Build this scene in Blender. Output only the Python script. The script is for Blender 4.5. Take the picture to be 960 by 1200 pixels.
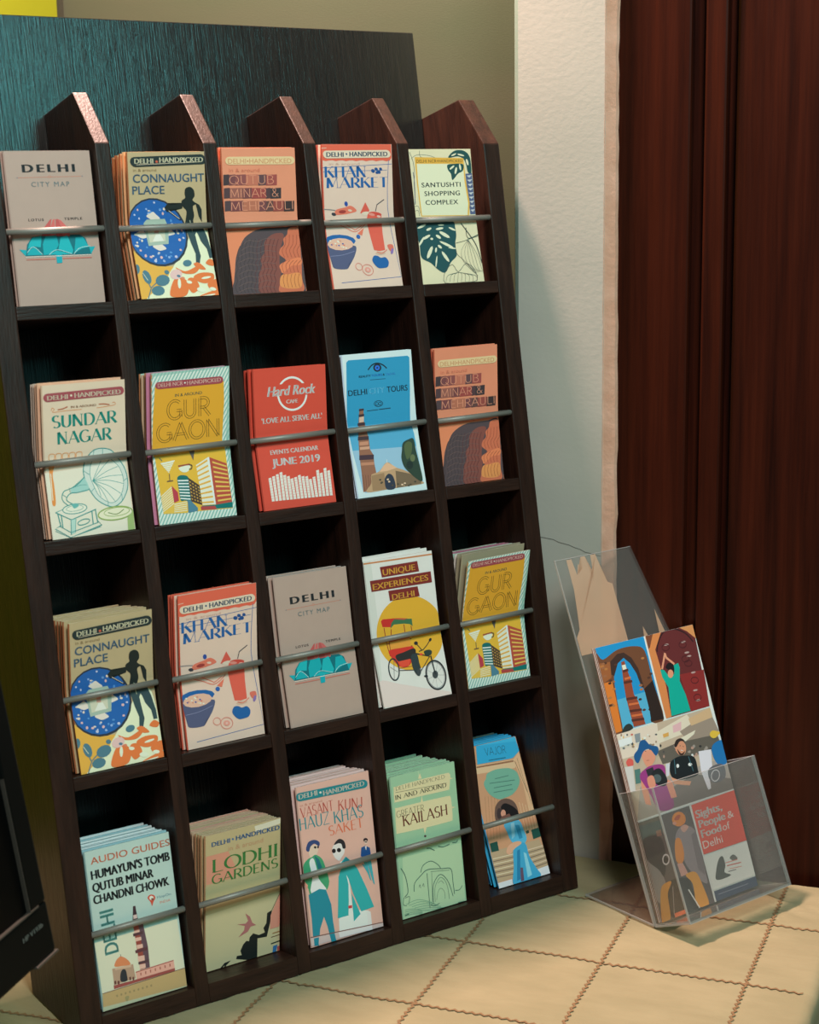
import bpy, bmesh, math, random
from mathutils import Vector, Matrix

# ------------------------------------------------------------------ fresh scene, camera, light
for _o in list(bpy.data.objects):
    bpy.data.objects.remove(_o, do_unlink=True)
scene = bpy.context.scene
COL = scene.collection
V = Vector
TABLE_Z = 0.75
CAM = V((0, 0, 1.5316))

cd = bpy.data.cameras.new('camera'); cam = bpy.data.objects.new('camera', cd); COL.objects.link(cam)
cd.sensor_fit = 'HORIZONTAL'; cd.sensor_width = 36; cd.lens = 75.0; cd.clip_start = .05; cd.clip_end = 30
PITCH, ROLL = .1902, -.0142
fw = V((0, math.cos(PITCH), -math.sin(PITCH))); r0 = V((1, 0, 0)); u0 = V((0, math.sin(PITCH), math.cos(PITCH)))
cr = r0*math.cos(ROLL) + u0*math.sin(ROLL); cu = u0*math.cos(ROLL) - r0*math.sin(ROLL)
cam.matrix_world = Matrix(((cr.x, cu.x, -fw.x, CAM.x), (cr.y, cu.y, -fw.y, CAM.y), (cr.z, cu.z, -fw.z, CAM.z), (0, 0, 0, 1)))
scene.camera = cam
cd.dof.use_dof = True; cd.dof.focus_distance = 1.80; cd.dof.aperture_fstop = 11

scene.view_settings.view_transform = 'Standard'
scene.view_settings.look = 'None'
scene.view_settings.gamma = 1
scene.view_settings.use_curve_mapping = False
scene.view_settings.exposure = 0.0

world = bpy.data.worlds.new('room_light'); scene.world = world; world.use_nodes = True
wb_ = world.node_tree.nodes['Background']
wb_.inputs[0].default_value = (0.55, 0.85, 0.8) + (1,); wb_.inputs[1].default_value = 0.06

def area(name, loc, target, size, power, color, spread=math.pi):
    l = bpy.data.lights.new(name, 'AREA'); l.shape = 'RECTANGLE'; l.size = size[0]; l.size_y = size[1]
    l.energy = power; l.color = color; l.spread = spread
    o = bpy.data.objects.new(name, l); COL.objects.link(o); o.location = loc
    o.rotation_euler = (V(target)-V(loc)).to_track_quat('-Z', 'Y').to_euler()
    return o
# greenish daylight from a window high on the right, an added unseen fill above the camera for the leaflets, a warm lamp above the back of the table
area('window_daylight', (1.30, .10, 2.60), (-.05, 1.7, 1.15), (.42, .42), 12, (.22, 1.0, 1.0))
area('leaflet_fill', (.40, .05, 2.82), (0, 1.7, 1.1), (.5, .5), 38, (.96, .98, .91))
area('back_lamp', (-.22, 1.965, 2.40), (-.1, 1.75, .8), (.11, .11), 52, (1.0, .64, .53))

# ------------------------------------------------------------------ materials
def lin(c):
    c = c/255.0
    return c/12.92 if c <= .04045 else ((c+.055)/1.055)**2.4
def rgb(hx, k=1.0):
    k = k if isinstance(k, tuple) else (k, k, k)
    return tuple(min(.92, lin(int(hx[2*i:2*i+2], 16))*k[i]) for i in range(3)) + (1,)
def new_mat(name):
    m = bpy.data.materials.new(name); m.use_nodes = True
    return m, m.node_tree.nodes, m.node_tree.links, m.node_tree.nodes['Principled BSDF']
_flat = {}
INK = (1.62, 1.34, 1.42)
def ink(hx, rough=.5):
    key = (hx, rough)
    if key not in _flat:
        m, n, l, b = new_mat('printed_' + hx)
        b.inputs['Base Color'].default_value = rgb(hx, INK); b.inputs['Roughness'].default_value = rough
        b.inputs['Specular IOR Level'].default_value = .35
        _flat[key] = m
    return _flat[key]
def paper(hx):
    key = ('paper', hx)
    if key not in _flat:
        m, n, l, b = new_mat('paper_' + hx)
        tc = n.new('ShaderNodeTexCoord'); nz = n.new('ShaderNodeTexNoise'); nz.inputs['Scale'].default_value = 60
        nz.inputs['Detail'].default_value = 4
        l.new(tc.outputs['Object'], nz.inputs['Vector'])
        mx = n.new('ShaderNodeMix'); mx.data_type = 'RGBA'; c = rgb(hx, INK)
        mx.inputs[6].default_value = tuple(x*.95 for x in c[:3]) + (1,); mx.inputs[7].default_value = tuple(min(.95, x*1.04) for x in c[:3]) + (1,)
        l.new(nz.outputs['Fac'], mx.inputs[0]); l.new(mx.outputs[2], b.inputs['Base Color'])
        b.inputs['Roughness'].default_value = .5; b.inputs['Specular IOR Level'].default_value = .35
        _flat[key] = m
    return _flat[key]
def wood(name, dark, light, scale=(9, 9, 1.1), rough=(.3, .5), bump=.25, coat=0, fine=220, axis=None):
    """varnished wood; grain runs along the stretched object axis"""
    m, n, l, b = new_mat(name)
    tc = n.new('ShaderNodeTexCoord'); mp = n.new('ShaderNodeMapping'); mp.inputs['Scale'].default_value = scale
    l.new(tc.outputs['Object'], mp.inputs['Vector'])
    nz = n.new('ShaderNodeTexNoise'); nz.inputs['Scale'].default_value = 4; nz.inputs['Detail'].default_value = 8; nz.inputs['Roughness'].default_value = .65
    l.new(mp.outputs[0], nz.inputs['Vector'])
    f = n.new('ShaderNodeTexNoise'); f.inputs['Scale'].default_value = fine/ max(scale); f.inputs['Detail'].default_value = 3
    l.new(mp.outputs[0], f.inputs['Vector'])
    rp = n.new('ShaderNodeValToRGB'); rp.color_ramp.elements[0].position = .3; rp.color_ramp.elements[1].position = .72
    rp.color_ramp.elements[0].color = dark + (1,); rp.color_ramp.elements[1].color = light + (1,)
    l.new(nz.outputs['Fac'], rp.inputs[0]); l.new(rp.outputs[0], b.inputs['Base Color'])
    mr = n.new('ShaderNodeMapRange'); mr.inputs[3].default_value = rough[0]; mr.inputs[4].default_value = rough[1]
    l.new(f.outputs['Fac'], mr.inputs[0]); l.new(mr.outputs[0], b.inputs['Roughness'])
    ad = n.new('ShaderNodeMath'); ad.operation = 'ADD'; l.new(nz.outputs['Fac'], ad.inputs[0]); l.new(f.outputs['Fac'], ad.inputs[1])
    bp = n.new('ShaderNodeBump'); bp.inputs['Strength'].default_value = bump; bp.inputs['Distance'].default_value = .0012
    l.new(ad.outputs[0], bp.inputs['Height']); l.new(bp.outputs[0], b.inputs['Normal'])
    b.inputs['Coat Weight'].default_value = coat; b.inputs['Coat Roughness'].default_value = .25
    return m
def plaster(name, c0, c1, scale=6, bump=.3, rough=.85, fine=90, stretch=(1, 1, 1)):
    m, n, l, b = new_mat(name)
    tc = n.new('ShaderNodeTexCoord'); mp = n.new('ShaderNodeMapping'); mp.inputs['Scale'].default_value = stretch
    l.new(tc.outputs['Object'], mp.inputs['Vector'])
    nz = n.new('ShaderNodeTexNoise'); nz.inputs['Scale'].default_value = scale; nz.inputs['Detail'].default_value = 6
    f = n.new('ShaderNodeTexNoise'); f.inputs['Scale'].default_value = fine; f.inputs['Detail'].default_value = 5
    l.new(mp.outputs[0], nz.inputs['Vector']); l.new(mp.outputs[0], f.inputs['Vector'])
    mx = n.new('ShaderNodeMix'); mx.data_type = 'RGBA'; mx.inputs[6].default_value = c0 + (1,); mx.inputs[7].default_value = c1 + (1,)
    cr_ = n.new('ShaderNodeMapRange'); cr_.inputs[1].default_value = .35; cr_.inputs[2].default_value = .65
    l.new(nz.outputs['Fac'], cr_.inputs[0]); l.new(cr_.outputs[0], mx.inputs[0]); l.new(mx.outputs[2], b.inputs['Base Color'])
    bp = n.new('ShaderNodeBump'); bp.inputs['Strength'].default_value = bump; bp.inputs['Distance'].default_value = .002
    l.new(f.outputs['Fac'], bp.inputs['Height']); l.new(bp.outputs[0], b.inputs['Normal'])
    b.inputs['Roughness'].default_value = rough; b.inputs['Specular IOR Level'].default_value = .25
    return m
def plain(name, c, rough=.5, metal=0.0, spec=.5):
    m, n, l, b = new_mat(name)
    b.inputs['Base Color'].default_value = c + (1,); b.inputs['Roughness'].default_value = rough
    b.inputs['Metallic'].default_value = metal; b.inputs['Specular IOR Level'].default_value = spec
    return m
def clear_sheet(name, tint, haze, haze_col, rough=.06, ior=1.49):
    """thin clear acrylic: see-through, with a Fresnel gloss and a little surface haze"""
    m = bpy.data.materials.new(name); m.use_nodes = True; n = m.node_tree.nodes; l = m.node_tree.links; n.clear()
    out = n.new('ShaderNodeOutputMaterial'); tr = n.new('ShaderNodeBsdfTransparent'); tr.inputs[0].default_value = tint + (1,)
    gl = n.new('ShaderNodeBsdfGlossy'); gl.inputs[0].default_value = (1, 1, 1, 1); gl.inputs['Roughness'].default_value = rough
    df = n.new('ShaderNodeBsdfDiffuse'); df.inputs[0].default_value = haze_col + (1,)
    lw = n.new('ShaderNodeLayerWeight'); lw.inputs[0].default_value = .5
    pw_ = n.new('ShaderNodeMath'); pw_.operation = 'POWER'; pw_.inputs[1].default_value = 5; l.new(lw.outputs['Facing'], pw_.inputs[0])
    f0 = ((ior-1)/(ior+1))**2
    fr = n.new('ShaderNodeMapRange'); fr.inputs[3].default_value = f0; fr.inputs[4].default_value = .9; l.new(pw_.outputs[0], fr.inputs[0])
    m1 = n.new('ShaderNodeMixShader'); m1.inputs[0].default_value = haze; l.new(tr.outputs[0], m1.inputs[1]); l.new(df.outputs[0], m1.inputs[2])
    m2 = n.new('ShaderNodeMixShader'); l.new(fr.outputs[0], m2.inputs[0]); l.new(m1.outputs[0], m2.inputs[1]); l.new(gl.outputs[0], m2.inputs[2])
    l.new(m2.outputs[0], out.inputs[0])
    return m

# ------------------------------------------------------------------ mesh helpers
def link_mesh(name, bm, mats, parent=None, smooth=False, matrix=None):
    me = bpy.data.meshes.new(name); bmesh.ops.recalc_face_normals(bm, faces=bm.faces[:]); bm.to_mesh(me); bm.free()
    for m in (mats if isinstance(mats, (list, tuple)) else [mats]): me.materials.append(m)
    if smooth:
        for p in me.polygons: p.use_smooth = True
    o = bpy.data.objects.new(name, me); COL.objects.link(o)
    if parent is not None: o.parent = parent
    elif matrix is not None: o.matrix_world = matrix
    return o
def add_box(bm, x0, x1, y0, y1, z0, z1, bev=0.0, mi=0, M=None):
    vs = [bm.verts.new(p) for p in ((x0,y0,z0),(x1,y0,z0),(x1,y1,z0),(x0,y1,z0),(x0,y0,z1),(x1,y0,z1),(x1,y1,z1),(x0,y1,z1))]
    fs = [bm.faces.new([vs[i] for i in q]) for q in ((0,3,2,1),(4,5,6,7),(0,1,5,4),(1,2,6,5),(2,3,7,6),(3,0,4,7))]
    if bev:
        r = bmesh.ops.bevel(bm, geom=list({e for f in fs for e in f.edges}), offset=bev, segments=2, affect='EDGES', profile=.6)
        fs = list({f for f in r['faces']} | {f for f in fs if f.is_valid}); vs = list({v for f in fs for v in f.verts})
    for f in fs: f.material_index = mi
    if M is not None: bmesh.ops.transform(bm, matrix=M, verts=vs)
    return fs
def add_prism(bm, pts, x0, x1, bev=0.0, mi=0):
    """polygon pts (y,z) extruded along x"""
    a = [bm.verts.new((x0, y, z_)) for y, z_ in pts]; b = [bm.verts.new((x1, y, z_)) for y, z_ in pts]
    fs = [bm.faces.new(a), bm.faces.new(b[::-1])]
    for i in range(len(pts)):
        j = (i+1) % len(pts); fs.append(bm.faces.new((a[i], b[i], b[j], a[j])))
    if bev:
        r = bmesh.ops.bevel(bm, geom=list({e for f in fs for e in f.edges}), offset=bev, segments=2, affect='EDGES', profile=.6)
    for f in bm.faces: f.material_index = mi
def add_rod(bm, p, q, r, n=14, cap=True):
    p = V(p); q = V(q); d = (q-p).normalized(); a = d.orthogonal().normalized(); b = d.cross(a)
    ra = [bm.verts.new(p+(a*math.cos(2*math.pi*k/n)+b*math.sin(2*math.pi*k/n))*r) for k in range(n)]
    rb = [bm.verts.new(q+(a*math.cos(2*math.pi*k/n)+b*math.sin(2*math.pi*k/n))*r) for k in range(n)]
    for k in range(n):
        j = (k+1) % n; f = bm.faces.new((ra[k], ra[j], rb[j], rb[k])); f.smooth = True
    if cap: bm.faces.new(ra[::-1]); bm.faces.new(rb)
def tag(o, label=None, cat=None, group=None, kind=None):
    if label: o['label'] = label
    if cat: o['category'] = cat
    if group: o['group'] = group
    if kind: o['kind'] = kind
    return o
def empty(name, M):
    o = bpy.data.objects.new(name, None); COL.objects.link(o); o.matrix_world = M; o.empty_display_size = .05
    return o

# ------------------------------------------------------------------ the room
PHI = -.3732
WA = V((math.cos(PHI), math.sin(PHI), 0)); WB = V((-math.sin(PHI), math.cos(PHI), 0))     # along the wall / into the wall
PW = V((.2147, 1.898, 0))                                                            # a point of the pier face, at floor level
MW = Matrix(((WA.x, WB.x, 0, PW.x), (WA.y, WB.y, 0, PW.y), (0, 0, 1, 0), (0, 0, 0, 1)))   # local: x along wall, y into wall
CEIL = 2.9
m_pier = plaster('painted_plaster', (0.42, 0.41, 0.365), (0.48, 0.46, 0.41), 5, .10, .8, 150, (1, 1, 1.3))
m_edge = plaster('bare_plaster', (.62, .34, .24), (.74, .43, .32), 30, .5, .9, 160)
m_green = plaster('olive_wall', (0.048, 0.066, 0.038), (0.062, 0.07, 0.045), 3.2, .10, .85, 420, (.6, 1, 2.2))
m_yellow = plaster('yellow_wall', (0.145, 0.175, 0.005), (0.16, 0.19, 0.006), 5, .12, .6, 80)
m_white = plaster('white_ceiling', (.7, .7, .68), (.75, .75, .73), 4, .1)
m_floor = plaster('pale_floor', (.55, .52, .5), (.66, .63, .6), 3, .05, .4)
m_door = wood('door_wood', (.012, .0018, .0009), (.058, .0098, .0036), (16, 16, .5), (.34, .46), .08, .04, 300)
m_door.node_tree.nodes['Principled BSDF'].inputs['Specular IOR Level'].default_value = .14

bm = bmesh.new(); add_box(bm, -3, 3, -3, 4, -.05, 0)
tag(link_mesh('floor', bm, m_floor), kind='structure')
# pier beside the door, its front left arris rounded
bm = bmesh.new()
prof = [(-.1015, .3), (-.1015, .008), (-.0995, .0025), (-.095, 0), (.0039, 0), (.0039, .3)]
a = [bm.verts.new((x, y, 0)) for x, y in prof]; b = [bm.verts.new((x, y, CEIL)) for x, y in prof]
bm.faces.new(a); bm.faces.new(b[::-1])
for i in range(len(prof)):
    j = (i+1) % len(prof); bm.faces.new((a[i], b[i], b[j], a[j])).normal_update()
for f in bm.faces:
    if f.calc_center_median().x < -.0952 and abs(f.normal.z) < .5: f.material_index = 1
pier = tag(link_mesh('wall_right', bm, [m_pier, plaster('teal_lit_corner', (.17, .25, .21), (.20, .28, .24), 8, .1)], matrix=MW), kind='structure')  # teal light on the arris is put into the colour of these faces
# hairline crack across the pier
rng = random.Random(5)
bm = bmesh.new(); pts = []
for k in range(15):
    f = k/14; pts.append((-.085+.088*f, 1.128-.0135*f*f-.002*f+rng.uniform(-.0008, .0008)+.002*math.sin(f*6)))
for (xa, za), (xb, zb) in zip(pts, pts[1:]):
    bm.faces.new([bm.verts.new(p) for p in ((xa, -.0002, za-.0005), (xb, -.0002, zb-.0005), (xb, -.0002, zb+.0004), (xa, -.0002, za+.0004))])
link_mesh('plaster_crack', bm, plain('crack_dark', (.16, .15, .13), .9), pier)
# bare plaster edge, ragged against the door frame
bm = bmesh.new(); N = 150; cols = []
for k in range(N+1):
    z_ = CEIL*k/N; w = .0177+rng.uniform(-.0011, .0011)+.0012*math.sin(z_*7)
    cols.append([bm.verts.new(p) for p in ((.0030+rng.uniform(-.0004, .0004), -.0004, z_), (.0046, .0006, z_), (w-.002, .003, z_), (w, .0075, z_), (w, .04, z_))])
for c0, c1 in zip(cols, cols[1:]):
    for i in range(4): bm.faces.new((c0[i], c0[i+1], c1[i+1], c1[i]))
tag(link_mesh('trim_1', bm, m_edge, matrix=MW), kind='structure')
# door frame, moulding and door leaf
bm = bmesh.new()
for x0, x1, y0 in ((.010, .0956, .008), (.1098, .1336, .010)): add_box(bm, x0, x1, y0, .2, 0, 2.25, .0025)
add_box(bm, .0956, .1098, .024, .2, 0, 2.25); add_box(bm, .1336, .143, .030, .2, 0, 2.25)
tag(link_mesh('trim_2', bm, m_door, matrix=MW), kind='structure')
bm = bmesh.new(); add_box(bm, .143, 1.05, .014, .06, .005, 2.2, .003)
door = tag(link_mesh('door_1', bm, m_door, matrix=MW), kind='structure')
bm = bmesh.new(); add_box(bm, .010, 2.2, .012, .3, 2.2505, CEIL)
tag(link_mesh('wall_right_upper', bm, m_pier, matrix=MW), kind='structure')
bm = bmesh.new(); add_box(bm, 1.0505, 2.2, .012, .3, 0, 2.25)
tag(link_mesh('wall_right_far', bm, m_pier, matrix=MW), kind='structure')
# olive back wall set behind the pier, yellow wall at its left end
bm = bmesh.new(); add_box(bm, -.80, -.1, .2, .3, 0, CEIL)
tag(link_mesh('wall_back', bm, m_green, matrix=MW), kind='structure')
bm = bmesh.new(); add_box(bm, -.90, -.8008, -1.6, .3, 0, CEIL)
tag(link_mesh('wall_left', bm, m_yellow, matrix=MW), kind='structure')
bm = bmesh.new(); add_box(bm, -.8006, -.7965, .19, .2, 0, CEIL)
tag(link_mesh('trim_3', bm, plain('dark_joint', (.02, .022, .012), .7), matrix=MW), kind='structure')

# ------------------------------------------------------------------ table and its cloth
G0 = V((.0515, 1.6752)); Q = .1472                    # stitched squares of the cloth
MT = Matrix(((WA.x, WB.x, 0, G0.x), (WA.y, WB.y, 0, G0.y), (0, 0, 1, 0), (0, 0, 0, 1)))
AX1, AX0, BY1, BY0 = 2.435*Q, -4.8*Q, 1.775*Q, -4.6*Q  # table top extent in the cloth frame
table = empty('table', MT); tag(table, 'side table with dark wooden legs under the quilted tan cloth', 'table')
m_table = wood('table_wood', (.03, .012, .006), (.07, .03, .015), (2, 14, 14), (.35, .5), .15)
bm = bmesh.new(); add_box(bm, AX0+.004, AX1-.006, BY0+.004, BY1-.001, TABLE_Z-.034, TABLE_Z-.004, .004); link_mesh('table_top', bm, m_table, table)
for lx in (AX0+.05, AX1-.06):
    for ly in (BY0+.05, BY1-.06):
        bm = bmesh.new(); add_box(bm, lx-.022, lx+.022, ly-.022, ly+.022, 0, TABLE_Z-.034, .003); link_mesh('table_leg', bm, m_table, table)
bm = bmesh.new()
add_box(bm, AX0+.07, AX1-.08, BY0+.04, BY0+.06, TABLE_Z-.11, TABLE_Z-.034); add_box(bm, AX0+.07, AX1-.08, BY1-.07, BY1-.05, TABLE_Z-.11, TABLE_Z-.034)
link_mesh('apron', bm, m_table, table)

m_cloth = plaster('tan_quilted_cloth', (0.275, 0.245, 0.142), (0.315, 0.278, 0.165), 14, .5, .9, 46, (1, 2.6, 1))
def cloth_z(x, y):
    u = x/Q; v = y/Q
    du = abs(u-round(u)); dv = abs(v-round(v)); d = min(du, dv)
    z_ = TABLE_Z-.0002 - .0011*math.exp(-(d/.035)**2)
    z_ -= .0005*(1+math.sin(u*7.1+1.3*math.sin(v*5))*math.sin(v*6.3+u*2))
    ph = x*95+y*150+2.2*math.sin(x*31+y*12)+1.1*math.sin(y*70)
    z_ -= .0015*(1-abs(math.sin(ph*.5)))**2*(.5+.5*math.sin(x*17-y*23))
    return z_
bm = bmesh.new(); NX, NY = 250, 210; DROP = .24; RAD = .012
def edge(x, lim):                     # distance beyond the edge -> (position, drop): the cloth rolls over the table edge
    t = x-lim
    if t <= 0: return x, 0.0
    L_ = RAD*math.pi/2
    if t < L_: a_ = t/RAD; return lim+RAD*math.sin(a_), RAD*(1-math.cos(a_))
    return lim+RAD, RAD+(t-L_)
grid = []
for i in range(NX+1):
    row = []
    for j in range(NY+1):
        x = AX0+(AX1+DROP-AX0)*i/NX; y = BY0-DROP+(BY1-BY0+DROP)*j/NY
        ex, dx = edge(x, AX1-RAD*.4); ey, dy = edge(-y, -BY0-RAD*.4); ey = -ey
        zz = cloth_z(x, y)-max(dx, dy)
        fold = max(0, max(dx, dy)-.02)
        ex += .10*fold*math.sin(y*38) if dx > dy else 0; ey += -.08*fold*abs(math.sin(x*30)) if dy >= dx and dy > 0 else 0
        row.append(bm.verts.new((ex, ey, zz)))
    grid.append(row)
for i in range(NX):
    for j in range(NY): bm.faces.new((grid[i][j], grid[i+1][j], grid[i+1][j+1], grid[i][j+1]))
cloth = link_mesh('tablecloth', bm, m_cloth, smooth=True, matrix=MT)
tag(cloth, 'tan quilted cloth with brown stitched squares spread over the table', 'tablecloth')
# zigzag stitching
bm = bmesh.new()
def zig(fix, t0, t1, along_x):
    n = int((t1-t0)/.0044); w = .0014; amp = .0016; prev = None
    for k in range(n+1):
        t = t0+(t1-t0)*k/n; s = amp*(1 if k % 2 else -1)
        pr = [((t, fix+s-w), (t, fix+s+w)), ((fix+s-w, t), (fix+s+w, t))][0 if along_x else 1]
        c = [bm.verts.new((x, y, cloth_z(x, y)+.0011)) for x, y in pr]
        if prev: bm.faces.new((prev[0], c[0], c[1], prev[1]))
        prev = c
for j in range(-4, 2): zig(j*Q, AX0+.01, AX1-.008, True)
for i in range(-4, 3): zig(i*Q, BY0+.008, BY1-.006, False)
link_mesh('stitching', bm, plain('brown_thread', (0.22, 0.13, 0.06), .9), cloth)

# ------------------------------------------------------------------ display rack
YAW, LEAN = .6005, .1707
RO = V((-.0187, 1.6722, .76922))
MR = Matrix.Translation(RO) @ Matrix.Rotation(YAW, 4, 'Z') @ Matrix.Rotation(-LEAN, 4, 'X')   # local: x along rack, y depth, z up the front
PITCHX = .115
m_rack = wood('dark_stained_wood', (0.012, 0.0045, 0.003), (0.04, 0.0155, 0.0095), (26, 26, 3.0), (.33, .52), .3, .03, 500)
m_shelf = wood('dark_stained_shelf_wood', (0.012, 0.0045, 0.003), (0.04, 0.0155, 0.0095), (3.0, 26, 26), (.33, .52), .3, .03, 500)
m_panel = wood('dark_stained_plywood', (0.006, 0.006, 0.006), (0.02, 0.016, 0.014), (120, 20, 4.0), (.17, .27), .22, .0, 900)
m_rod = plain('grey_steel', (.26, .25, .225), .5, .35)
for m_ in (m_rack, m_shelf): m_.node_tree.nodes['Principled BSDF'].inputs['Specular IOR Level'].default_value = .30
rack = empty('display_rack', MR)
tag(rack, 'dark wooden leaflet rack of twenty slots leaning back on the table', 'display rack')
SHELF_T = {1: .6594, 2: .4411, 3: .2198}
YB = .109                                              # front of the back panel
tan = math.tan(LEAN)
def bottom(y): return -.0195 + y*tan                     # the foot is sawn level with the table
sect = [(0, bottom(0)), (0, .816), (.037, .872), (YB, .866), (YB, bottom(YB))]
sect_out = [(0, bottom(0)), (0, .816), (.037, .872), (YB, .866), (YB+.011, .866), (YB+.011, bottom(YB+.011))]
for k in range(1, 5):
    bm = bmesh.new(); x = (k-3)*PITCHX; add_prism(bm, sect, x-.0075, x+.0075, .0012); link_mesh('divider', bm, m_rack, rack)
for x0, x1 in ((-.3565, -.3350), (.2225, .2440)):
    bm = bmesh.new(); add_prism(bm, sect_out if x0 > 0 else sect_out, x0, x1, .0014); link_mesh('side_panel', bm, m_rack, rack)
bm = bmesh.new(); add_prism(bm, [(YB, bottom(YB)), (YB, .964), (YB+.011, .964), (YB+.011, bottom(YB+.011))], -.3348, .2223, .0008); link_mesh('back_panel', bm, m_panel, rack)
for j, t in SHELF_T.items():
    for k in range(5):
        bm = bmesh.new(); xa = (k-3)*PITCHX+.0076 if k else -.3349; xb = (k-2)*PITCHX-.0076 if k < 4 else .2224
        add_box(bm, xa, xb, .0004, YB-.0002, t-.0065, t+.0065, .0009); link_mesh('shelf', bm, m_shelf, rack)
for k in range(5):
    bm = bmesh.new(); xa = (k-3)*PITCHX+.0076 if k else -.3349; xb = (k-2)*PITCHX-.0076 if k < 4 else .2224
    add_prism(bm, [(.0004, bottom(.0004)), (.0004, -.0008), (YB-.0002, -.0008), (YB-.0002, min(bottom(YB), -.0010))], xa, xb, 0); link_mesh('base_board', bm, m_shelf, rack)
ROD_T = {1: .7353, 2: .5199, 3: .2989, 4: .0765}
for j, t in ROD_T.items():
    for k in range(5):
        bm = bmesh.new(); xa = (k-3)*PITCHX+.0072 if k else -.3352; xb = (k-2)*PITCHX-.0072 if k < 4 else .2228
        add_rod(bm, (xa, .0036, t-.0006), (xb, .0036, t+.0006), .0030); link_mesh('retaining_rod', bm, m_rod, rack)

# ------------------------------------------------------------------ lettering: stroke alphabets and the built-in font
def arc(cx, cy, rx, ry, a0, a1, n=9):
    return [(cx+rx*math.cos(math.radians(a0+(a1-a0)*k/n)), cy+ry*math.sin(math.radians(a0+(a1-a0)*k/n))) for k in range(n+1)]
def glyphs():
    g = {}
    g['A'] = (.78, [[(0, 0), (.39, 1)], [(.39, 1), (.78, 0)], [(.14, .34), (.64, .34)]])
    bowl = lambda x, y0, y1, r: [(x, y1)] + arc(x+r*.45, (y0+y1)/2, r*.55, (y1-y0)/2, 90, -90) + [(x, y0)]
    g['B'] = (.62, [[(.08, 0), (.08, 1)], bowl(.08, .52, 1, .48), bowl(.08, 0, .52, .54)])
    g['C'] = (.74, [arc(.42, .5, .40, .5, 48, 312, 16)])
    g['D'] = (.74, [[(.08, 0), (.08, 1)], [(.08, 1), (.28, 1)] + arc(.30, .5, .42, .5, 90, -90, 12) + [(.08, 0)]])
    g['E'] = (.56, [[(.08, 0), (.08, 1)], [(.08, 1), (.54, 1)], [(.08, .52), (.46, .52)], [(.08, 0), (.56, 0)]])
    g['G'] = (.80, [arc(.42, .5, .40, .5, 48, 330, 16), [(.76, .44), (.76, .08)], [(.52, .44), (.80, .44)]])
    g['H'] = (.74, [[(.08, 0), (.08, 1)], [(.66, 0), (.66, 1)], [(.08, .52), (.66, .52)]])
    g['I'] = (.20, [[(.10, 0), (.10, 1)]])
    g['J'] = (.46, [[(.38, 1), (.38, .24)] + arc(.20, .24, .18, .24, 0, -150, 8)])
    g['K'] = (.70, [[(.08, 0), (.08, 1)], [(.62, 1), (.10, .44)], [(.28, .60), (.70, 0)]])
    g['L'] = (.56, [[(.08, 0), (.08, 1)], [(.08, 0), (.56, 0)]])
    g['M'] = (.92, [[(.08, 0), (.12, 1)], [(.12, 1), (.46, .1)], [(.80, 1), (.46, .1)], [(.80, 1), (.86, 0)]])
    g['N'] = (.76, [[(.08, 0), (.08, 1)], [(.08, 1), (.68, 0)], [(.68, 0), (.68, 1)]])
    g['O'] = (.82, [arc(.41, .5, .41, .5, 90, 450, 20)])
    g['P'] = (.60, [[(.08, 0), (.08, 1)], bowl(.08, .46, 1, .52)])
    g['Q'] = (.86, [arc(.41, .5, .41, .5, 90, 450, 20), [(.50, .28), (.82, -.06)]])
    g['R'] = (.66, [[(.08, 0), (.08, 1)], bowl(.08, .48, 1, .50), [(.30, .48), (.66, 0)]])
    g['S'] = (.56, [arc(.29, .745, .24, .255, 40, 270, 10) + arc(.29, .245, .25, .245, 90, -140, 10)])
    g['T'] = (.64, [[(.32, 0), (.32, 1)], [(0, 1), (.64, 1)]])
    g['U'] = (.72, [[(.08, 1), (.08, .32)] + arc(.36, .30, .28, .30, 180, 360, 10) + [(.64, 1)]])
    g['V'] = (.74, [[(0, 1), (.37, 0)], [(.74, 1), (.37, 0)]])
    g['X'] = (.70, [[(0, 1), (.70, 0)], [(.70, 1), (0, 0)]])
    g['Z'] = (.62, [[(.02, 1), (.62, 1)], [(.62, 1), (0, 0)], [(0, 0), (.64, 0)]])
    g['&'] = (.74, [[(.72, .40), (.40, 0), (.12, .08), (.06, .28), (.46, .70), (.44, .94), (.26, 1), (.14, .86), (.20, .68), (.72, 0)]])
    g['•'] = (.26, [[(.08, .45), (.18, .55)]])
    g[' '] = (.30, [])
    return g
GL = glyphs()
def stroke_polys(pts, width):
    """polyline with a width function -> quads"""
    out = []; n = len(pts); L = []; R = []
    for i in range(n):
        a = pts[max(0, i-1)]; b = pts[min(n-1, i+1)]
        tx, ty = b[0]-a[0], b[1]-a[1]; d = math.hypot(tx, ty) or 1; tx /= d; ty /= d
        w = width(tx, ty, i/(n-1))/2
        L.append((pts[i][0]-ty*w, pts[i][1]+tx*w)); R.append((pts[i][0]+ty*w, pts[i][1]-tx*w))
    for i in range(n-1): out.append([R[i], R[i+1], L[i+1], L[i]])
    return out
STY = {'serif': (.15, .055, 1), 'thinserif': (.085, .045, 1), 'didone': (.20, .025, 1), 'tallserif': (.13, .045, 0), 'deco': (.062, .062, 0), 'inlineserif': (.20, .045, 1)}
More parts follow.
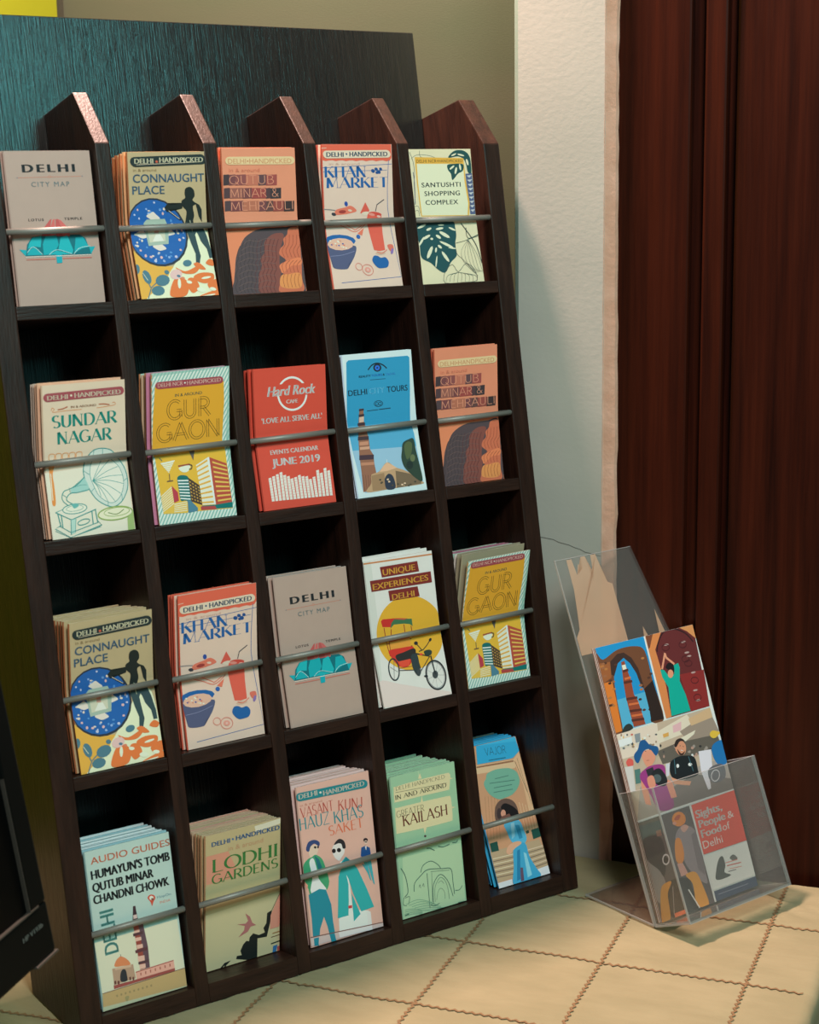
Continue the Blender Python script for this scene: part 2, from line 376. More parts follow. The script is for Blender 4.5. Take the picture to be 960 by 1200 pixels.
def stroke_text(s, style):
    polys = []; x = 0; gap = .13
    for n_, ch in enumerate(s):
        w, strokes = GL[ch.upper()]
        for k, st in enumerate(strokes):
            pts = [(x+p[0], p[1]) for p in st]
            if style == 'inline':
                for off in (-.062, .062):
                    q = []
                    for i in range(len(pts)):
                        a = pts[max(0, i-1)]; b = pts[min(len(pts)-1, i+1)]; tx, ty = b[0]-a[0], b[1]-a[1]; d = math.hypot(tx, ty) or 1
                        q.append((pts[i][0]-ty/d*off, pts[i][1]+tx/d*off))
                    polys += stroke_polys(q, lambda a, b, f: .034)
                continue
            T_, t_, ser = STY[style]
            line = len(pts) == 2
            def wid(tx, ty, f, line=line):
                if style == 'deco': return T_
                if line and abs(tx) > .2 and abs(ty) > .2: return T_ if tx*ty < 0 else t_*1.4
                if line and ch in 'NMU' and abs(ty) > .9 and k != 0: return t_*1.4
                return t_+(T_-t_)*abs(ty)**1.3
            polys += stroke_polys(pts, wid)
            if ser and line and abs(pts[0][1]-pts[1][1]) > .3 and style != 'inline':
                for p in pts:
                    if p[1] in (0, 1): polys.append([(p[0]-.10, p[1]-(.04 if p[1] else 0)), (p[0]+.10, p[1]-(.04 if p[1] else 0)), (p[0]+.10, p[1]+(0 if p[1] else .04)), (p[0]-.10, p[1]+(0 if p[1] else .04))])
        x += w+gap
    return polys
_tc = {}
def font_polys(s, bold, shear, track):
    key = (s, bold, shear, track)
    if key not in _tc:
        c = bpy.data.curves.new('lettering', 'FONT'); c.body = s; c.size = 1; c.offset = bold; c.shear = shear; c.space_character = track
        c.resolution_u = 3; c.fill_mode = 'FRONT'
        o = bpy.data.objects.new('lettering', c); me = bpy.data.meshes.new_from_object(o)
        vs = [v.co.copy() for v in me.vertices]; _tc[key] = [[(vs[i].x, vs[i].y) for i in p.vertices] for p in me.polygons]
        bpy.data.objects.remove(o); bpy.data.curves.remove(c); bpy.data.meshes.remove(me)
    return _tc[key]
CAPH = .72
def text_polys(font, s, x, y, w, h, ang, opt):
    if font in STY or font == 'inline': P = stroke_text(s, font); cap = 1.0
    else:
        P0 = font_polys(s, 0, opt.get('shear', 0), opt.get('track', 1)); cap = CAPH
        P = [[(q[0]+d, q[1]) for q in poly] for d in {'sans': (0,), 'semi': (-.017, .017), 'bold': (-.034, -.011, .011, .034), 'heavy': (-.055, -.02, .02, .055)}[font] for poly in P0]
    xs = [p[0] for q in P for p in q]; x0, x1 = min(xs), max(xs)
    sx = w/(x1-x0); sy = h/cap; ca, sa = math.cos(math.radians(ang)), math.sin(math.radians(ang))
    return [[(x+(p[0]-x0)*sx*ca-p[1]*sy*sa, y+(p[0]-x0)*sx*sa+p[1]*sy*ca) for p in q] for q in P]
def catmull(P, closed, n=4):
    out = []; N = len(P)
    for i in range(N if closed else N-1):
        g = lambda k: P[k % N] if closed else P[max(0, min(N-1, k))]
        p0, p1, p2, p3 = g(i-1), g(i), g(i+1), g(i+2)
        for k in range(n):
            t = k/n
            out.append(tuple(.5*(2*p1[d]+(p2[d]-p0[d])*t+(2*p0[d]-5*p1[d]+4*p2[d]-p3[d])*t*t+(3*p1[d]-p0[d]-3*p2[d]+p3[d])*t**3) for d in (0, 1)))
    if not closed: out.append(P[-1])
    return out
def pairs(f): return [(f[i], f[i+1]) for i in range(0, len(f), 2)]
def op_polys(op):
    k = op[1]; c = op[2]
    if k == 'p': return c, [pairs(op[3])]
    if k == 's': return c, [catmull(pairs(op[3]), True)]
    if k == 'l': return c, stroke_polys(pairs(op[4]), lambda a, b, f: op[3])
    if k == 'c': return c, stroke_polys(catmull(pairs(op[4]), False), lambda a, b, f: op[3])
    if k == 'o':
        q = catmull(pairs(op[4]), True, 3); return c, stroke_polys(q+[q[0], q[1]], lambda a, b, f: op[3])
    if k == 't': return c, text_polys(op[3], op[4], op[5], op[6], op[7], op[8], op[9], op[10])
def print_art(kind, W, H, fn, parent, prefix_skip=()):
    """build the printed parts of a cover: flat millimetre shapes, cut into strips and laid on the bent sheet"""
    parts = {}
    for n_, op in enumerate(ART[kind]): parts.setdefault(op[0], []).append((n_, op))
    for pname, ops in parts.items():
        bm = bmesh.new(); mats = []; lay = bm.verts.layers.int.new('lift')
        for n_, op in ops:
            c, P = op_polys(op)
            if c not in mats: mats.append(c)
            mi = mats.index(c)
            for q in P:
                r = []
                for p in q:
                    p = (min(max(p[0], .1), W*1000-.1), min(max(p[1], .1), H*1000-.1))
                    if not r or math.hypot(p[0]-r[-1][0], p[1]-r[-1][1]) > .01: r.append(p)
                if len(r) > 2 and math.hypot(r[0][0]-r[-1][0], r[0][1]-r[-1][1]) < .01: r.pop()
                if len(r) < 3: continue
                vs = [bm.verts.new((p[0], p[1], 0)) for p in r]
                for v in vs: v[lay] = n_
                f = bm.faces.new(vs); f.material_index = mi
        bmesh.ops.triangulate(bm, faces=bm.faces[:], ngon_method='EAR_CLIP')
        for k in range(1, 13):
            lf = {}
            bmesh.ops.bisect_plane(bm, geom=bm.verts[:]+bm.edges[:]+bm.faces[:], plane_co=(0, H*1000*k/13, 0), plane_no=(0, 1, 0), dist=.0001)
        N = len(ART[kind])
        for f in bm.faces:
            lv = max(v[lay] for v in f.verts)
            for v in f.verts: v[lay] = lv
        for v in bm.verts:
            v.co = fn(v.co.x/1000, v.co.y/1000, .00010+.00042*v[lay]/N)
        for f in bm.faces:
            f.normal_update()
            if f.normal.y > 0: f.normal_flip()
        me = bpy.data.meshes.new(pname); bm.to_mesh(me); bm.free()
        for c in mats: me.materials.append(ink(c))
        o = bpy.data.objects.new(pname, me); COL.objects.link(o); o.parent = parent


# ------------------------------------------------------------------ printed covers: part, shape, colour, (width), millimetre coordinates from the lower left corner
ART = {
'city_map': [
('title_lettering','t','2f3638','heavy','DELHI',16.8,124.1,53.1,7.6,0,{'track': 1.35}),
('cover_artwork','l','a87560',0.5,[11.1,119.2,76.4,119.8]),
('cover_artwork','p','a87560',[41.6,119.9,43.6,121.2,45.3,120.0,43.2,118.4]),
('cover_artwork','p','9c8f80',[42.4,119.9,43.5,120.5,44.4,120.0,43.3,119.1]),
('cover_artwork','p','7a7a78',[10.3,119.2,11.4,119.8,12.5,119.2,11.3,118.4]),
('cover_artwork','p','7a7a78',[75.2,119.8,76.5,120.5,77.2,119.8,76.3,119.0]),
('title_lettering','t','6a7c7a','semi','CITY MAP',24.5,110.6,38.1,4.7,0,{'track': 1.3}),
('title_lettering','t','3a3a38','bold','LOTUS',17.7,78.9,15.2,2.4,0,{'track': 1.3}),
('title_lettering','t','3a3a38','bold','TEMPLE',53.4,79.1,18.2,2.4,0,{'track': 1.3}),
('cover_artwork','p','0c666e',[11.2,46.7,13.8,57.5,19.5,63.9,34.5,65.8,67.3,65.0,72.7,61.5,75.4,52.7,77.5,46.4]),
('cover_artwork','p','a8524e',[29.4,64.9,30.1,70.2,39.0,79.8,40.7,80.5,37.8,69.9,37.5,64.6]),
('cover_artwork','p','b4605a',[37.5,64.6,37.9,70.6,41.8,79.8,43.9,80.4,42.3,64.5]),
('cover_artwork','p','a8524e',[43.1,64.4,44.7,80.1,46.8,80.3,50.6,69.8,49.9,64.2]),
('cover_artwork','p','b4605a',[49.9,64.2,50.7,70.9,46.8,80.3,50.0,78.9,57.8,69.6,57.1,64.0]),
('cover_artwork','p','129aa0',[12.7,47.5,15.3,52.1,20.6,55.2,28.1,47.4]),
('cover_artwork','p','18a4a8',[14.2,53.5,16.1,58.7,20.2,63.8,29.0,64.9,26.8,54.4,20.6,55.6]),
('cover_artwork','p','129aa0',[29.2,47.0,29.2,56.9,32.6,64.5,43.8,65.0,45.0,56.1,42.1,51.8,34.4,47.5]),
('cover_artwork','p','18a4a8',[44.2,51.8,47.7,63.0,54.6,64.9,59.1,50.8,57.6,47.3,48.3,50.3]),
('cover_artwork','p','129aa0',[59.8,47.6,62.7,62.5,70.2,62.9,75.4,53.4,67.9,51.9]),
('cover_artwork','p','16a0a4',[34.4,47.2,42.0,50.9,48.2,49.6,56.5,46.9]),
('cover_artwork','p','129aa0',[5.7,53.1,12.7,52.2,11.2,46.7]),
('cover_artwork','p','129aa0',[76.7,46.4,75.4,53.4,81.7,53.5]),
('cover_artwork','c','9fd0cc',0.5,[12.9,49.8,19.8,55.1,28.1,47.4]),
('cover_artwork','c','9fd0cc',0.5,[34.4,47.2,42.7,51.6,57.3,47.4]),
('cover_artwork','c','9fd0cc',0.5,[59.4,47.2,65.8,52.5,76.5,54.0]),
('cover_artwork','p','109aa4',[41.2,47.2,47.3,47.5,46.7,39.3,41.3,39.0]),
('cover_artwork','l','d8cabc',0.6,[11.1,45.8,76.7,45.8]),
('cover_artwork','l','b06a5c',0.8,[11.5,43.4,40.6,43.2]),
('cover_artwork','l','b06a5c',0.8,[47.5,43.3,77.1,43.3])],
'connaught_place_guide': [
('cover_artwork','s','e2d6b2',[40.0,30.9,55.5,49.7,66.4,62.7,80.5,67.0,85.4,44.1,85.6,21.5,85.6,0.1,41.7,0.1,0.1,0.1,0.1,3.1,18.9,12.1]),
('cover_artwork','p','f0a040',[0.1,47.5,17.8,33.3,39.9,30.3,33.8,24.0,29.6,15.4,13.7,6.5,5.3,0.1,0.1,0.1]),
('cover_artwork','p','26303c',[60.6,57.6,58.2,49.4,53.7,42.2,47.5,36.4,40.0,32.6,31.7,30.9,23.3,31.4,15.2,34.1,8.1,38.8,2.3,45.2,0.1,52.8,0.1,61.1,0.1,69.7,0.1,78.0,1.7,85.4,7.1,91.4,13.9,95.5,21.8,97.4,30.3,97.0,38.8,94.3,46.6,89.5,53.3,82.9,58.1,75.0,60.6,66.3]),
('cover_artwork','p','1e5a9c',[58.6,58.3,56.3,50.5,52.1,43.7,46.2,38.3,39.1,34.7,31.3,33.0,23.3,33.5,15.7,36.1,8.9,40.5,3.5,46.5,0.1,53.7,0.1,61.6,0.1,69.7,0.1,77.6,2.9,84.5,7.9,90.2,14.4,94.0,21.9,95.8,30.0,95.4,38.0,92.9,45.4,88.3,51.7,82.1,56.3,74.6,58.6,66.5]),
('cover_artwork','p','c8c4b0',[28.0,44.2,27.0,43.5,25.6,44.1,25.7,45.1,27.3,45.2]),
('cover_artwork','p','d0aaa4',[52.9,56.3,51.5,55.1,49.7,56.0,50.0,57.7,52.0,57.9]),
('cover_artwork','p','d0aaa4',[30.2,39.6,28.8,38.3,27.1,39.2,27.4,41.0,29.3,41.3]),
('cover_artwork','p','a9b8cc',[23.4,36.4,22.0,35.1,20.2,36.1,20.5,37.9,22.5,38.0]),
('cover_artwork','p','d0aaa4',[37.2,82.3,36.3,80.9,35.0,81.7,35.1,83.7,36.4,84.0]),
('cover_artwork','p','d0aaa4',[55.9,65.6,55.1,64.4,54.1,65.1,54.3,66.7,55.4,67.0]),
('cover_artwork','p','7ea4cc',[19.6,87.0,18.8,86.1,17.5,86.8,17.6,88.0,18.8,88.2]),
('cover_artwork','p','4a86bc',[55.9,68.2,54.6,67.7,52.7,68.3,52.8,69.3,54.8,69.2]),
('cover_artwork','p','d0aaa4',[19.4,40.4,18.0,39.5,16.2,40.3,16.4,41.8,18.4,41.8]),
('cover_artwork','p','c8c4b0',[6.8,55.1,5.8,54.4,4.4,55.0,4.6,56.2,6.1,56.3]),
('cover_artwork','p','a9b8cc',[23.3,37.9,22.5,36.7,21.5,37.4,21.8,39.0,22.9,39.3]),
('cover_artwork','p','c8c4b0',[21.5,41.3,20.3,40.7,18.6,41.3,18.8,42.4,20.6,42.4]),
('cover_artwork','p','7ea4cc',[22.1,82.6,21.0,81.6,19.4,82.4,19.5,83.8,21.2,84.0]),
('cover_artwork','p','4a86bc',[35.1,41.3,34.1,40.2,32.9,40.9,33.1,42.4,34.5,42.7]),
('cover_artwork','p','a9b8cc',[46.8,71.9,45.6,71.0,43.8,71.8,43.9,73.0,45.8,73.1]),
('cover_artwork','p','a9b8cc',[6.9,81.8,6.0,81.0,4.7,81.6,4.8,82.8,6.1,82.9]),
('cover_artwork','p','a9b8cc',[11.1,62.3,9.7,60.9,7.8,61.9,8.1,63.9,10.1,64.1]),
('cover_artwork','p','a9b8cc',[28.4,92.9,27.5,92.0,26.2,92.7,26.2,94.0,27.6,94.1]),
('cover_artwork','p','4a86bc',[40.6,40.6,39.4,40.0,37.7,40.6,37.9,41.6,39.7,41.6]),
('cover_artwork','p','d0aaa4',[10.2,86.4,9.5,85.5,8.4,86.1,8.5,87.5,9.6,87.7]),
('cover_artwork','p','a9b8cc',[50.9,65.0,49.9,64.0,48.6,64.7,48.8,66.2,50.2,66.4]),
('cover_artwork','p','d0aaa4',[9.1,47.3,8.0,46.3,6.5,47.1,6.7,48.5,8.3,48.6]),
('cover_artwork','p','a9b8cc',[32.1,35.9,31.3,35.2,30.4,35.7,30.5,36.7,31.6,36.8]),
('cover_artwork','p','7ea4cc',[38.3,39.5,37.1,38.4,35.6,39.2,35.8,40.7,37.5,40.9]),
('cover_artwork','p','a9b8cc',[11.3,78.2,10.5,77.1,9.5,77.8,9.6,79.3,10.7,79.6]),
('cover_artwork','p','7ea4cc',[34.4,85.9,33.5,85.1,32.0,85.7,32.0,87.0,33.5,87.1]),
('cover_artwork','p','c8c4b0',[12.1,56.8,11.1,55.6,9.7,56.4,10.0,58.0,11.5,58.3]),
('cover_artwork','p','7ea4cc',[9.3,58.3,8.6,57.5,7.7,58.0,7.8,59.2,8.9,59.4]),
('cover_artwork','p','7ea4cc',[27.1,43.2,26.1,42.4,24.7,43.0,24.9,44.2,26.4,44.3]),
('cover_artwork','p','d0aaa4',[13.4,41.8,12.2,40.4,10.8,41.3,11.1,43.3,12.7,43.6]),
('cover_artwork','p','a9b8cc',[4.8,52.3,3.8,51.7,2.4,52.3,2.5,53.3,4.0,53.3]),
('cover_artwork','p','7ea4cc',[31.7,36.2,30.7,35.1,29.4,35.8,29.7,37.5,31.1,37.7]),
('cover_artwork','p','c8c4b0',[38.9,86.5,37.8,85.3,36.3,86.2,36.3,87.9,37.9,88.1]),
('cover_artwork','p','c8c4b0',[23.1,85.0,21.8,84.4,19.8,85.1,19.8,86.1,21.9,86.1]),
('cover_artwork','p','7ea4cc',[57.2,63.8,56.4,62.3,55.4,63.1,55.7,65.1,56.8,65.5]),
('cover_artwork','p','a9b8cc',[46.1,39.8,44.7,38.6,42.8,39.5,43.1,41.2,45.1,41.4]),
('cover_artwork','p','c8c4b0',[6.7,62.8,5.4,62.1,3.5,62.8,3.7,64.0,5.7,64.0]),
('cover_artwork','p','a9b8cc',[57.0,58.0,55.9,57.2,54.3,57.9,54.5,59.1,56.2,59.2]),
('cover_artwork','p','c8c4b0',[6.9,51.7,5.5,50.7,3.7,51.5,4.0,53.1,5.9,53.2]),
('cover_artwork','p','4a86bc',[45.4,75.3,44.4,73.9,43.1,74.8,43.3,76.7,44.7,77.1]),
('cover_artwork','p','4a86bc',[34.5,86.5,33.5,85.8,32.1,86.4,32.1,87.5,33.6,87.6]),
('cover_artwork','p','4a86bc',[24.7,83.7,23.4,82.6,21.5,83.4,21.6,85.1,23.5,85.2]),
('cover_artwork','p','4a86bc',[41.2,44.2,39.9,43.4,38.0,44.1,38.2,45.4,40.2,45.4]),
('cover_artwork','p','4a86bc',[16.1,50.2,15.1,49.4,13.7,50.1,13.9,51.2,15.4,51.3]),
('cover_artwork','p','c8c4b0',[52.2,62.9,50.8,62.0,48.9,62.8,49.1,64.1,51.1,64.2]),
('cover_artwork','p','d0aaa4',[51.8,46.3,50.6,45.3,49.2,46.0,49.4,47.4,51.0,47.6]),
('cover_artwork','s','d8c8b8',[18.1,80.6,22.6,83.2,25.5,84.4,28.3,82.1,32.5,77.9,28.0,76.3,25.1,76.0,22.2,77.4]),
('cover_artwork','s','d8c8b8',[4.7,63.7,9.4,66.2,12.4,67.4,15.0,65.1,18.8,61.0,14.2,59.4,11.3,59.2,8.6,60.5]),
('cover_artwork','s','d8c8b8',[32.8,65.6,37.5,68.1,40.5,69.3,43.2,67.0,47.1,62.9,42.5,61.3,39.5,61.0,36.8,62.4]),
('cover_artwork','s','d8c8b8',[21.2,51.1,26.0,53.6,29.0,54.7,31.6,52.5,35.4,48.4,30.7,46.8,27.8,46.6,25.1,47.9]),
('cover_artwork','p','8faa98',[14.7,73.7,18.2,77.2,37.6,77.4,41.2,68.8,38.6,52.9,17.0,51.6]),
('cover_artwork','p','b4bea4',[17.7,71.8,37.1,72.3,35.8,56.1,18.9,55.0]),
('cover_artwork','p','d8d4c4',[22.0,56.1,26.6,62.6,31.2,62.7,34.1,55.9]),
('cover_artwork','p','b08878',[25.3,70.4,30.4,70.8,29.6,63.4,25.0,63.6]),
('cover_artwork','s','1c2522',[56.9,94.1,60.9,96.8,60.5,101.0,61.7,105.7,66.7,107.1,70.6,104.1,71.3,98.4,68.9,94.7,72.6,90.9,69.0,88.5,69.9,80.0,68.5,73.3,72.8,65.6,60.2,70.7,60.4,76.2,61.7,84.2,57.7,88.9]),
('cover_artwork','p','1c2522',[58.1,92.1,44.7,89.8,41.8,92.3,37.8,87.9,40.4,83.7,44.3,86.6,57.2,86.7]),
('cover_artwork','p','1c2522',[71.8,92.1,75.9,90.0,78.5,85.4,78.1,73.0,74.8,79.1,73.4,86.0]),
('cover_artwork','p','2e4548',[60.6,73.7,73.1,68.3,68.9,60.9,70.2,48.3,71.3,39.9,68.2,30.7,64.5,31.4,66.0,42.3,63.1,52.4,60.6,63.8]),
('cover_artwork','p','2e4548',[67.2,69.4,78.0,69.5,81.4,59.9,84.3,45.7,84.5,37.4,80.5,37.3,79.3,46.6,74.2,54.4,72.0,61.7]),
('cover_artwork','l','9aa88c',0.7,[64.8,75.4,66.6,64.0]),
('cover_artwork','l','20282c',1.6,[38.8,87.3,55.1,75.8]),
('cover_artwork','l','c8c4b0',0.5,[42.4,85.0,53.7,76.9]),
('cover_artwork','p','44707c',[13.6,21.9,13.8,18.3,12.8,15.6,10.9,14.4,8.7,15.1,6.6,17.4,5.3,20.8,5.1,24.3,6.1,27.0,7.9,28.2,10.2,27.5,12.3,25.2]),
('cover_artwork','p','44707c',[32.9,19.6,33.0,16.7,31.0,14.0,27.6,12.2,23.6,11.7,20.1,12.8,18.1,15.0,18.0,17.9,19.9,20.6,23.3,22.4,27.3,22.9,30.8,21.9]),
('cover_artwork','p','44707c',[25.8,8.3,25.4,5.8,23.3,3.7,19.9,2.7,16.3,2.9,13.4,4.3,11.9,6.5,12.3,9.0,14.5,11.1,17.8,12.2,21.4,12.0,24.4,10.6]),
('cover_artwork','p','44707c',[3.2,28.5,2.2,26.2,0.6,24.7,0.1,24.5,0.1,25.6,0.1,27.6,0.1,30.2,0.1,32.5,0.1,33.9,1.4,34.2,2.7,33.1,3.4,31.0]),
('cover_artwork','p','44707c',[59.9,34.2,59.8,32.5,58.4,31.0,56.2,30.0,53.6,29.9,51.5,30.7,50.4,32.1,50.5,33.9,51.9,35.4,54.1,36.3,56.6,36.4,58.7,35.7]),
('cover_artwork','p','44707c',[33.9,24.7,33.4,23.7,32.4,23.1,31.0,23.1,29.8,23.6,29.0,24.6,28.8,25.7,29.3,26.7,30.4,27.3,31.7,27.3,32.9,26.8,33.7,25.8]),
('cover_artwork','l','44707c',1,[19.5,16.1,12.2,10.8,7.2,0.4]),
('cover_artwork','l','44707c',1,[9.7,16.7,11.5,10.9]),
('cover_artwork','l','d8d0b0',0.5,[5.8,25.5,9.9,18.0]),
('cover_artwork','s','e07038',[30.6,3.0,38.0,17.8,47.7,18.6,52.9,12.1,48.8,2.1,38.8,0.1]),
('cover_artwork','s','e07038',[41.7,29.5,51.7,25.3,64.6,29.6,67.5,27.7,60.5,22.6,48.5,23.6]),
('cover_artwork','s','e07038',[59.8,20.0,69.2,23.2,81.3,21.6,80.3,14.9,70.8,12.4,62.0,15.5]),
('cover_artwork','s','e07038',[75.2,32.3,80.4,36.5,85.6,33.0,82.6,29.3]),
('cover_artwork','s','e07038',[62.4,0.1,84.9,6.1,85.6,0.6,80.4,0.1]),
('cover_artwork','s','e07038',[53.5,18.1,60.8,17.4,63.9,8.6,55.7,3.4,51.2,11.1]),
('cover_artwork','s','e07038',[73.5,12.2,85.6,16.2,85.6,6.6,76.9,5.3]),
('cover_artwork','s','e07038',[61.7,32.2,66.9,27.1,74.3,26.4,67.8,33.1]),
('cover_artwork','p','e8dcbc',[44.5,13.1,43.8,10.7,42.9,9.0,42.0,8.5,41.2,9.3,40.9,11.3,41.0,13.8,41.6,16.3,42.6,18.0,43.5,18.5,44.3,17.6,44.6,15.7]),
('cover_artwork','p','e8dcbc',[70.0,5.3,69.2,4.3,67.4,3.7,65.0,3.9,62.7,4.7,61.2,5.9,60.7,7.2,61.5,8.2,63.4,8.8,65.8,8.6,68.0,7.9,69.6,6.6]),
('cover_artwork','p','e8dcbc',[81.8,5.7,81.2,5.0,79.9,4.6,78.1,4.7,76.3,5.3,75.2,6.2,74.8,7.1,75.4,7.9,76.8,8.3,78.6,8.2,80.3,7.6,81.5,6.7]),
('cover_artwork','p','e8dcbc',[56.6,13.9,56.1,13.1,54.9,12.8,53.4,12.8,52.0,13.3,51.1,14.1,50.8,15.0,51.3,15.7,52.5,16.1,53.9,16.0,55.3,15.5,56.3,14.7]),
('cover_artwork','p','e8dcbc',[78.4,18.7,77.8,18.1,75.9,17.4,73.2,16.9,70.4,16.7,68.3,16.9,67.5,17.3,68.1,17.9,70.0,18.6,72.7,19.1,75.5,19.3,77.6,19.2]),
('cover_artwork','p','e8dcbc',[80.3,1.3,79.2,0.8,76.1,0.1,71.8,0.1,67.5,0.1,64.2,0.1,63.0,0.1,64.1,0.1,67.2,0.4,71.4,1.0,75.8,1.5,79.0,1.6]),
('cover_artwork','p','e0b0a8',[47.4,24.6,47.5,22.1,45.8,19.6,42.9,18.0,39.4,17.7,36.3,18.6,34.5,20.6,34.4,23.2,36.1,25.6,39.0,27.2,42.5,27.6,45.5,26.7]),
('cover_artwork','p','c07858',[49.7,18.2,49.3,17.6,48.5,17.3,47.5,17.3,46.5,17.7,45.8,18.3,45.7,19.0,46.0,19.6,46.9,19.9,47.9,19.9,48.9,19.5,49.5,18.9]),
('cover_artwork','p','4a7080',[45.3,20.4,44.9,19.8,44.1,19.5,43.1,19.5,42.1,19.9,41.5,20.5,41.3,21.2,41.7,21.8,42.5,22.1,43.5,22.1,44.5,21.8,45.1,21.1]),
('title_banner','p','22302f',[79.4,137.9,82.1,137.3,84.2,135.6,85.4,133.3,85.2,130.9,83.7,129.1,81.3,128.4,9.2,126.6,6.7,127.2,4.7,128.9,3.6,131.2,3.8,133.5,5.3,135.3,7.5,135.9]),
('title_banner','l','c8c4a4',0.4,[9.7,128.6,80.3,130.7]),
('title_banner','t','d8d0b0','bold','DELHI',8.0,129.7,20.1,4.9,0,{}),
('title_banner','t','d8d0b0','bold','HANDPICKED',34.5,130.4,47.6,5.0,0,{}),
('title_banner','p','b05840',[33.0,131.1,32.8,130.5,32.3,130.2,31.6,130.1,31.0,130.4,30.5,130.9,30.4,131.5,30.6,132.1,31.1,132.5,31.7,132.5,32.4,132.3,32.8,131.7]),
('title_lettering','t','7e7250','sans','in & around',6.4,122.4,24.5,2.7,0,{}),
('title_lettering','t','3f6379','semi','CONNAUGHT',5.6,112.1,77.0,8.0,0,{}),
('title_lettering','t','3f6379','semi','PLACE',4.5,101.1,34.4,8.0,0,{})],
'qutub_guide': [
('cover_artwork','p','c87e58',[2.0,67.4,85.2,68.0,85.2,0.1,1.1,0.1]),
('cover_artwork','s','4a4244',[0.2,0.1,2.9,13.2,5.7,24.5,8.9,37.3,14.5,47.1,21.6,56.6,32.2,62.6,44.1,65.6,57.4,65.9,70.8,66.1,85.2,65.1,85.2,30.0,84.8,0.1,42.2,0.1]),
('cover_artwork','s','74483f',[31.2,0.4,31.0,12.0,32.7,20.5,37.1,27.6,36.6,34.8,42.2,41.1,43.3,50.5,49.6,56.8,58.3,60.1,67.3,58.4,61.9,45.5,58.2,32.5,57.9,19.5,54.9,8.0,54.7,0.1]),
('cover_artwork','s','b4684a',[54.8,0.1,54.9,8.0,59.7,15.1,60.6,20.8,57.6,27.5,65.7,32.3,59.3,38.3,60.9,44.1,65.9,48.3,66.1,54.1,71.1,58.3,74.0,64.7,85.2,64.8,85.0,47.6,83.9,30.1,82.0,12.6,81.5,0.1]),
('cover_artwork','s','e0884e',[56.8,5.3,55.3,10.9,58.7,17.3,66.8,18.0,80.4,18.3,80.4,5.4,71.2,2.9]),
('cover_artwork','s','c87850',[58.3,22.4,57.9,27.5,69.1,32.1,82.9,34.5,83.1,27.2,71.5,26.2,60.3,19.4]),
('cover_artwork','c','35302f',0.55,[5.3,1.7,3.7,7.5,6.9,13.7,6.0,20.2,9.4,25.8,8.4,31.6,11.3,35.8,11.2,41.5,15.2,48.5]),
('cover_artwork','c','35302f',0.55,[9.7,1.4,8.0,7.3,11.2,13.6,10.3,20.0,13.7,25.6,12.7,31.4,15.6,35.6,16.1,44.8,20.1,51.8]),
('cover_artwork','c','35302f',0.55,[14.0,1.2,12.3,7.1,15.6,13.4,14.6,19.9,18.1,25.5,17.1,31.2,20.0,35.4,20.6,45.5,25.0,55.1]),
('cover_artwork','c','35302f',0.55,[18.4,1.0,16.7,6.9,19.9,13.2,19.0,19.7,22.5,25.3,21.4,31.1,24.4,35.3,24.9,45.3,29.4,55.2]),
('cover_artwork','c','35302f',0.55,[22.8,0.8,21.0,6.7,24.3,13.0,23.4,19.5,26.9,25.1,25.8,30.9,28.7,35.1,29.3,45.2,33.8,55.1]),
('cover_artwork','c','4e2c2c',0.55,[27.1,0.6,25.4,6.5,28.7,12.8,27.8,19.3,31.3,24.9,30.2,30.7,33.1,34.9,33.7,45.0,38.2,55.0]),
('cover_artwork','c','4e2c2c',0.55,[31.5,0.4,29.8,6.3,33.1,12.6,32.2,19.1,35.7,24.7,34.6,30.6,37.5,34.8,38.1,44.9,42.7,54.8]),
('cover_artwork','c','4e2c2c',0.55,[35.9,0.2,34.2,6.0,37.5,12.4,36.6,18.9,40.1,24.6,39.0,30.4,42.0,34.6,42.6,44.7,47.1,54.7]),
('cover_artwork','c','4e2c2c',0.55,[40.4,0.1,38.6,5.8,41.9,12.2,41.0,18.7,44.5,24.4,43.4,30.2,46.4,34.4,47.0,44.6,51.5,54.5]),
('cover_artwork','c','4e2c2c',0.55,[44.8,0.1,43.1,5.6,46.4,12.0,45.4,18.6,49.0,24.2,47.9,30.0,50.9,34.3,51.4,44.4,56.0,54.4]),
('cover_artwork','c','4e2c2c',0.55,[49.2,0.1,47.5,5.4,50.8,11.8,49.9,18.4,53.4,24.0,52.3,29.9,55.3,34.1,55.9,44.2,60.5,54.3]),
('cover_artwork','c','7a3c2c',0.4,[60.4,4.8,59.5,12.2,61.9,18.6]),
('cover_artwork','c','7a3c2c',0.4,[61.1,20.1,60.6,27.4,66.1,32.3]),
('cover_artwork','c','7a3c2c',0.4,[64.5,35.2,63.0,42.6,67.7,48.9,69.5,58.3]),
('cover_artwork','c','7a3c2c',0.4,[64.7,4.6,63.9,12.0,66.2,18.4]),
('cover_artwork','c','7a3c2c',0.4,[65.5,19.9,64.9,27.2,70.4,32.1]),
('cover_artwork','c','7a3c2c',0.4,[68.8,35.1,67.3,42.4,72.0,48.8,73.8,58.2]),
('cover_artwork','c','7a3c2c',0.4,[69.1,4.4,68.2,11.8,70.6,18.2]),
('cover_artwork','c','7a3c2c',0.4,[69.8,19.7,69.3,27.0,74.7,31.9]),
('cover_artwork','c','7a3c2c',0.4,[73.2,34.9,71.7,42.3,76.4,48.7,78.2,58.1]),
('cover_artwork','c','7a3c2c',0.4,[73.4,4.3,72.5,11.6,74.9,18.1]),
('cover_artwork','c','7a3c2c',0.4,[74.1,19.5,73.6,26.9,79.1,31.8]),
('cover_artwork','c','7a3c2c',0.4,[77.6,34.7,76.0,42.1,80.7,48.5,82.5,58.0]),
('cover_artwork','c','7a3c2c',0.4,[77.8,4.1,76.9,11.4,79.3,17.9]),
('cover_artwork','c','7a3c2c',0.4,[78.5,19.4,78.0,26.7,83.5,31.6]),
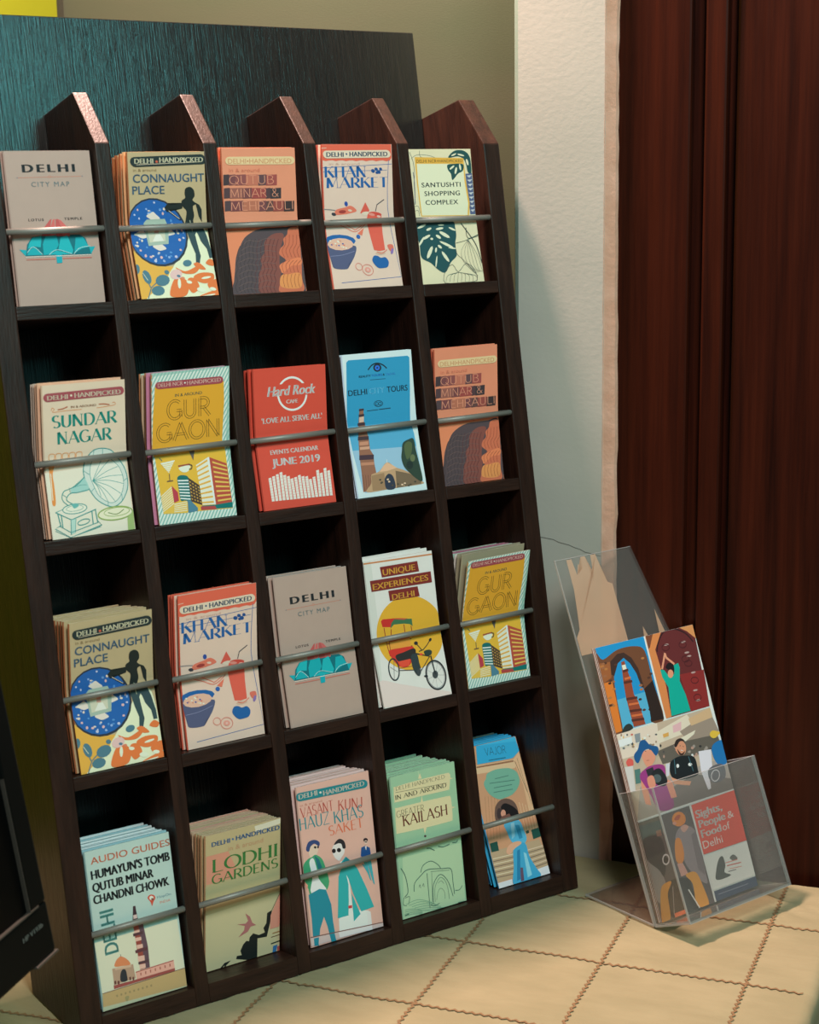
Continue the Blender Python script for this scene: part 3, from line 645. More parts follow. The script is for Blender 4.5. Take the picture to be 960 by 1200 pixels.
('cover_artwork','c','7a3c2c',0.4,[81.9,34.6,80.4,42.0,85.1,48.4,85.2,57.8]),
('cover_artwork','c','6a5a54',0.35,[19.2,49.8,26.1,53.9,35.7,52.4,46.0,55.0,57.4,53.5]),
('cover_artwork','c','6a5a54',0.35,[15.9,43.9,25.2,47.9,34.8,46.4,45.0,49.0,56.4,47.4]),
('cover_artwork','c','6a5a54',0.35,[12.6,38.0,24.2,41.9,33.8,40.4,44.1,42.9,55.5,41.4]),
('cover_artwork','c','6a5a54',0.35,[11.3,32.0,23.3,35.9,32.9,34.4,43.2,36.9,54.5,35.3]),
('cover_artwork','c','6a5a54',0.35,[10.4,26.0,22.4,29.9,31.9,28.4,42.2,30.8,53.6,29.2]),
('cover_artwork','c','6a5a54',0.35,[9.5,20.1,21.4,23.9,31.0,22.3,41.3,24.8,52.6,23.2]),
('cover_artwork','c','6a5a54',0.35,[8.6,14.1,20.5,17.9,30.1,16.3,40.3,18.8,51.7,17.1]),
('cover_artwork','c','6a5a54',0.35,[7.6,8.1,19.6,11.9,29.1,10.3,39.4,12.7,50.7,11.1]),
('cover_artwork','c','6a5a54',0.35,[6.7,2.2,18.7,5.9,28.2,4.3,38.4,6.7,49.8,5.0]),
('cover_artwork','p','3e3638',[2.0,118.6,8.4,118.9,7.9,108.6,1.4,108.3]),
('cover_artwork','p','6a4444',[8.4,118.5,15.6,118.8,15.1,108.5,7.8,108.2]),
('cover_artwork','p','7c4c48',[15.6,118.4,27.4,118.7,26.9,108.3,15.1,108.1]),
('cover_artwork','p','a86a54',[27.4,118.3,41.6,118.5,41.1,108.1,26.9,107.9]),
('cover_artwork','p','564244',[41.6,118.1,50.6,118.4,50.1,108.0,41.1,107.7]),
('cover_artwork','p','8a4a44',[50.6,118.0,63.2,118.3,62.7,107.8,50.1,107.6]),
('cover_artwork','p','4a3c3e',[1.9,105.6,8.5,106.0,8.0,95.9,1.4,95.6]),
('cover_artwork','p','84584c',[8.5,105.5,23.0,105.7,22.5,95.6,8.0,95.5]),
('cover_artwork','p','6a4442',[23.0,105.3,33.6,105.6,33.1,95.4,22.5,95.2]),
('cover_artwork','p','8a4640',[33.6,105.2,50.0,105.3,49.5,95.1,33.0,95.0]),
('cover_artwork','p','4a3a3c',[50.0,104.9,54.9,105.3,54.4,95.1,49.4,94.7]),
('cover_artwork','p','383436',[54.9,104.8,67.5,105.1,67.0,94.8,54.4,94.6]),
('cover_artwork','p','4a4042',[2.2,93.1,8.7,93.4,8.1,83.5,1.7,83.2]),
('cover_artwork','p','6a4242',[8.6,93.0,23.2,93.1,22.7,83.1,8.1,83.0]),
('cover_artwork','p','a06850',[23.2,92.7,41.1,92.8,40.6,82.7,22.6,82.7]),
('cover_artwork','p','6a4444',[41.1,92.4,49.3,92.6,48.8,82.6,40.6,82.3]),
('cover_artwork','p','58423e',[49.3,92.2,57.6,92.5,57.1,82.4,48.8,82.1]),
('cover_artwork','p','84483f',[57.6,92.1,70.1,92.2,69.6,82.1,57.1,82.0]),
('cover_artwork','p','38302f',[70.1,91.8,82.3,92.0,81.8,81.8,69.6,81.7]),
('title_lettering','t','d08e70','deco','QUTUB',8.2,109.3,51.0,8.2,0,{}),
('title_lettering','t','d08e70','deco','MINAR &',9.1,96.4,55.0,8.3,0,{}),
('title_lettering','t','d08e70','deco','MEHRAULI',9.0,83.8,71.3,8.3,0,{}),
('title_banner','p','d9b888',[80.0,135.9,82.4,135.4,84.0,133.9,84.6,132.0,83.9,130.0,82.1,128.6,79.7,128.0,8.9,128.2,6.7,128.7,5.2,130.1,4.6,132.1,5.3,134.0,7.0,135.4,9.3,135.9]),
('title_banner','t','b08058','sans','DELHI•HANDPICKED',7.8,129.2,72.9,4.9,0,{}),
('title_lettering','t','b2735a','sans','in & around',8.5,121.1,34.9,3.6,0,{})],
'khan_market_guide': [
('cover_artwork','p','c86048',[0.1,152.3,86.6,152.3,86.6,134.2,84.3,131.3,79.8,130.6,75.6,131.6,71.6,131.4,67.1,130.7,62.9,131.7,58.9,131.5,54.5,130.8,50.4,131.8,46.4,131.6,42.0,130.9,37.9,131.8,34.0,131.7,29.6,131.0,25.5,131.9,21.6,131.8,17.3,131.1,13.3,132.0,9.4,131.9,5.1,131.2,1.1,132.1,0.1,131.7,0.1,130.3,0.1,130.6,0.1,130.5]),
('cover_artwork','l','e0c4ac',0.5,[0.1,144.1,6.1,144.5]),
('title_lettering','t','a88c7c','sans','in & around',8.7,127.0,37.5,2.6,0,{}),
('cover_artwork','l','2a5890',0.5,[0.1,124.5,86.6,127.8]),
('cover_artwork','l','2a5890',0.6,[82.7,132.0,80.3,104.5,79.7,84.4,81.1,69.8,83.6,44.9,86.6,9.5,11.1,6.1]),
('cover_artwork','l','2a5890',0.4,[0.8,120.5,80.4,121.7]),
('title_lettering','t','1f5a94','didone','KHAN',3.0,114.9,50.9,10.8,0,{}),
('title_lettering','t','1f5a94','didone','MARKET',4.7,104.2,75.9,10.2,0,{}),
('cover_artwork','p','1f4a80',[65.3,120.5,64.5,119.2,62.7,118.9,60.9,119.8,60.2,121.3,60.9,122.6,62.7,122.9,64.5,122.1]),
('cover_artwork','p','1f4a80',[69.0,122.4,68.3,121.2,66.7,121.0,65.1,121.8,64.5,123.1,65.2,124.2,66.8,124.4,68.4,123.7]),
('cover_artwork','p','1f4a80',[72.5,119.4,71.7,118.1,69.9,117.8,68.1,118.7,67.3,120.2,68.1,121.5,69.9,121.8,71.7,120.9]),
('cover_artwork','p','1f4a80',[74.3,122.4,73.7,121.2,72.3,121.0,71.0,121.7,70.4,123.0,71.0,124.1,72.4,124.4,73.8,123.7]),
('cover_artwork','p','1f4a80',[69.4,118.9,68.8,117.9,67.4,117.7,66.1,118.4,65.6,119.5,66.1,120.4,67.5,120.6,68.9,120.0]),
('cover_artwork','s','c87058',[14.2,77.2,15.2,82.0,26.2,84.3,34.1,85.8,40.6,80.4,30.7,77.9,22.8,77.1]),
('cover_artwork','p','8c3a34',[27.5,80.2,27.1,79.3,25.6,78.6,23.3,78.2,21.0,78.3,19.2,78.8,18.4,79.6,18.8,80.5,20.3,81.3,22.5,81.7,24.8,81.6,26.7,81.1]),
('cover_artwork','p','2a4a90',[30.1,87.5,29.8,86.3,28.9,85.5,27.8,85.3,26.8,85.9,26.0,86.9,25.7,88.3,26.1,89.5,26.9,90.3,28.0,90.4,29.1,89.9,29.8,88.8]),
('cover_artwork','p','e0b8a0',[34.9,80.7,34.5,80.2,33.6,79.9,32.4,80.0,31.1,80.4,30.2,80.9,29.9,81.6,30.3,82.1,31.2,82.3,32.4,82.3,33.7,81.9,34.6,81.3]),
('cover_artwork','p','33363c',[15.0,77.1,14.6,76.3,13.5,75.9,12.1,75.9,10.7,76.4,9.8,77.2,9.4,78.1,9.8,78.8,10.9,79.3,12.3,79.3,13.7,78.8,14.6,78.0]),
('cover_artwork','c','7a7c78',1,[0.1,82.9,7.5,82.4,14.4,81.4]),
('cover_artwork','p','c05848',[44.9,78.2,51.7,89.2,56.5,80.9,54.3,75.1]),
('cover_artwork','p','d8c0a8',[59.1,77.4,58.4,76.4,56.2,75.7,53.1,75.5,49.9,75.8,47.6,76.6,46.6,77.6,47.3,78.6,49.5,79.3,52.6,79.6,55.7,79.3,58.2,78.5]),
('cover_artwork','p','c45a48',[52.1,70.5,54.4,77.3,71.3,74.9,70.7,57.2,70.8,38.6,63.6,37.8,56.9,39.0]),
('cover_artwork','p','b84a3c',[71.7,75.9,70.6,74.9,67.6,74.4,63.4,74.6,59.3,75.3,56.3,76.5,55.1,77.8,56.2,78.8,59.2,79.3,63.3,79.2,67.5,78.4,70.6,77.2]),
('cover_artwork','p','d08878',[63.3,75.7,62.7,75.1,61.2,74.9,59.1,75.0,57.1,75.6,55.6,76.4,55.1,77.2,55.7,77.8,57.2,78.0,59.3,77.9,61.3,77.3,62.8,76.5]),
('cover_artwork','p','dcb0a0',[70.5,73.8,70.1,73.3,69.1,73.0,67.8,73.1,66.6,73.4,65.7,74.0,65.4,74.7,65.7,75.2,66.7,75.4,68.0,75.3,69.2,75.0,70.2,74.4]),
('cover_artwork','l','33363c',0.9,[64.2,79.6,66.3,86.4,75.5,91.5]),
('cover_artwork','c','c07058',0.8,[15.1,67.4,24.9,63.7,34.7,59.1,42.0,60.9,49.7,66.4]),
('cover_artwork','c','c07058',0.8,[22.2,68.7,34.2,62.3,37.2,61.1,45.6,65.3]),
('cover_artwork','p','b8a890',[70.9,35.3,70.1,34.4,67.9,33.9,64.7,33.7,61.5,34.0,59.2,34.7,58.2,35.6,59.0,36.4,61.3,37.0,64.4,37.2,67.6,36.8,70.0,36.2]),
('cover_artwork','s','4a5470',[0.1,53.2,0.1,42.1,1.2,34.5,2.9,28.6,4.7,21.7,20.1,20.3,22.7,24.8,30.6,31.8,34.9,43.8,19.3,42.4]),
('cover_artwork','p','1f5a94',[35.7,49.5,33.3,46.7,26.6,44.9,17.4,44.6,8.1,46.0,1.4,48.5,0.1,51.6,1.1,54.4,7.8,56.2,16.9,56.5,26.2,55.2,33.1,52.6]),
('cover_artwork','p','dca890',[32.3,46.6,30.6,43.3,25.0,40.9,17.1,40.0,9.0,40.8,3.0,43.1,0.5,46.3,2.3,49.6,7.8,52.0,15.6,52.9,23.7,52.1,29.8,49.8]),
('cover_artwork','p','2a4a90',[6.7,46.0,5.8,45.3,4.5,45.9,4.6,46.9,6.0,46.9]),
('cover_artwork','p','f0d4c0',[20.6,43.1,19.7,42.4,18.3,43.0,18.5,44.0,19.9,44.0]),
('cover_artwork','p','2a4a90',[15.5,44.9,14.5,44.3,13.2,44.9,13.3,45.8,14.7,45.9]),
('cover_artwork','p','f0d4c0',[14.8,49.6,13.8,48.9,12.5,49.5,12.6,50.4,14.0,50.5]),
('cover_artwork','p','f0d4c0',[13.1,44.9,12.1,44.3,10.8,44.9,10.9,45.8,12.3,45.9]),
('cover_artwork','p','e8c0a8',[18.3,43.7,17.4,43.0,16.0,43.6,16.2,44.6,17.6,44.6]),
('cover_artwork','p','f0d4c0',[5.7,50.2,4.8,49.5,3.5,50.1,3.6,51.1,5.0,51.1]),
('cover_artwork','p','b8806c',[7.9,46.4,7.0,45.8,5.6,46.4,5.7,47.3,7.1,47.4]),
('cover_artwork','p','b8806c',[17.6,49.6,16.6,49.0,15.3,49.6,15.4,50.5,16.8,50.6]),
('cover_artwork','p','f0d4c0',[15.6,48.5,14.7,47.8,13.3,48.4,13.5,49.4,14.9,49.4]),
('cover_artwork','p','f0d4c0',[23.8,42.1,22.8,41.5,21.5,42.0,21.6,43.0,23.0,43.0]),
('cover_artwork','p','c06a58',[21.9,45.1,20.9,44.5,19.6,45.0,19.7,46.0,21.1,46.0]),
('cover_artwork','p','e8c0a8',[18.4,43.6,17.4,43.0,16.1,43.5,16.2,44.5,17.6,44.6]),
('cover_artwork','p','b8806c',[12.6,45.0,11.6,44.4,10.3,44.9,10.4,45.9,11.8,45.9]),
('cover_artwork','p','2a4a90',[20.4,46.5,19.5,45.9,18.2,46.5,18.3,47.4,19.7,47.5]),
('cover_artwork','p','f0d4c0',[11.5,47.1,10.5,46.5,9.2,47.0,9.3,48.0,10.7,48.0]),
('cover_artwork','c','7a84a0',0.5,[2.0,34.3,16.9,35.1,32.2,38.6]),
('cover_artwork','s','1f5a94',[52.8,28.3,55.4,32.8,60.2,32.7,64.0,30.5,69.7,30.9,73.1,26.0,70.9,20.7,65.1,19.6,59.5,19.9,55.1,23.6]),
('cover_artwork','o','bc8070',0.8,[52.1,17.2,50.4,14.2,46.9,12.8,42.9,13.5,39.8,16.2,39.0,19.7,40.6,22.7,44.1,24.1,48.2,23.4,51.2,20.7]),
('cover_artwork','o','bc8070',0.7,[39.0,21.4,38.0,19.4,35.8,18.5,33.4,19.0,31.5,20.7,31.0,22.9,32.0,24.9,34.2,25.8,36.7,25.4,38.5,23.7]),
('cover_artwork','p','cc9080',[49.3,17.7,48.6,16.4,47.1,15.7,45.2,15.7,43.4,16.4,42.1,17.7,41.8,19.2,42.5,20.5,43.9,21.2,45.9,21.2,47.7,20.5,48.9,19.2]),
('cover_artwork','p','d8b0a0',[46.8,18.2,46.5,17.7,46.0,17.4,45.4,17.3,44.8,17.6,44.4,18.1,44.3,18.7,44.5,19.2,45.0,19.5,45.7,19.6,46.3,19.3,46.7,18.8]),
('cover_artwork','s','c06a58',[74.5,43.7,81.0,43.9,81.4,38.1,77.0,37.5]),
('cover_artwork','p','7a6aa0',[80.9,36.4,80.0,34.9,78.9,34.0,78.0,34.0,77.4,34.7,77.4,36.1,77.9,37.7,78.7,39.1,79.8,40.0,80.7,40.1,81.3,39.4,81.3,38.0]),
('cover_artwork','p','2a5a9c',[42.0,53.2,41.6,52.2,40.6,51.5,39.3,51.5,38.1,52.0,37.3,53.0,37.1,54.1,37.5,55.2,38.5,55.8,39.8,55.9,41.0,55.4,41.8,54.4]),
('cover_artwork','p','c87058',[39.2,57.2,47.7,62.7,44.5,54.8]),
('cover_artwork','c','c06a58',0.8,[59.9,37.0,66.2,35.2,73.1,38.9]),
('title_banner','p','d4c2a8',[80.2,142.2,82.4,141.7,84.2,140.3,85.2,138.3,85.0,136.4,83.7,134.9,81.6,134.4,6.2,133.9,4.1,134.4,2.4,135.8,1.5,137.7,1.7,139.6,3.0,141.0,4.9,141.6]),
('title_banner','t','34506a','bold','DELHI',5.5,135.4,21.2,4.8,0,{}),
('title_banner','t','34506a','bold','HANDPICKED',33.7,135.7,47.7,4.9,0,{}),
('title_banner','p','34506a',[31.3,138.0,31.1,137.5,30.7,137.2,30.2,137.2,29.6,137.4,29.3,137.8,29.1,138.3,29.3,138.8,29.7,139.1,30.2,139.2,30.8,138.9,31.2,138.5])],
'santushti_guide': [
('cover_artwork','c','4a5850',0.5,[15.9,142.7,16.2,136.7,24.3,133.6]),
('cover_artwork','c','4a5850',0.6,[2.8,141.3,6.4,130.8,7.0,118.8,5.4,108.3,5.1,87.2]),
('cover_artwork','c','4a5a70',0.9,[5.3,120.3,5.9,108.2,4.6,85.7]),
('cover_artwork','c','4a5850',0.4,[3.9,133.8,11.8,138.2,28.4,137.4,39.3,133.5]),
('cover_artwork','c','4a5850',0.4,[0.6,82.8,8.1,84.1,10.1,76.5]),
('cover_artwork','c','4a5850',0.4,[1.9,78.2,7.6,79.6,8.8,73.5]),
('cover_artwork','s','1f4a48',[53.1,134.9,59.0,140.9,66.9,143.1,76.4,141.6,82.4,134.6,82.7,117.8,78.0,119.4,76.5,127.0,73.6,133.2,66.2,136.3]),
('cover_artwork','p','4a5a78',[74.4,117.6,83.3,118.1,83.6,73.9,76.8,73.6]),
('cover_artwork','p','aab8b8',[75.7,115.6,83.1,116.3,79.3,113.2]),
('cover_artwork','p','aab8b8',[75.9,111.0,83.3,111.6,79.5,108.6]),
('cover_artwork','p','aab8b8',[76.1,106.4,83.5,107.0,79.6,104.0]),
('cover_artwork','p','aab8b8',[76.3,101.8,83.6,102.4,79.8,99.4]),
('cover_artwork','p','aab8b8',[76.5,97.2,83.6,97.8,80.0,94.8]),
('cover_artwork','p','aab8b8',[76.7,92.6,83.6,93.2,80.1,90.2]),
('cover_artwork','p','aab8b8',[76.9,88.0,83.6,88.6,80.3,85.6]),
('cover_artwork','p','aab8b8',[77.1,83.4,83.6,84.0,80.4,81.0]),
('cover_artwork','p','aab8b8',[77.2,78.7,83.6,79.3,80.5,76.3]),
('cover_artwork','p','c8a444',[8.8,136.0,73.3,134.4,74.2,111.8,77.1,85.7,74.7,72.5,11.0,73.1,9.1,108.2]),
('cover_artwork','p','d5d2b0',[10.8,128.9,72.3,128.3,72.3,110.3,75.0,85.7,72.9,73.1,12.2,74.0,10.6,108.2]),
('cover_artwork','p','c8a040',[10.0,135.5,73.3,134.0,72.8,128.9,9.4,129.2]),
('cover_artwork','s','1f4a48',[51.2,127.3,59.7,128.4,72.1,127.9,71.4,121.0,64.4,117.7,58.1,112.0,55.7,111.7,54.8,117.8,51.4,122.0]),
('cover_artwork','p','d5d2b0',[60.4,126.6,60.0,125.4,57.8,123.7,55.1,122.4,53.6,122.4,54.0,123.6,56.2,125.3,58.9,126.6]),
('cover_artwork','p','d5d2b0',[63.3,120.9,62.0,118.2,60.6,117.2,59.9,118.5,60.3,121.3,61.7,124.0,63.1,125.0,63.8,123.7]),
('cover_artwork','p','d5d2b0',[69.3,125.0,69.2,122.4,68.4,121.2,67.3,122.2,66.6,124.7,66.7,127.3,67.5,128.5,68.6,127.5]),
('cover_artwork','p','c8ccac',[64.3,139.4,63.5,138.5,61.1,137.3,58.4,136.7,57.1,136.9,57.9,137.9,60.3,139.0,62.9,139.6]),
('cover_artwork','p','c8ccac',[74.9,136.7,73.3,136.4,69.8,136.9,66.6,137.9,65.5,138.9,67.2,139.2,70.6,138.7,73.8,137.7]),
('cover_artwork','p','c8ccac',[79.6,130.4,79.8,127.8,79.0,126.5,77.6,127.4,76.6,129.8,76.4,132.4,77.3,133.6,78.6,132.8]),
('title_banner','t','5c5028','sans','DELHI NCR•HANDPICKED',10.6,130.0,61.1,3.3,0,{}),
('title_lettering','t','24383a','semi','SANTUSHTI',14.8,103.9,52.0,5.1,0,{'track': 1.1}),
('title_lettering','t','24383a','semi','SHOPPING',17.6,94.7,47.3,5.1,0,{'track': 1.1}),
('title_lettering','t','24383a','semi','COMPLEX',18.1,85.2,43.4,5.1,0,{'track': 1.1}),
('cover_artwork','s','1f4a4c',[2.5,68.2,28.7,68.4,51.3,67.2,54.1,60.0,54.0,50.7,50.9,41.4,51.2,29.8,41.9,22.3,32.8,11.7,23.6,15.2,15.5,22.6,4.4,28.9,4.0,43.0,1.9,56.9]),
('cover_artwork','p','c4cfb0',[16.1,64.5,14.7,63.0,10.6,61.2,6.2,60.1,4.0,60.4,5.4,61.9,9.6,63.7,14.0,64.8]),
('cover_artwork','p','c4cfb0',[22.5,60.3,21.8,59.1,19.4,57.9,16.7,57.4,15.3,58.0,16.0,59.2,18.4,60.4,21.1,60.9]),
('cover_artwork','p','c4cfb0',[19.9,53.0,18.7,51.3,15.0,49.3,10.9,48.1,8.7,48.4,9.9,50.0,13.6,52.0,17.7,53.2]),
('cover_artwork','p','c4cfb0',[38.4,60.0,36.9,58.8,33.1,58.0,29.4,58.0,27.7,58.8,29.2,59.9,33.0,60.7,36.7,60.8]),
('cover_artwork','p','c4cfb0',[39.7,63.2,38.4,62.6,35.4,62.4,32.5,62.7,31.4,63.4,32.7,64.0,35.7,64.2,38.6,63.9]),
('cover_artwork','p','c4cfb0',[45.2,49.1,42.2,49.0,37.2,51.1,32.9,54.1,32.0,56.3,34.9,56.4,40.0,54.3,44.2,51.3]),
('cover_artwork','p','c4cfb0',[48.5,37.8,45.2,38.1,38.6,40.6,32.6,43.7,30.6,45.8,33.9,45.5,40.5,43.1,46.5,39.9]),
('cover_artwork','p','c4cfb0',[18.1,33.3,14.3,28.8,11.5,27.4,11.3,30.0,13.8,35.0,17.7,39.5,20.5,40.8,20.7,38.3]),
('cover_artwork','p','c4cfb0',[33.1,48.6,31.3,48.3,28.8,49.4,27.0,51.2,27.0,52.7,28.8,53.0,31.4,51.9,33.1,50.1]),
('cover_artwork','p','c4cfb0',[25.7,36.3,25.1,34.9,24.3,34.0,23.5,33.7,23.0,34.2,22.9,35.3,23.2,36.6,23.8,38.0,24.6,38.9,25.4,39.2,25.9,38.7,26.0,37.6]),
('cover_artwork','p','c4cfb0',[32.4,37.9,30.8,37.8,28.8,38.8,27.6,40.4,27.8,41.7,29.4,41.9,31.4,40.8,32.6,39.2]),
('cover_artwork','p','c4cfb0',[37.6,29.7,39.9,25.2,39.8,22.8,37.3,23.9,33.9,27.9,31.7,32.4,31.8,34.8,34.3,33.6]),
('cover_artwork','p','c4cfb0',[23.8,23.7,22.1,19.0,20.8,17.2,20.8,19.2,21.9,24.0,23.6,28.7,24.9,30.5,24.9,28.5]),
('cover_artwork','p','c4cfb0',[54.2,56.6,52.3,56.5,48.9,57.6,45.9,59.3,45.1,60.5,46.9,60.6,50.4,59.5,53.4,57.9]),
('cover_artwork','p','c4cfb0',[8.0,45.3,4.4,41.9,2.2,40.8,2.7,42.8,5.6,46.6,9.2,50.1,11.4,51.2,10.9,49.2]),
('cover_artwork','p','c4cfb0',[22.7,48.3,22.2,47.8,21.4,47.4,20.5,47.4,19.6,47.7,19.1,48.2,19.1,48.9,19.5,49.5,20.3,49.8,21.3,49.8,22.1,49.5,22.7,49.0]),
('cover_artwork','p','c4cfb0',[52.0,36.9,50.2,36.6,46.2,36.9,42.4,37.8,40.9,38.5,42.7,38.8,46.7,38.5,50.5,37.7]),
('cover_artwork','o','3a4a48',0.5,[30.5,0.3,32.6,12.6,43.4,20.0,50.0,11.6,61.7,20.5,71.2,14.2,73.9,1.6,55.0,0.1]),
('cover_artwork','c','4a5a54',0.35,[49.9,11.1,35.7,8.3,31.9,1.8]),
('cover_artwork','c','4a5a54',0.35,[49.9,11.1,40.3,8.6,36.9,1.3]),
('cover_artwork','c','4a5a54',0.35,[49.9,11.1,44.9,8.9,42.0,0.8]),
('cover_artwork','c','4a5a54',0.35,[49.9,11.1,49.5,9.1,47.1,0.2]),
('cover_artwork','c','4a5a54',0.35,[49.9,11.1,54.2,9.4,52.1,0.1]),
('cover_artwork','c','4a5a54',0.35,[49.9,11.1,58.7,8.8,57.3,0.1]),
('cover_artwork','c','4a5a54',0.35,[49.9,11.1,63.2,8.1,62.6,0.1]),
('cover_artwork','c','4a5a54',0.35,[49.9,11.1,67.7,7.4,67.8,0.1]),
('cover_artwork','c','4a5a54',0.35,[49.9,11.1,72.3,6.8,73.0,0.1]),
('cover_artwork','c','3a4a44',1.1,[62.4,64.4,71.9,51.7,79.4,38.9,83.6,19.9]),
('cover_artwork','c','3a4a44',0.8,[68.4,59.6,69.3,47.9,83.5,51.3]),
('cover_artwork','c','3a4a44',0.5,[52.1,43.0,63.0,44.9,71.1,47.0,83.2,49.8]),
('cover_artwork','c','5a6a60',0.35,[69.0,46.3,58.4,35.0,59.1,22.5,72.3,9.4]),
('cover_artwork','c','5a6a60',0.35,[69.0,46.3,62.5,33.9,63.8,20.4,74.7,9.8]),
('cover_artwork','c','5a6a60',0.35,[69.0,46.3,66.5,32.8,68.5,18.4,77.1,10.2]),
('cover_artwork','c','5a6a60',0.35,[69.0,46.3,70.6,31.7,73.1,16.3,79.5,10.6]),
('cover_artwork','c','5a6a60',0.35,[69.0,46.3,74.7,30.6,77.8,14.2,81.9,10.9]),
('cover_artwork','c','5a6a60',0.35,[69.0,46.3,78.7,29.5,82.5,12.2,83.6,11.3]),
('cover_artwork','c','4a5a54',0.4,[51.4,44.5,51.2,32.1,59.4,24.0,75.7,6.2])],
'sundar_nagar_guide': [
('cover_artwork','p','d2cdb6',[0.1,62.5,82.2,66.1,83.9,0.1,0.1,0.1]),
('cover_artwork','c','b88050',0.6,[9.4,119.5,10.3,122.0,12.5,120.5,11.0,118.0,24.2,118.5,39.9,118.5]),
('cover_artwork','c','9a5c3c',1.1,[15.8,120.0,20.7,120.4,25.7,122.1]),
('cover_artwork','c','9a5c3c',1.1,[57.3,121.8,62.4,121.7,68.2,120.5]),
('cover_artwork','c','b88050',0.6,[55.0,118.6,66.7,119.3,73.8,120.2,73.4,122.5,70.9,122.1]),
('title_lettering','t','8a6a4c','bold','IN & AROUND',28.9,120.4,25.6,2.1,0,{}),
('title_lettering','t','157a6c','inlineserif','SUNDAR',9.5,103.5,66.3,11.0,0,{}),
('title_lettering','t','157a6c','inlineserif','NAGAR',14.6,88.0,55.3,11.1,0,{}),
('cover_artwork','o','c08a50',0.7,[5.8,79.1,11.0,79.1,10.0,73.4,5.8,73.3]),
('cover_artwork','o','c08a50',0.7,[12.5,79.0,17.8,79.0,16.8,73.2,12.6,73.1]),
('cover_artwork','o','c08a50',0.7,[19.3,78.8,24.6,78.8,23.7,73.1,19.4,73.0]),
('cover_artwork','o','c08a50',0.7,[26.2,78.7,31.5,78.7,30.5,72.9,26.2,72.8]),
('cover_artwork','o','c08a50',0.7,[33.1,78.6,38.4,78.6,37.4,72.8,33.1,72.7]),
('cover_artwork','s','c8843e',[5.2,71.2,10.4,70.7,7.6,60.3,7.9,49.6,7.2,33.0,3.8,33.0,4.5,47.3,4.5,60.6]),
('cover_artwork','p','d8a060',[9.0,68.2,8.6,66.9,7.8,66.0,6.8,65.7,5.9,66.2,5.2,67.2,5.1,68.6,5.5,69.9,6.3,70.7,7.3,71.0,8.3,70.5,8.9,69.5]),
('cover_artwork','l','e0d2b8',0.8,[5.8,61.8,4.8,36.6]),
('cover_artwork','s','b6cabc',[44.0,74.0,50.9,79.4,59.7,80.3,68.3,77.7,73.8,71.0,80.1,60.8,82.4,49.6,80.9,38.8,74.4,28.6,66.4,24.1,59.2,25.2,49.7,31.4,43.6,40.3,39.3,51.5,38.4,61.1,40.7,69.0]),
('cover_artwork','o','2f857e',0.9,[44.0,74.0,50.9,79.4,59.7,80.3,68.3,77.7,73.8,71.0,80.1,60.8,82.4,49.6,80.9,38.8,74.4,28.6,66.4,24.1,59.2,25.2,49.7,31.4,43.6,40.3,39.3,51.5,38.4,61.1,40.7,69.0]),
('cover_artwork','s','ccd2c0',[48.4,69.5,59.3,73.8,67.7,68.9,75.6,60.0,78.1,47.4,74.5,35.4,66.9,28.4,59.7,28.9,51.7,35.3,47.8,43.9,44.6,56.4]),
('cover_artwork','o','2f857e',0.5,[48.4,69.5,59.3,73.8,67.7,68.9,75.6,60.0,78.1,47.4,74.5,35.4,66.9,28.4,59.7,28.9,51.7,35.3,47.8,43.9,44.6,56.4]),
('cover_artwork','c','3a8c84',0.5,[46.5,50.5,54.1,63.3,59.2,72.5]),
('cover_artwork','c','3a8c84',0.5,[46.5,50.5,57.5,61.6,66.2,69.1]),
('cover_artwork','c','3a8c84',0.5,[46.5,50.5,61.1,57.8,73.5,61.5]),
('cover_artwork','c','3a8c84',0.5,[46.5,50.5,63.4,53.4,78.3,52.8]),
('cover_artwork','c','3a8c84',0.5,[46.5,50.5,62.9,49.4,77.3,44.7]),
('cover_artwork','c','3a8c84',0.5,[46.5,50.5,61.2,44.8,73.8,35.5]),
('cover_artwork','c','3a8c84',0.5,[46.5,50.5,57.8,41.5,67.0,28.8]),
('cover_artwork','c','3a8c84',0.5,[46.5,50.5,54.2,41.7,59.7,29.2]),
('cover_artwork','c','3a8c84',0.5,[46.5,50.5,50.9,44.6,53.2,35.1]),
('cover_artwork','l','3a8c84',0.5,[50.9,79.4,48.7,69.5]),
('cover_artwork','l','3a8c84',0.5,[59.7,80.3,59.3,73.8]),
('cover_artwork','l','3a8c84',0.5,[73.8,71.0,67.7,68.9]),
('cover_artwork','l','3a8c84',0.5,[82.4,49.6,78.1,47.4]),
('cover_artwork','l','3a8c84',0.5,[74.4,28.6,74.5,35.4]),
('cover_artwork','l','3a8c84',0.5,[59.2,25.2,59.7,28.9]),
('cover_artwork','l','3a8c84',0.5,[43.6,40.3,47.8,43.9]),
('cover_artwork','l','3a8c84',0.5,[38.4,61.1,44.6,56.4]),
('cover_artwork','s','8cbcb0',[38.3,54.4,31.9,49.7,24.2,45.8,24.4,41.7,30.8,41.7,41.8,42.9]),
('cover_artwork','c','2f857e',0.8,[38.4,55.0,31.9,49.4,22.7,45.5,16.8,43.9,14.1,39.3,15.2,34.1,22.5,27.6]),
('cover_artwork','c','2f857e',0.8,[41.8,42.9,30.8,41.4,23.6,41.4,19.7,38.9,18.5,35.0,24.8,30.5]),
('cover_artwork','c','2f857e',0.5,[22.2,46.7,22.9,41.2]),
('cover_artwork','c','2f857e',0.5,[15.0,40.8,19.1,37.6]),
('cover_artwork','c','2f857e',0.4,[25.7,46.3,34.6,48.0,40.2,47.4]),
('cover_artwork','p','c4ccb8',[5.8,25.1,25.1,30.9,46.5,23.7,20.7,16.6]),
('cover_artwork','l','2f857e',0.9,[5.8,25.1,20.7,16.6,46.5,23.7]),
('cover_artwork','l','2f857e',0.6,[5.8,25.1,16.1,27.9]),
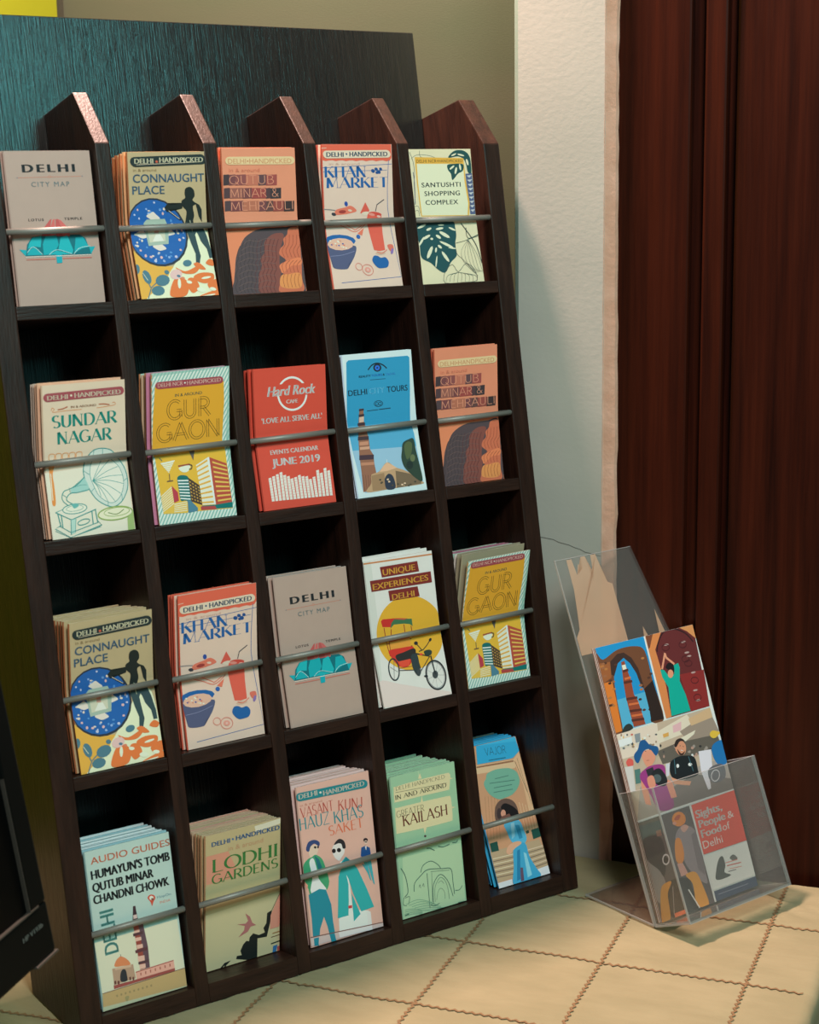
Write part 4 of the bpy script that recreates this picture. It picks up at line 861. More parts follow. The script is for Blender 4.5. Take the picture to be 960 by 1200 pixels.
('cover_artwork','p','d2d2bc',[37.5,26.6,35.9,24.3,31.4,22.6,25.3,21.9,19.2,22.4,14.7,24.0,13.1,26.3,14.6,28.6,19.1,30.3,25.2,31.0,31.3,30.5,35.8,28.9]),
('cover_artwork','o','2f857e',0.8,[37.5,26.6,35.2,23.9,29.1,22.2,21.5,22.1,15.4,23.7,13.1,26.3,15.3,29.0,21.4,30.7,28.9,30.8,35.1,29.3]),
('cover_artwork','o','2f857e',0.4,[33.9,27.1,32.3,25.5,28.0,24.5,22.7,24.4,18.4,25.3,16.8,26.9,18.4,28.4,22.6,29.5,27.9,29.6,32.2,28.6]),
('cover_artwork','s','5aa49a',[23.0,31.1,28.7,31.2,29.1,28.4,24.6,26.9]),
('cover_artwork','l','2f857e',1,[7.8,23.6,9.5,11.7]),
('cover_artwork','l','2f857e',1,[11.1,21.8,11.3,10.7]),
('cover_artwork','l','2f857e',1,[20.3,16.3,18.8,2.8]),
('cover_artwork','l','2f857e',1,[25.0,17.1,22.7,4.3]),
('cover_artwork','l','2f857e',1,[42.0,22.2,41.8,10.0]),
('cover_artwork','l','2f857e',1,[45.7,23.1,46.5,11.5]),
('cover_artwork','p','9cc4b4',[20.3,16.3,25.0,17.3,22.7,4.3,19.1,3.0]),
('cover_artwork','l','2f857e',0.9,[9.6,12.6,3.6,10.0,17.9,0.1,50.5,8.3,46.7,12.5]),
('cover_artwork','l','2f857e',0.6,[3.6,8.0,17.2,0.1,49.4,6.8]),
('cover_artwork','l','2f857e',0.7,[8.4,12.1,18.8,4.8,47.0,11.1]),
('cover_artwork','o','2f857e',0.8,[38.7,14.3,37.8,12.7,34.9,11.3,31.1,10.6,27.8,10.9,26.4,12.1,27.3,13.7,30.2,15.1,34.0,15.8,37.3,15.4]),
('cover_artwork','p','cdd0b0',[83.1,17.5,80.8,14.5,74.4,12.3,65.6,11.4,56.8,12.1,50.4,14.2,48.0,17.2,50.3,20.1,56.6,22.4,65.4,23.3,74.2,22.6,80.7,20.5]),
('cover_artwork','o','7a9a50',1.1,[83.4,17.8,80.1,14.1,71.1,11.7,60.1,11.6,51.2,13.8,47.8,17.4,51.1,21.1,59.9,23.5,70.9,23.6,79.9,21.4]),
('cover_artwork','o','7a9a50',0.6,[80.4,18.9,77.9,16.5,71.3,15.0,63.1,14.9,56.6,16.3,54.0,18.6,56.5,21.0,63.0,22.6,71.1,22.7,77.8,21.3]),
('cover_artwork','c','5a7a3c',0.8,[58.3,18.9,66.8,16.5,74.7,20.3]),
('cover_artwork','p','8aa868',[77.3,11.8,84.1,17.9,83.5,0.1,76.4,0.1]),
('title_banner','p','8e4a4e',[78.8,136.8,81.0,136.4,82.6,135.0,83.4,133.0,83.0,131.1,81.5,129.6,79.5,129.1,6.2,127.9,4.1,128.4,2.6,129.8,1.9,131.7,2.3,133.5,3.7,135.0,5.7,135.5]),
('title_banner','t','d8c8b0','bold','DELHI',5.6,129.3,20.6,4.4,0,{}),
('title_banner','t','d8c8b0','bold','HANDPICKED',32.7,129.8,47.3,4.5,0,{}),
('title_banner','p','d8c8b0',[30.6,132.0,30.5,131.5,30.0,131.2,29.5,131.1,28.9,131.3,28.5,131.7,28.4,132.2,28.5,132.7,29.0,133.1,29.5,133.2,30.1,133.0,30.5,132.6])],
'gurgaon_guide': [
('cover_artwork','p','c0d6c8',[1.2,143.7,84.0,146.0,81.2,74.3,85.0,0.2,0.1,0.3,0.1,68.1,0.1,107.5]),
('cover_artwork','p','74ac9e',[0.2,144.8,1.5,146.8,0.2,146.8]),
('cover_artwork','p','74ac9e',[0.2,138.6,5.3,146.8,3.8,146.8,0.2,141.1]),
('cover_artwork','p','74ac9e',[0.2,132.3,9.0,146.8,7.5,146.8,0.2,134.8]),
('cover_artwork','p','74ac9e',[0.2,126.0,12.8,146.8,11.3,146.8,0.2,128.5]),
('cover_artwork','p','74ac9e',[0.2,119.7,16.6,146.8,15.1,146.8,0.2,122.2]),
('cover_artwork','p','74ac9e',[0.2,113.4,20.3,146.8,18.8,146.8,0.2,115.9]),
('cover_artwork','p','74ac9e',[0.2,107.1,24.1,146.8,22.6,146.8,0.2,109.6]),
('cover_artwork','p','74ac9e',[0.2,100.9,27.9,146.8,26.4,146.8,0.2,103.4]),
('cover_artwork','p','74ac9e',[0.2,94.6,31.7,146.8,30.2,146.8,0.2,97.1]),
('cover_artwork','p','74ac9e',[0.2,88.3,35.4,146.8,33.9,146.8,0.2,90.8]),
('cover_artwork','p','74ac9e',[0.2,82.0,39.2,146.8,37.7,146.8,0.2,84.5]),
('cover_artwork','p','74ac9e',[0.2,75.7,43.0,146.8,41.5,146.8,0.2,78.2]),
('cover_artwork','p','74ac9e',[0.2,69.4,46.7,146.8,45.2,146.8,0.2,71.9]),
('cover_artwork','p','74ac9e',[0.2,63.2,50.5,146.8,49.0,146.8,0.2,65.7]),
('cover_artwork','p','74ac9e',[0.2,56.9,54.3,146.8,52.8,146.8,0.2,59.4]),
('cover_artwork','p','74ac9e',[0.2,50.6,58.0,146.8,56.5,146.8,0.2,53.1]),
('cover_artwork','p','74ac9e',[0.2,44.3,61.8,146.8,60.3,146.8,0.2,46.8]),
('cover_artwork','p','74ac9e',[0.2,38.0,65.6,146.8,64.1,146.8,0.2,40.5]),
('cover_artwork','p','74ac9e',[0.2,31.7,69.4,146.8,67.9,146.8,0.2,34.2]),
('cover_artwork','p','74ac9e',[0.2,25.5,73.1,146.8,71.6,146.8,0.2,28.0]),
('cover_artwork','p','74ac9e',[0.2,19.2,76.9,146.8,75.4,146.8,0.2,21.7]),
('cover_artwork','p','74ac9e',[0.2,12.9,80.7,146.8,79.2,146.8,0.2,15.4]),
('cover_artwork','p','74ac9e',[0.2,6.6,84.4,146.8,82.9,146.8,0.2,9.1]),
('cover_artwork','p','74ac9e',[0.2,0.3,85.0,141.7,85.0,144.2,0.2,2.8]),
('cover_artwork','p','74ac9e',[2.3,0.2,3.8,0.2,85.0,135.4,85.0,137.9]),
('cover_artwork','p','74ac9e',[6.0,0.2,7.5,0.2,85.0,129.1,85.0,131.6]),
('cover_artwork','p','74ac9e',[9.8,0.2,11.3,0.2,85.0,122.8,85.0,125.3]),
('cover_artwork','p','74ac9e',[13.6,0.2,15.1,0.2,85.0,116.5,85.0,119.0]),
('cover_artwork','p','74ac9e',[17.3,0.2,18.8,0.2,85.0,110.3,85.0,112.8]),
('cover_artwork','p','74ac9e',[21.1,0.2,22.6,0.2,85.0,104.0,85.0,106.5]),
('cover_artwork','p','74ac9e',[24.9,0.2,26.4,0.2,85.0,97.7,85.0,100.2]),
('cover_artwork','p','74ac9e',[28.7,0.2,30.2,0.2,85.0,91.4,85.0,93.9]),
('cover_artwork','p','74ac9e',[32.4,0.2,33.9,0.2,85.0,85.1,85.0,87.6]),
('cover_artwork','p','74ac9e',[36.2,0.2,37.7,0.2,85.0,78.8,85.0,81.3]),
('cover_artwork','p','74ac9e',[40.0,0.2,41.5,0.2,85.0,72.6,85.0,75.1]),
('cover_artwork','p','74ac9e',[43.7,0.2,45.2,0.2,85.0,66.3,85.0,68.8]),
('cover_artwork','p','74ac9e',[47.5,0.2,49.0,0.2,85.0,60.0,85.0,62.5]),
('cover_artwork','p','74ac9e',[51.3,0.2,52.8,0.2,85.0,53.7,85.0,56.2]),
('cover_artwork','p','74ac9e',[55.0,0.2,56.5,0.2,85.0,47.4,85.0,49.9]),
('cover_artwork','p','74ac9e',[58.8,0.2,60.3,0.2,85.0,41.1,85.0,43.6]),
('cover_artwork','p','74ac9e',[62.6,0.2,64.1,0.2,85.0,34.9,85.0,37.4]),
('cover_artwork','p','74ac9e',[66.4,0.2,67.9,0.2,85.0,28.6,85.0,31.1]),
('cover_artwork','p','74ac9e',[70.1,0.2,71.6,0.2,85.0,22.3,85.0,24.8]),
('cover_artwork','p','74ac9e',[73.9,0.2,75.4,0.2,85.0,16.0,85.0,18.5]),
('cover_artwork','p','74ac9e',[77.7,0.2,79.2,0.2,85.0,9.7,85.0,12.2]),
('cover_artwork','p','74ac9e',[81.4,0.2,82.9,0.2,85.0,3.4,85.0,5.9]),
('cover_artwork','p','d29a2e',[3.8,133.3,7.9,135.0,73.7,134.6,78.8,132.8,79.3,113.4,76.8,75.5,79.4,66.1,81.5,7.5,5.4,10.5,2.5,64.5,0.1,73.8,1.5,104.4]),
('cover_artwork','p','e0a838',[0.1,71.8,77.0,73.3,79.6,64.6,81.5,7.5,5.4,10.5,2.5,64.5]),
('title_lettering','t','2e5048','semi','IN & AROUND',25.3,122.4,29.5,3.0,0,{}),
('title_lettering','t','5e4a1c','inline','GUR',16.2,101.3,48.2,17.5,0,{}),
('title_lettering','t','5e4a1c','inline','GAON',5.0,80.4,68.8,16.8,0,{}),
('cover_artwork','p','e6d4be',[45.8,54.2,60.3,60.8,62.1,13.5,48.5,14.6]),
('cover_artwork','p','dca040',[45.9,52.8,60.3,59.1,60.4,57.2,46.0,51.2]),
('cover_artwork','p','dca040',[46.2,48.4,60.6,53.8,60.6,52.0,46.3,46.8]),
('cover_artwork','p','dca040',[46.5,44.0,60.8,48.6,60.8,46.7,46.6,42.4]),
('cover_artwork','p','dca040',[46.8,39.6,61.0,43.3,61.0,41.5,46.9,38.0]),
('cover_artwork','p','dca040',[47.1,35.2,61.2,38.1,61.2,36.2,47.2,33.6]),
('cover_artwork','p','dca040',[47.4,30.8,61.4,32.8,61.4,31.0,47.5,29.2]),
('cover_artwork','p','dca040',[47.7,26.3,61.6,27.6,61.6,25.7,47.8,24.8]),
('cover_artwork','p','dca040',[48.0,21.9,61.8,22.3,61.8,20.5,48.1,20.4]),
('cover_artwork','p','dca040',[48.3,17.5,62.0,17.1,62.0,15.2,48.4,16.0]),
('cover_artwork','p','ece0cc',[58.6,59.8,61.0,60.4,63.0,13.4,61.2,13.6]),
('cover_artwork','p','a04a38',[61.0,60.4,79.5,52.2,81.3,13.5,63.0,13.1]),
('cover_artwork','p','f0b254',[63.9,56.0,79.1,50.0,79.2,48.5,64.0,54.3]),
('cover_artwork','p','f0b254',[64.1,51.2,79.3,46.0,79.4,44.5,64.2,49.5]),
('cover_artwork','p','f0b254',[64.3,46.4,79.5,41.9,79.6,40.5,64.4,44.7]),
('cover_artwork','p','f0b254',[64.5,41.6,79.7,37.9,79.8,36.4,64.6,39.9]),
('cover_artwork','p','f0b254',[64.7,36.8,79.9,33.9,80.0,32.4,64.8,35.0]),
('cover_artwork','p','f0b254',[64.9,32.0,80.1,29.8,80.1,28.4,65.0,30.2]),
('cover_artwork','p','f0b254',[65.1,27.1,80.3,25.8,80.3,24.4,65.2,25.4]),
('cover_artwork','p','f0b254',[65.3,22.3,80.5,21.8,80.5,20.3,65.4,20.6]),
('cover_artwork','p','f0b254',[65.5,17.5,80.7,17.7,80.7,16.3,65.6,15.8]),
('cover_artwork','p','0e6a64',[47.6,13.9,63.3,13.1,81.5,13.8,81.4,8.1,47.2,9.9]),
('cover_artwork','p','9a4440',[46.0,13.2,61.9,12.1,63.6,8.5,46.3,9.5]),
('cover_artwork','s','17645f',[23.8,42.6,25.2,45.3,29.9,46.1,35.8,43.5,36.3,34.2,36.1,19.7,29.7,21.0,25.2,21.8,24.3,32.8]),
('cover_artwork','p','d8e0d0',[24.1,41.8,35.9,40.7,35.9,39.4,24.2,40.5]),
('cover_artwork','p','d8e0d0',[24.3,38.9,35.9,37.6,35.9,36.4,24.4,37.6]),
('cover_artwork','p','d8e0d0',[24.5,35.9,35.9,34.6,35.9,33.3,24.5,34.7]),
('cover_artwork','p','d8e0d0',[24.6,33.0,35.9,31.5,35.9,30.3,24.7,31.8]),
('cover_artwork','p','d8e0d0',[24.8,30.1,35.9,28.5,35.9,27.2,24.9,28.9]),
('cover_artwork','p','d8e0d0',[24.9,27.2,35.9,25.5,35.9,24.2,25.0,26.0]),
('cover_artwork','p','d8e0d0',[25.1,24.3,35.9,22.4,35.9,21.1,25.2,23.1]),
('cover_artwork','p','44382e',[35.7,43.0,47.2,34.0,48.0,14.3,36.4,19.4]),
('cover_artwork','p','d8a848',[36.6,39.5,37.9,38.5,37.9,37.5,36.6,38.4]),
('cover_artwork','p','d8a848',[39.4,37.4,40.7,36.4,40.8,35.4,39.5,36.2]),
('cover_artwork','p','d8a848',[42.3,35.2,43.6,34.2,43.6,33.2,42.3,34.1]),
('cover_artwork','p','d8a848',[45.2,33.1,46.5,32.1,46.5,31.1,45.2,31.9]),
('cover_artwork','p','d8a848',[36.7,36.1,38.0,35.2,38.0,34.2,36.7,35.0]),
('cover_artwork','p','d8a848',[39.6,34.2,40.9,33.2,40.9,32.2,39.6,33.0]),
('cover_artwork','p','d8a848',[42.5,32.2,43.8,31.2,43.8,30.2,42.5,31.0]),
('cover_artwork','p','d8a848',[45.4,30.2,46.6,29.2,46.7,28.2,45.4,29.1]),
('cover_artwork','p','d8a848',[36.8,32.8,38.1,31.8,38.1,30.8,36.8,31.6]),
('cover_artwork','p','d8a848',[39.7,30.9,41.0,30.0,41.0,29.0,39.7,29.8]),
('cover_artwork','p','d8a848',[42.6,29.1,43.9,28.1,43.9,27.1,42.6,28.0]),
('cover_artwork','p','d8a848',[45.5,27.3,46.8,26.3,46.8,25.3,45.5,26.2]),
('cover_artwork','p','d8a848',[36.9,29.4,38.2,28.4,38.2,27.4,36.9,28.3]),
('cover_artwork','p','d8a848',[39.8,27.7,41.1,26.7,41.1,25.8,39.8,26.6]),
('cover_artwork','p','d8a848',[42.7,26.1,44.0,25.1,44.1,24.1,42.8,24.9]),
('cover_artwork','p','d8a848',[45.7,24.4,47.0,23.4,47.0,22.4,45.7,23.3]),
('cover_artwork','p','d8a848',[37.0,26.0,38.3,25.0,38.3,24.0,37.0,24.9]),
('cover_artwork','p','d8a848',[39.9,24.5,41.2,23.5,41.3,22.5,40.0,23.4]),
('cover_artwork','p','d8a848',[42.9,23.0,44.2,22.0,44.2,21.0,42.9,21.9]),
('cover_artwork','p','d8a848',[45.8,21.5,47.1,20.5,47.2,19.5,45.9,20.4]),
('cover_artwork','p','d8a848',[37.1,22.6,38.4,21.6,38.4,20.7,37.1,21.5]),
('cover_artwork','p','d8a848',[40.0,21.3,41.3,20.3,41.4,19.3,40.1,20.2]),
('cover_artwork','p','d8a848',[43.0,20.0,44.3,19.0,44.4,18.0,43.0,18.8]),
('cover_artwork','p','d8a848',[46.0,18.6,47.3,17.6,47.3,16.7,46.0,17.5]),
('cover_artwork','p','e6ae48',[4.5,29.2,17.0,37.1,18.0,20.1,32.0,20.7,31.4,8.7,5.7,10.7]),
('cover_artwork','l','f0e0c4',0.7,[4.6,27.4,16.9,35.7]),
('cover_artwork','l','f0e0c4',0.7,[4.7,25.3,17.1,33.5]),
('cover_artwork','l','f0e0c4',0.7,[4.8,23.2,17.2,31.3]),
('cover_artwork','l','f0e0c4',0.7,[4.8,21.1,17.3,29.0]),
('cover_artwork','l','f0e0c4',0.7,[4.9,19.0,17.4,26.8]),
('cover_artwork','l','f0e0c4',0.7,[4.9,16.9,17.6,24.5]),
('cover_artwork','l','f0e0c4',0.7,[5.0,14.8,17.7,22.3]),
('cover_artwork','l','f0e0c4',0.7,[5.1,12.8,17.8,20.0]),
('cover_artwork','l','f0e0c4',0.7,[17.8,18.5,32.1,19.6]),
('cover_artwork','l','f0e0c4',0.7,[17.6,16.7,31.8,17.5]),
('cover_artwork','l','f0e0c4',0.7,[17.4,14.9,31.6,15.4]),
('cover_artwork','l','f0e0c4',0.7,[17.2,13.1,31.3,13.4]),
('cover_artwork','l','f0e0c4',0.7,[17.0,11.3,31.1,11.3]),
('cover_artwork','p','a03a44',[17.0,37.1,23.0,29.9,23.3,21.7,17.9,20.1]),
('cover_artwork','p','44788a',[32.6,21.3,35.9,20.3,42.8,12.4,42.4,9.4,32.0,8.7]),
('cover_artwork','p','e8dcc4',[7.4,60.1,23.3,61.5,15.5,49.7]),
('cover_artwork','p','e0b050',[8.8,58.4,22.3,59.5,21.9,58.9,9.2,57.9]),
('cover_artwork','p','e0b050',[10.0,56.8,21.1,57.6,20.7,57.0,10.4,56.3]),
('cover_artwork','p','e0b050',[11.3,55.1,19.8,55.6,19.4,55.0,11.7,54.6]),
('cover_artwork','p','e0b050',[12.6,53.4,18.6,53.7,18.2,53.1,13.0,52.9]),
('cover_artwork','p','e0b050',[13.9,51.7,17.3,51.7,17.0,51.1,14.3,51.2]),
('cover_artwork','l','5a5040',0.9,[16.0,48.8,15.7,41.9]),
('cover_artwork','l','5a4a3a',1.2,[12.6,41.7,19.2,41.8]),
('cover_artwork','l','5a6a58',0.9,[6.8,65.4,9.6,62.1]),
('cover_artwork','s','e8d8c0',[27.1,53.7,38.7,54.7,37.0,49.6,32.2,48.4,28.5,50.2]),
('cover_artwork','l','8a4a38',1.4,[26.3,55.2,39.1,55.8]),
('cover_artwork','c','3e3832',1.1,[38.1,55.3,41.0,54.4,40.3,51.3,37.6,50.9]),
('cover_artwork','p','5a5850',[39.4,68.2,45.4,68.5,43.2,59.0]),
('title_banner','p','8e444a',[74.0,137.8,76.0,137.4,77.6,136.1,78.3,134.4,77.9,132.6,76.6,131.4,74.7,130.9,8.2,131.3,6.3,131.8,4.8,133.1,4.1,134.8,4.5,136.4,5.7,137.7,7.6,138.1]),
('title_banner','t','dcb4a4','semi','DELHI NCR',6.8,133.1,27.0,3.8,0,{}),
('title_banner','t','dcb4a4','semi','HANDPICKED',38.3,132.8,37.3,3.8,0,{}),
('title_banner','p','ecd8c8',[37.0,134.8,36.8,134.4,36.5,134.2,36.0,134.1,35.6,134.2,35.2,134.6,35.1,135.0,35.2,135.4,35.6,135.7,36.0,135.7,36.5,135.6,36.8,135.3])],
'events_calendar': [
('circle_logo','o','e0d8d0',2.1,[62.1,113.7,60.8,108.2,57.7,103.5,53.1,100.2,47.5,98.7,41.7,99.2,36.4,101.5,32.1,105.5,29.5,110.6,28.7,116.2,30.0,121.7,33.0,126.3,37.6,129.6,43.1,131.2,48.9,130.8,54.3,128.4,58.6,124.5,61.3,119.4]),
('circle_logo','p','bc4a38',[15.5,115.2,17.1,125.3,44.9,125.4,73.5,123.8,73.1,112.6,44.4,113.0]),
('circle_logo','t','e4dcd2','bold','Hard Rock',15.9,113.8,57.2,10.2,0,{'shear': 0.25}),
('circle_logo','t','e0d8d0','bold','CAFE',37.9,105.5,13.7,4.0,0,{}),
('title_lettering','t','e0d8d0','bold',"'LOVE ALL SERVE ALL'",8.5,87.3,71.3,5.7,0,{}),
('title_lettering','t','e0d8d0','bold','EVENTS CALENDAR',15.6,55.6,56.7,4.7,0,{}),
('title_lettering','t','e8e0d8','bold','JUNE 2019',16.0,43.8,57.0,7.7,0,{}),
('cover_artwork','p','dccfc2',[9.7,32.4,13.0,32.9,13.5,8.8,10.3,8.9]),
('cover_artwork','l','bc6a58',0.18,[9.9,30.6,13.1,30.5]),
('cover_artwork','l','bc6a58',0.18,[9.9,27.9,13.1,27.9]),
('cover_artwork','l','bc6a58',0.18,[10.0,25.1,13.2,25.2]),
('cover_artwork','l','bc6a58',0.18,[10.0,22.4,13.2,22.5]),
('cover_artwork','l','bc6a58',0.18,[10.1,19.7,13.3,19.8]),
('cover_artwork','l','bc6a58',0.18,[10.1,17.0,13.3,17.1]),
('cover_artwork','l','bc6a58',0.18,[10.2,14.3,13.4,14.4]),
('cover_artwork','l','bc6a58',0.18,[10.2,11.6,13.5,11.8]),
('cover_artwork','p','dccfc2',[14.1,33.7,17.4,34.2,17.7,8.7,14.5,8.8]),
('cover_artwork','l','bc6a58',0.18,[14.3,31.7,17.5,31.6]),
('cover_artwork','l','bc6a58',0.18,[14.3,28.8,17.5,28.8]),
('cover_artwork','l','bc6a58',0.18,[14.3,25.9,17.6,26.0]),
('cover_artwork','l','bc6a58',0.18,[14.3,23.1,17.6,23.1]),
('cover_artwork','l','bc6a58',0.18,[14.4,20.2,17.6,20.3]),
('cover_artwork','l','bc6a58',0.18,[14.4,17.4,17.6,17.5]),
('cover_artwork','l','bc6a58',0.18,[14.4,14.5,17.7,14.6]),
('cover_artwork','l','bc6a58',0.18,[14.4,11.6,17.7,11.8]),
('cover_artwork','p','dccfc2',[18.6,35.2,21.9,35.7,21.9,8.6,18.7,8.7]),
('cover_artwork','l','bc6a58',0.18,[18.7,33.0,22.0,33.0]),
('cover_artwork','l','bc6a58',0.18,[18.7,30.0,22.0,30.0]),
('cover_artwork','l','bc6a58',0.18,[18.7,26.9,22.0,27.0]),
('cover_artwork','l','bc6a58',0.18,[18.7,23.9,21.9,24.0]),
('cover_artwork','l','bc6a58',0.18,[18.7,20.8,21.9,20.9]),
('cover_artwork','l','bc6a58',0.18,[18.7,17.8,21.9,17.9]),
('cover_artwork','l','bc6a58',0.18,[18.7,14.8,21.9,14.9]),
('cover_artwork','l','bc6a58',0.18,[18.7,11.7,21.9,11.9]),
('cover_artwork','p','dccfc2',[23.1,36.8,26.4,37.3,26.1,8.5,22.9,8.6]),
('cover_artwork','l','bc6a58',0.18,[23.2,34.4,26.4,34.4]),
('cover_artwork','l','bc6a58',0.18,[23.2,31.2,26.4,31.2]),
('cover_artwork','l','bc6a58',0.18,[23.1,27.9,26.4,28.0]),
('cover_artwork','l','bc6a58',0.18,[23.1,24.7,26.3,24.8]),
('cover_artwork','l','bc6a58',0.18,[23.0,21.5,26.3,21.6]),
('cover_artwork','l','bc6a58',0.18,[23.0,18.3,26.2,18.4]),
('cover_artwork','l','bc6a58',0.18,[23.0,15.0,26.2,15.2]),
('cover_artwork','l','bc6a58',0.18,[22.9,11.8,26.2,12.0]),
('cover_artwork','p','dccfc2',[26.9,33.5,30.2,34.0,30.3,8.4,27.1,8.5]),
('cover_artwork','l','bc6a58',0.18,[27.0,31.5,30.3,31.4]),
('cover_artwork','l','bc6a58',0.18,[27.0,28.6,30.3,28.6]),
('cover_artwork','l','bc6a58',0.18,[27.1,25.7,30.3,25.7]),
('cover_artwork','l','bc6a58',0.18,[27.1,22.8,30.3,22.9]),
('cover_artwork','l','bc6a58',0.18,[27.1,20.0,30.3,20.1]),
('cover_artwork','l','bc6a58',0.18,[27.1,17.1,30.3,17.2]),
('cover_artwork','l','bc6a58',0.18,[27.1,14.2,30.3,14.4]),
('cover_artwork','l','bc6a58',0.18,[27.1,11.3,30.4,11.5]),
('cover_artwork','p','dccfc2',[31.0,32.0,34.3,32.5,34.6,8.3,31.3,8.4]),
('cover_artwork','l','bc6a58',0.18,[31.1,30.2,34.4,30.1]),
('cover_artwork','l','bc6a58',0.18,[31.2,27.4,34.4,27.4]),
('cover_artwork','l','bc6a58',0.18,[31.2,24.7,34.4,24.7]),
('cover_artwork','l','bc6a58',0.18,[31.2,22.0,34.5,22.0]),
('cover_artwork','l','bc6a58',0.18,[31.2,19.3,34.5,19.3]),
('cover_artwork','l','bc6a58',0.18,[31.3,16.5,34.5,16.7]),
('cover_artwork','l','bc6a58',0.18,[31.3,13.8,34.6,14.0]),
('cover_artwork','l','bc6a58',0.18,[31.3,11.1,34.6,11.3]),
('cover_artwork','p','dccfc2',[34.8,29.1,38.2,29.7,38.8,8.2,35.6,8.2]),
('cover_artwork','l','bc6a58',0.18,[35.0,27.6,38.3,27.6]),
('cover_artwork','l','bc6a58',0.18,[35.1,25.2,38.4,25.2]),
('cover_artwork','l','bc6a58',0.18,[35.2,22.8,38.4,22.8]),
('cover_artwork','l','bc6a58',0.18,[35.2,20.3,38.5,20.4]),
('cover_artwork','l','bc6a58',0.18,[35.3,17.9,38.6,18.0]),
('cover_artwork','l','bc6a58',0.18,[35.4,15.5,38.7,15.6]),
('cover_artwork','l','bc6a58',0.18,[35.4,13.1,38.7,13.2]),
('cover_artwork','l','bc6a58',0.18,[35.5,10.7,38.8,10.8]),
('cover_artwork','p','dccfc2',[39.3,30.1,42.7,30.6,43.1,8.1,39.8,8.1]),
('cover_artwork','l','bc6a58',0.18,[39.5,28.4,42.8,28.4]),
('cover_artwork','l','bc6a58',0.18,[39.5,25.9,42.8,25.9]),
('cover_artwork','l','bc6a58',0.18,[39.6,23.4,42.8,23.4]),
('cover_artwork','l','bc6a58',0.18,[39.6,20.8,42.9,20.9]),
('cover_artwork','l','bc6a58',0.18,[39.7,18.3,42.9,18.4]),
('cover_artwork','l','bc6a58',0.18,[39.7,15.8,43.0,15.9]),
('cover_artwork','l','bc6a58',0.18,[39.7,13.2,43.0,13.4]),
('cover_artwork','l','bc6a58',0.18,[39.8,10.7,43.1,10.9]),
('cover_artwork','p','dccfc2',[43.9,31.7,47.2,32.2,47.4,8.0,44.1,8.0]),
('cover_artwork','l','bc6a58',0.18,[44.0,29.8,47.3,29.8]),
('cover_artwork','l','bc6a58',0.18,[44.0,27.1,47.3,27.1]),
('cover_artwork','l','bc6a58',0.18,[44.0,24.4,47.3,24.4]),
('cover_artwork','l','bc6a58',0.18,[44.0,21.7,47.3,21.7]),
('cover_artwork','l','bc6a58',0.18,[44.1,18.9,47.4,19.0]),
('cover_artwork','l','bc6a58',0.18,[44.1,16.2,47.4,16.3]),
('cover_artwork','l','bc6a58',0.18,[44.1,13.5,47.4,13.6]),
('cover_artwork','l','bc6a58',0.18,[44.1,10.8,47.4,10.9]),
('cover_artwork','p','dccfc2',[48.0,30.1,51.3,30.6,51.7,7.9,48.4,7.9]),
('cover_artwork','l','bc6a58',0.18,[48.1,28.4,51.4,28.3]),
('cover_artwork','l','bc6a58',0.18,[48.2,25.8,51.5,25.8]),
('cover_artwork','l','bc6a58',0.18,[48.2,23.3,51.5,23.3]),
('cover_artwork','l','bc6a58',0.18,[48.2,20.7,51.5,20.8]),
('cover_artwork','l','bc6a58',0.18,[48.3,18.2,51.6,18.2]),
('cover_artwork','l','bc6a58',0.18,[48.3,15.6,51.6,15.7]),
('cover_artwork','l','bc6a58',0.18,[48.3,13.0,51.6,13.2]),
('cover_artwork','l','bc6a58',0.18,[48.4,10.5,51.7,10.7]),
('cover_artwork','p','dccfc2',[52.2,29.6,55.6,30.1,56.0,7.8,52.7,7.8]),
('cover_artwork','l','bc6a58',0.18,[52.4,28.0,55.7,27.9]),
('cover_artwork','l','bc6a58',0.18,[52.4,25.4,55.7,25.4]),
('cover_artwork','l','bc6a58',0.18,[52.5,22.9,55.8,23.0]),
('cover_artwork','l','bc6a58',0.18,[52.5,20.4,55.8,20.5]),
('cover_artwork','l','bc6a58',0.18,[52.5,17.9,55.9,18.0]),
('cover_artwork','l','bc6a58',0.18,[52.6,15.4,55.9,15.5]),
('cover_artwork','l','bc6a58',0.18,[52.6,12.9,55.9,13.0]),
('cover_artwork','l','bc6a58',0.18,[52.6,10.3,56.0,10.5]),
('cover_artwork','p','dccfc2',[56.1,26.3,59.5,26.8,60.3,7.6,57.0,7.7]),
('cover_artwork','l','bc6a58',0.18,[56.3,25.0,59.6,24.9]),
('cover_artwork','l','bc6a58',0.18,[56.4,22.8,59.7,22.8]),
('cover_artwork','l','bc6a58',0.18,[56.5,20.7,59.8,20.7]),
('cover_artwork','l','bc6a58',0.18,[56.6,18.5,59.9,18.6]),
('cover_artwork','l','bc6a58',0.18,[56.7,16.4,60.0,16.4]),
('cover_artwork','l','bc6a58',0.18,[56.7,14.2,60.1,14.3]),
('cover_artwork','l','bc6a58',0.18,[56.8,12.0,60.1,12.2]),
('cover_artwork','l','bc6a58',0.18,[56.9,9.9,60.2,10.1]),
('cover_artwork','p','dccfc2',[60.8,28.1,64.2,28.6,64.6,7.5,61.3,7.6]),
('cover_artwork','l','bc6a58',0.18,[60.9,26.6,64.3,26.6]),
('cover_artwork','l','bc6a58',0.18,[61.0,24.2,64.3,24.2]),
('cover_artwork','l','bc6a58',0.18,[61.0,21.9,64.4,21.9]),
('cover_artwork','l','bc6a58',0.18,[61.1,19.5,64.4,19.5]),
('cover_artwork','l','bc6a58',0.18,[61.1,17.1,64.4,17.2]),
('cover_artwork','l','bc6a58',0.18,[61.2,14.7,64.5,14.9]),
('cover_artwork','l','bc6a58',0.18,[61.2,12.4,64.5,12.5]),
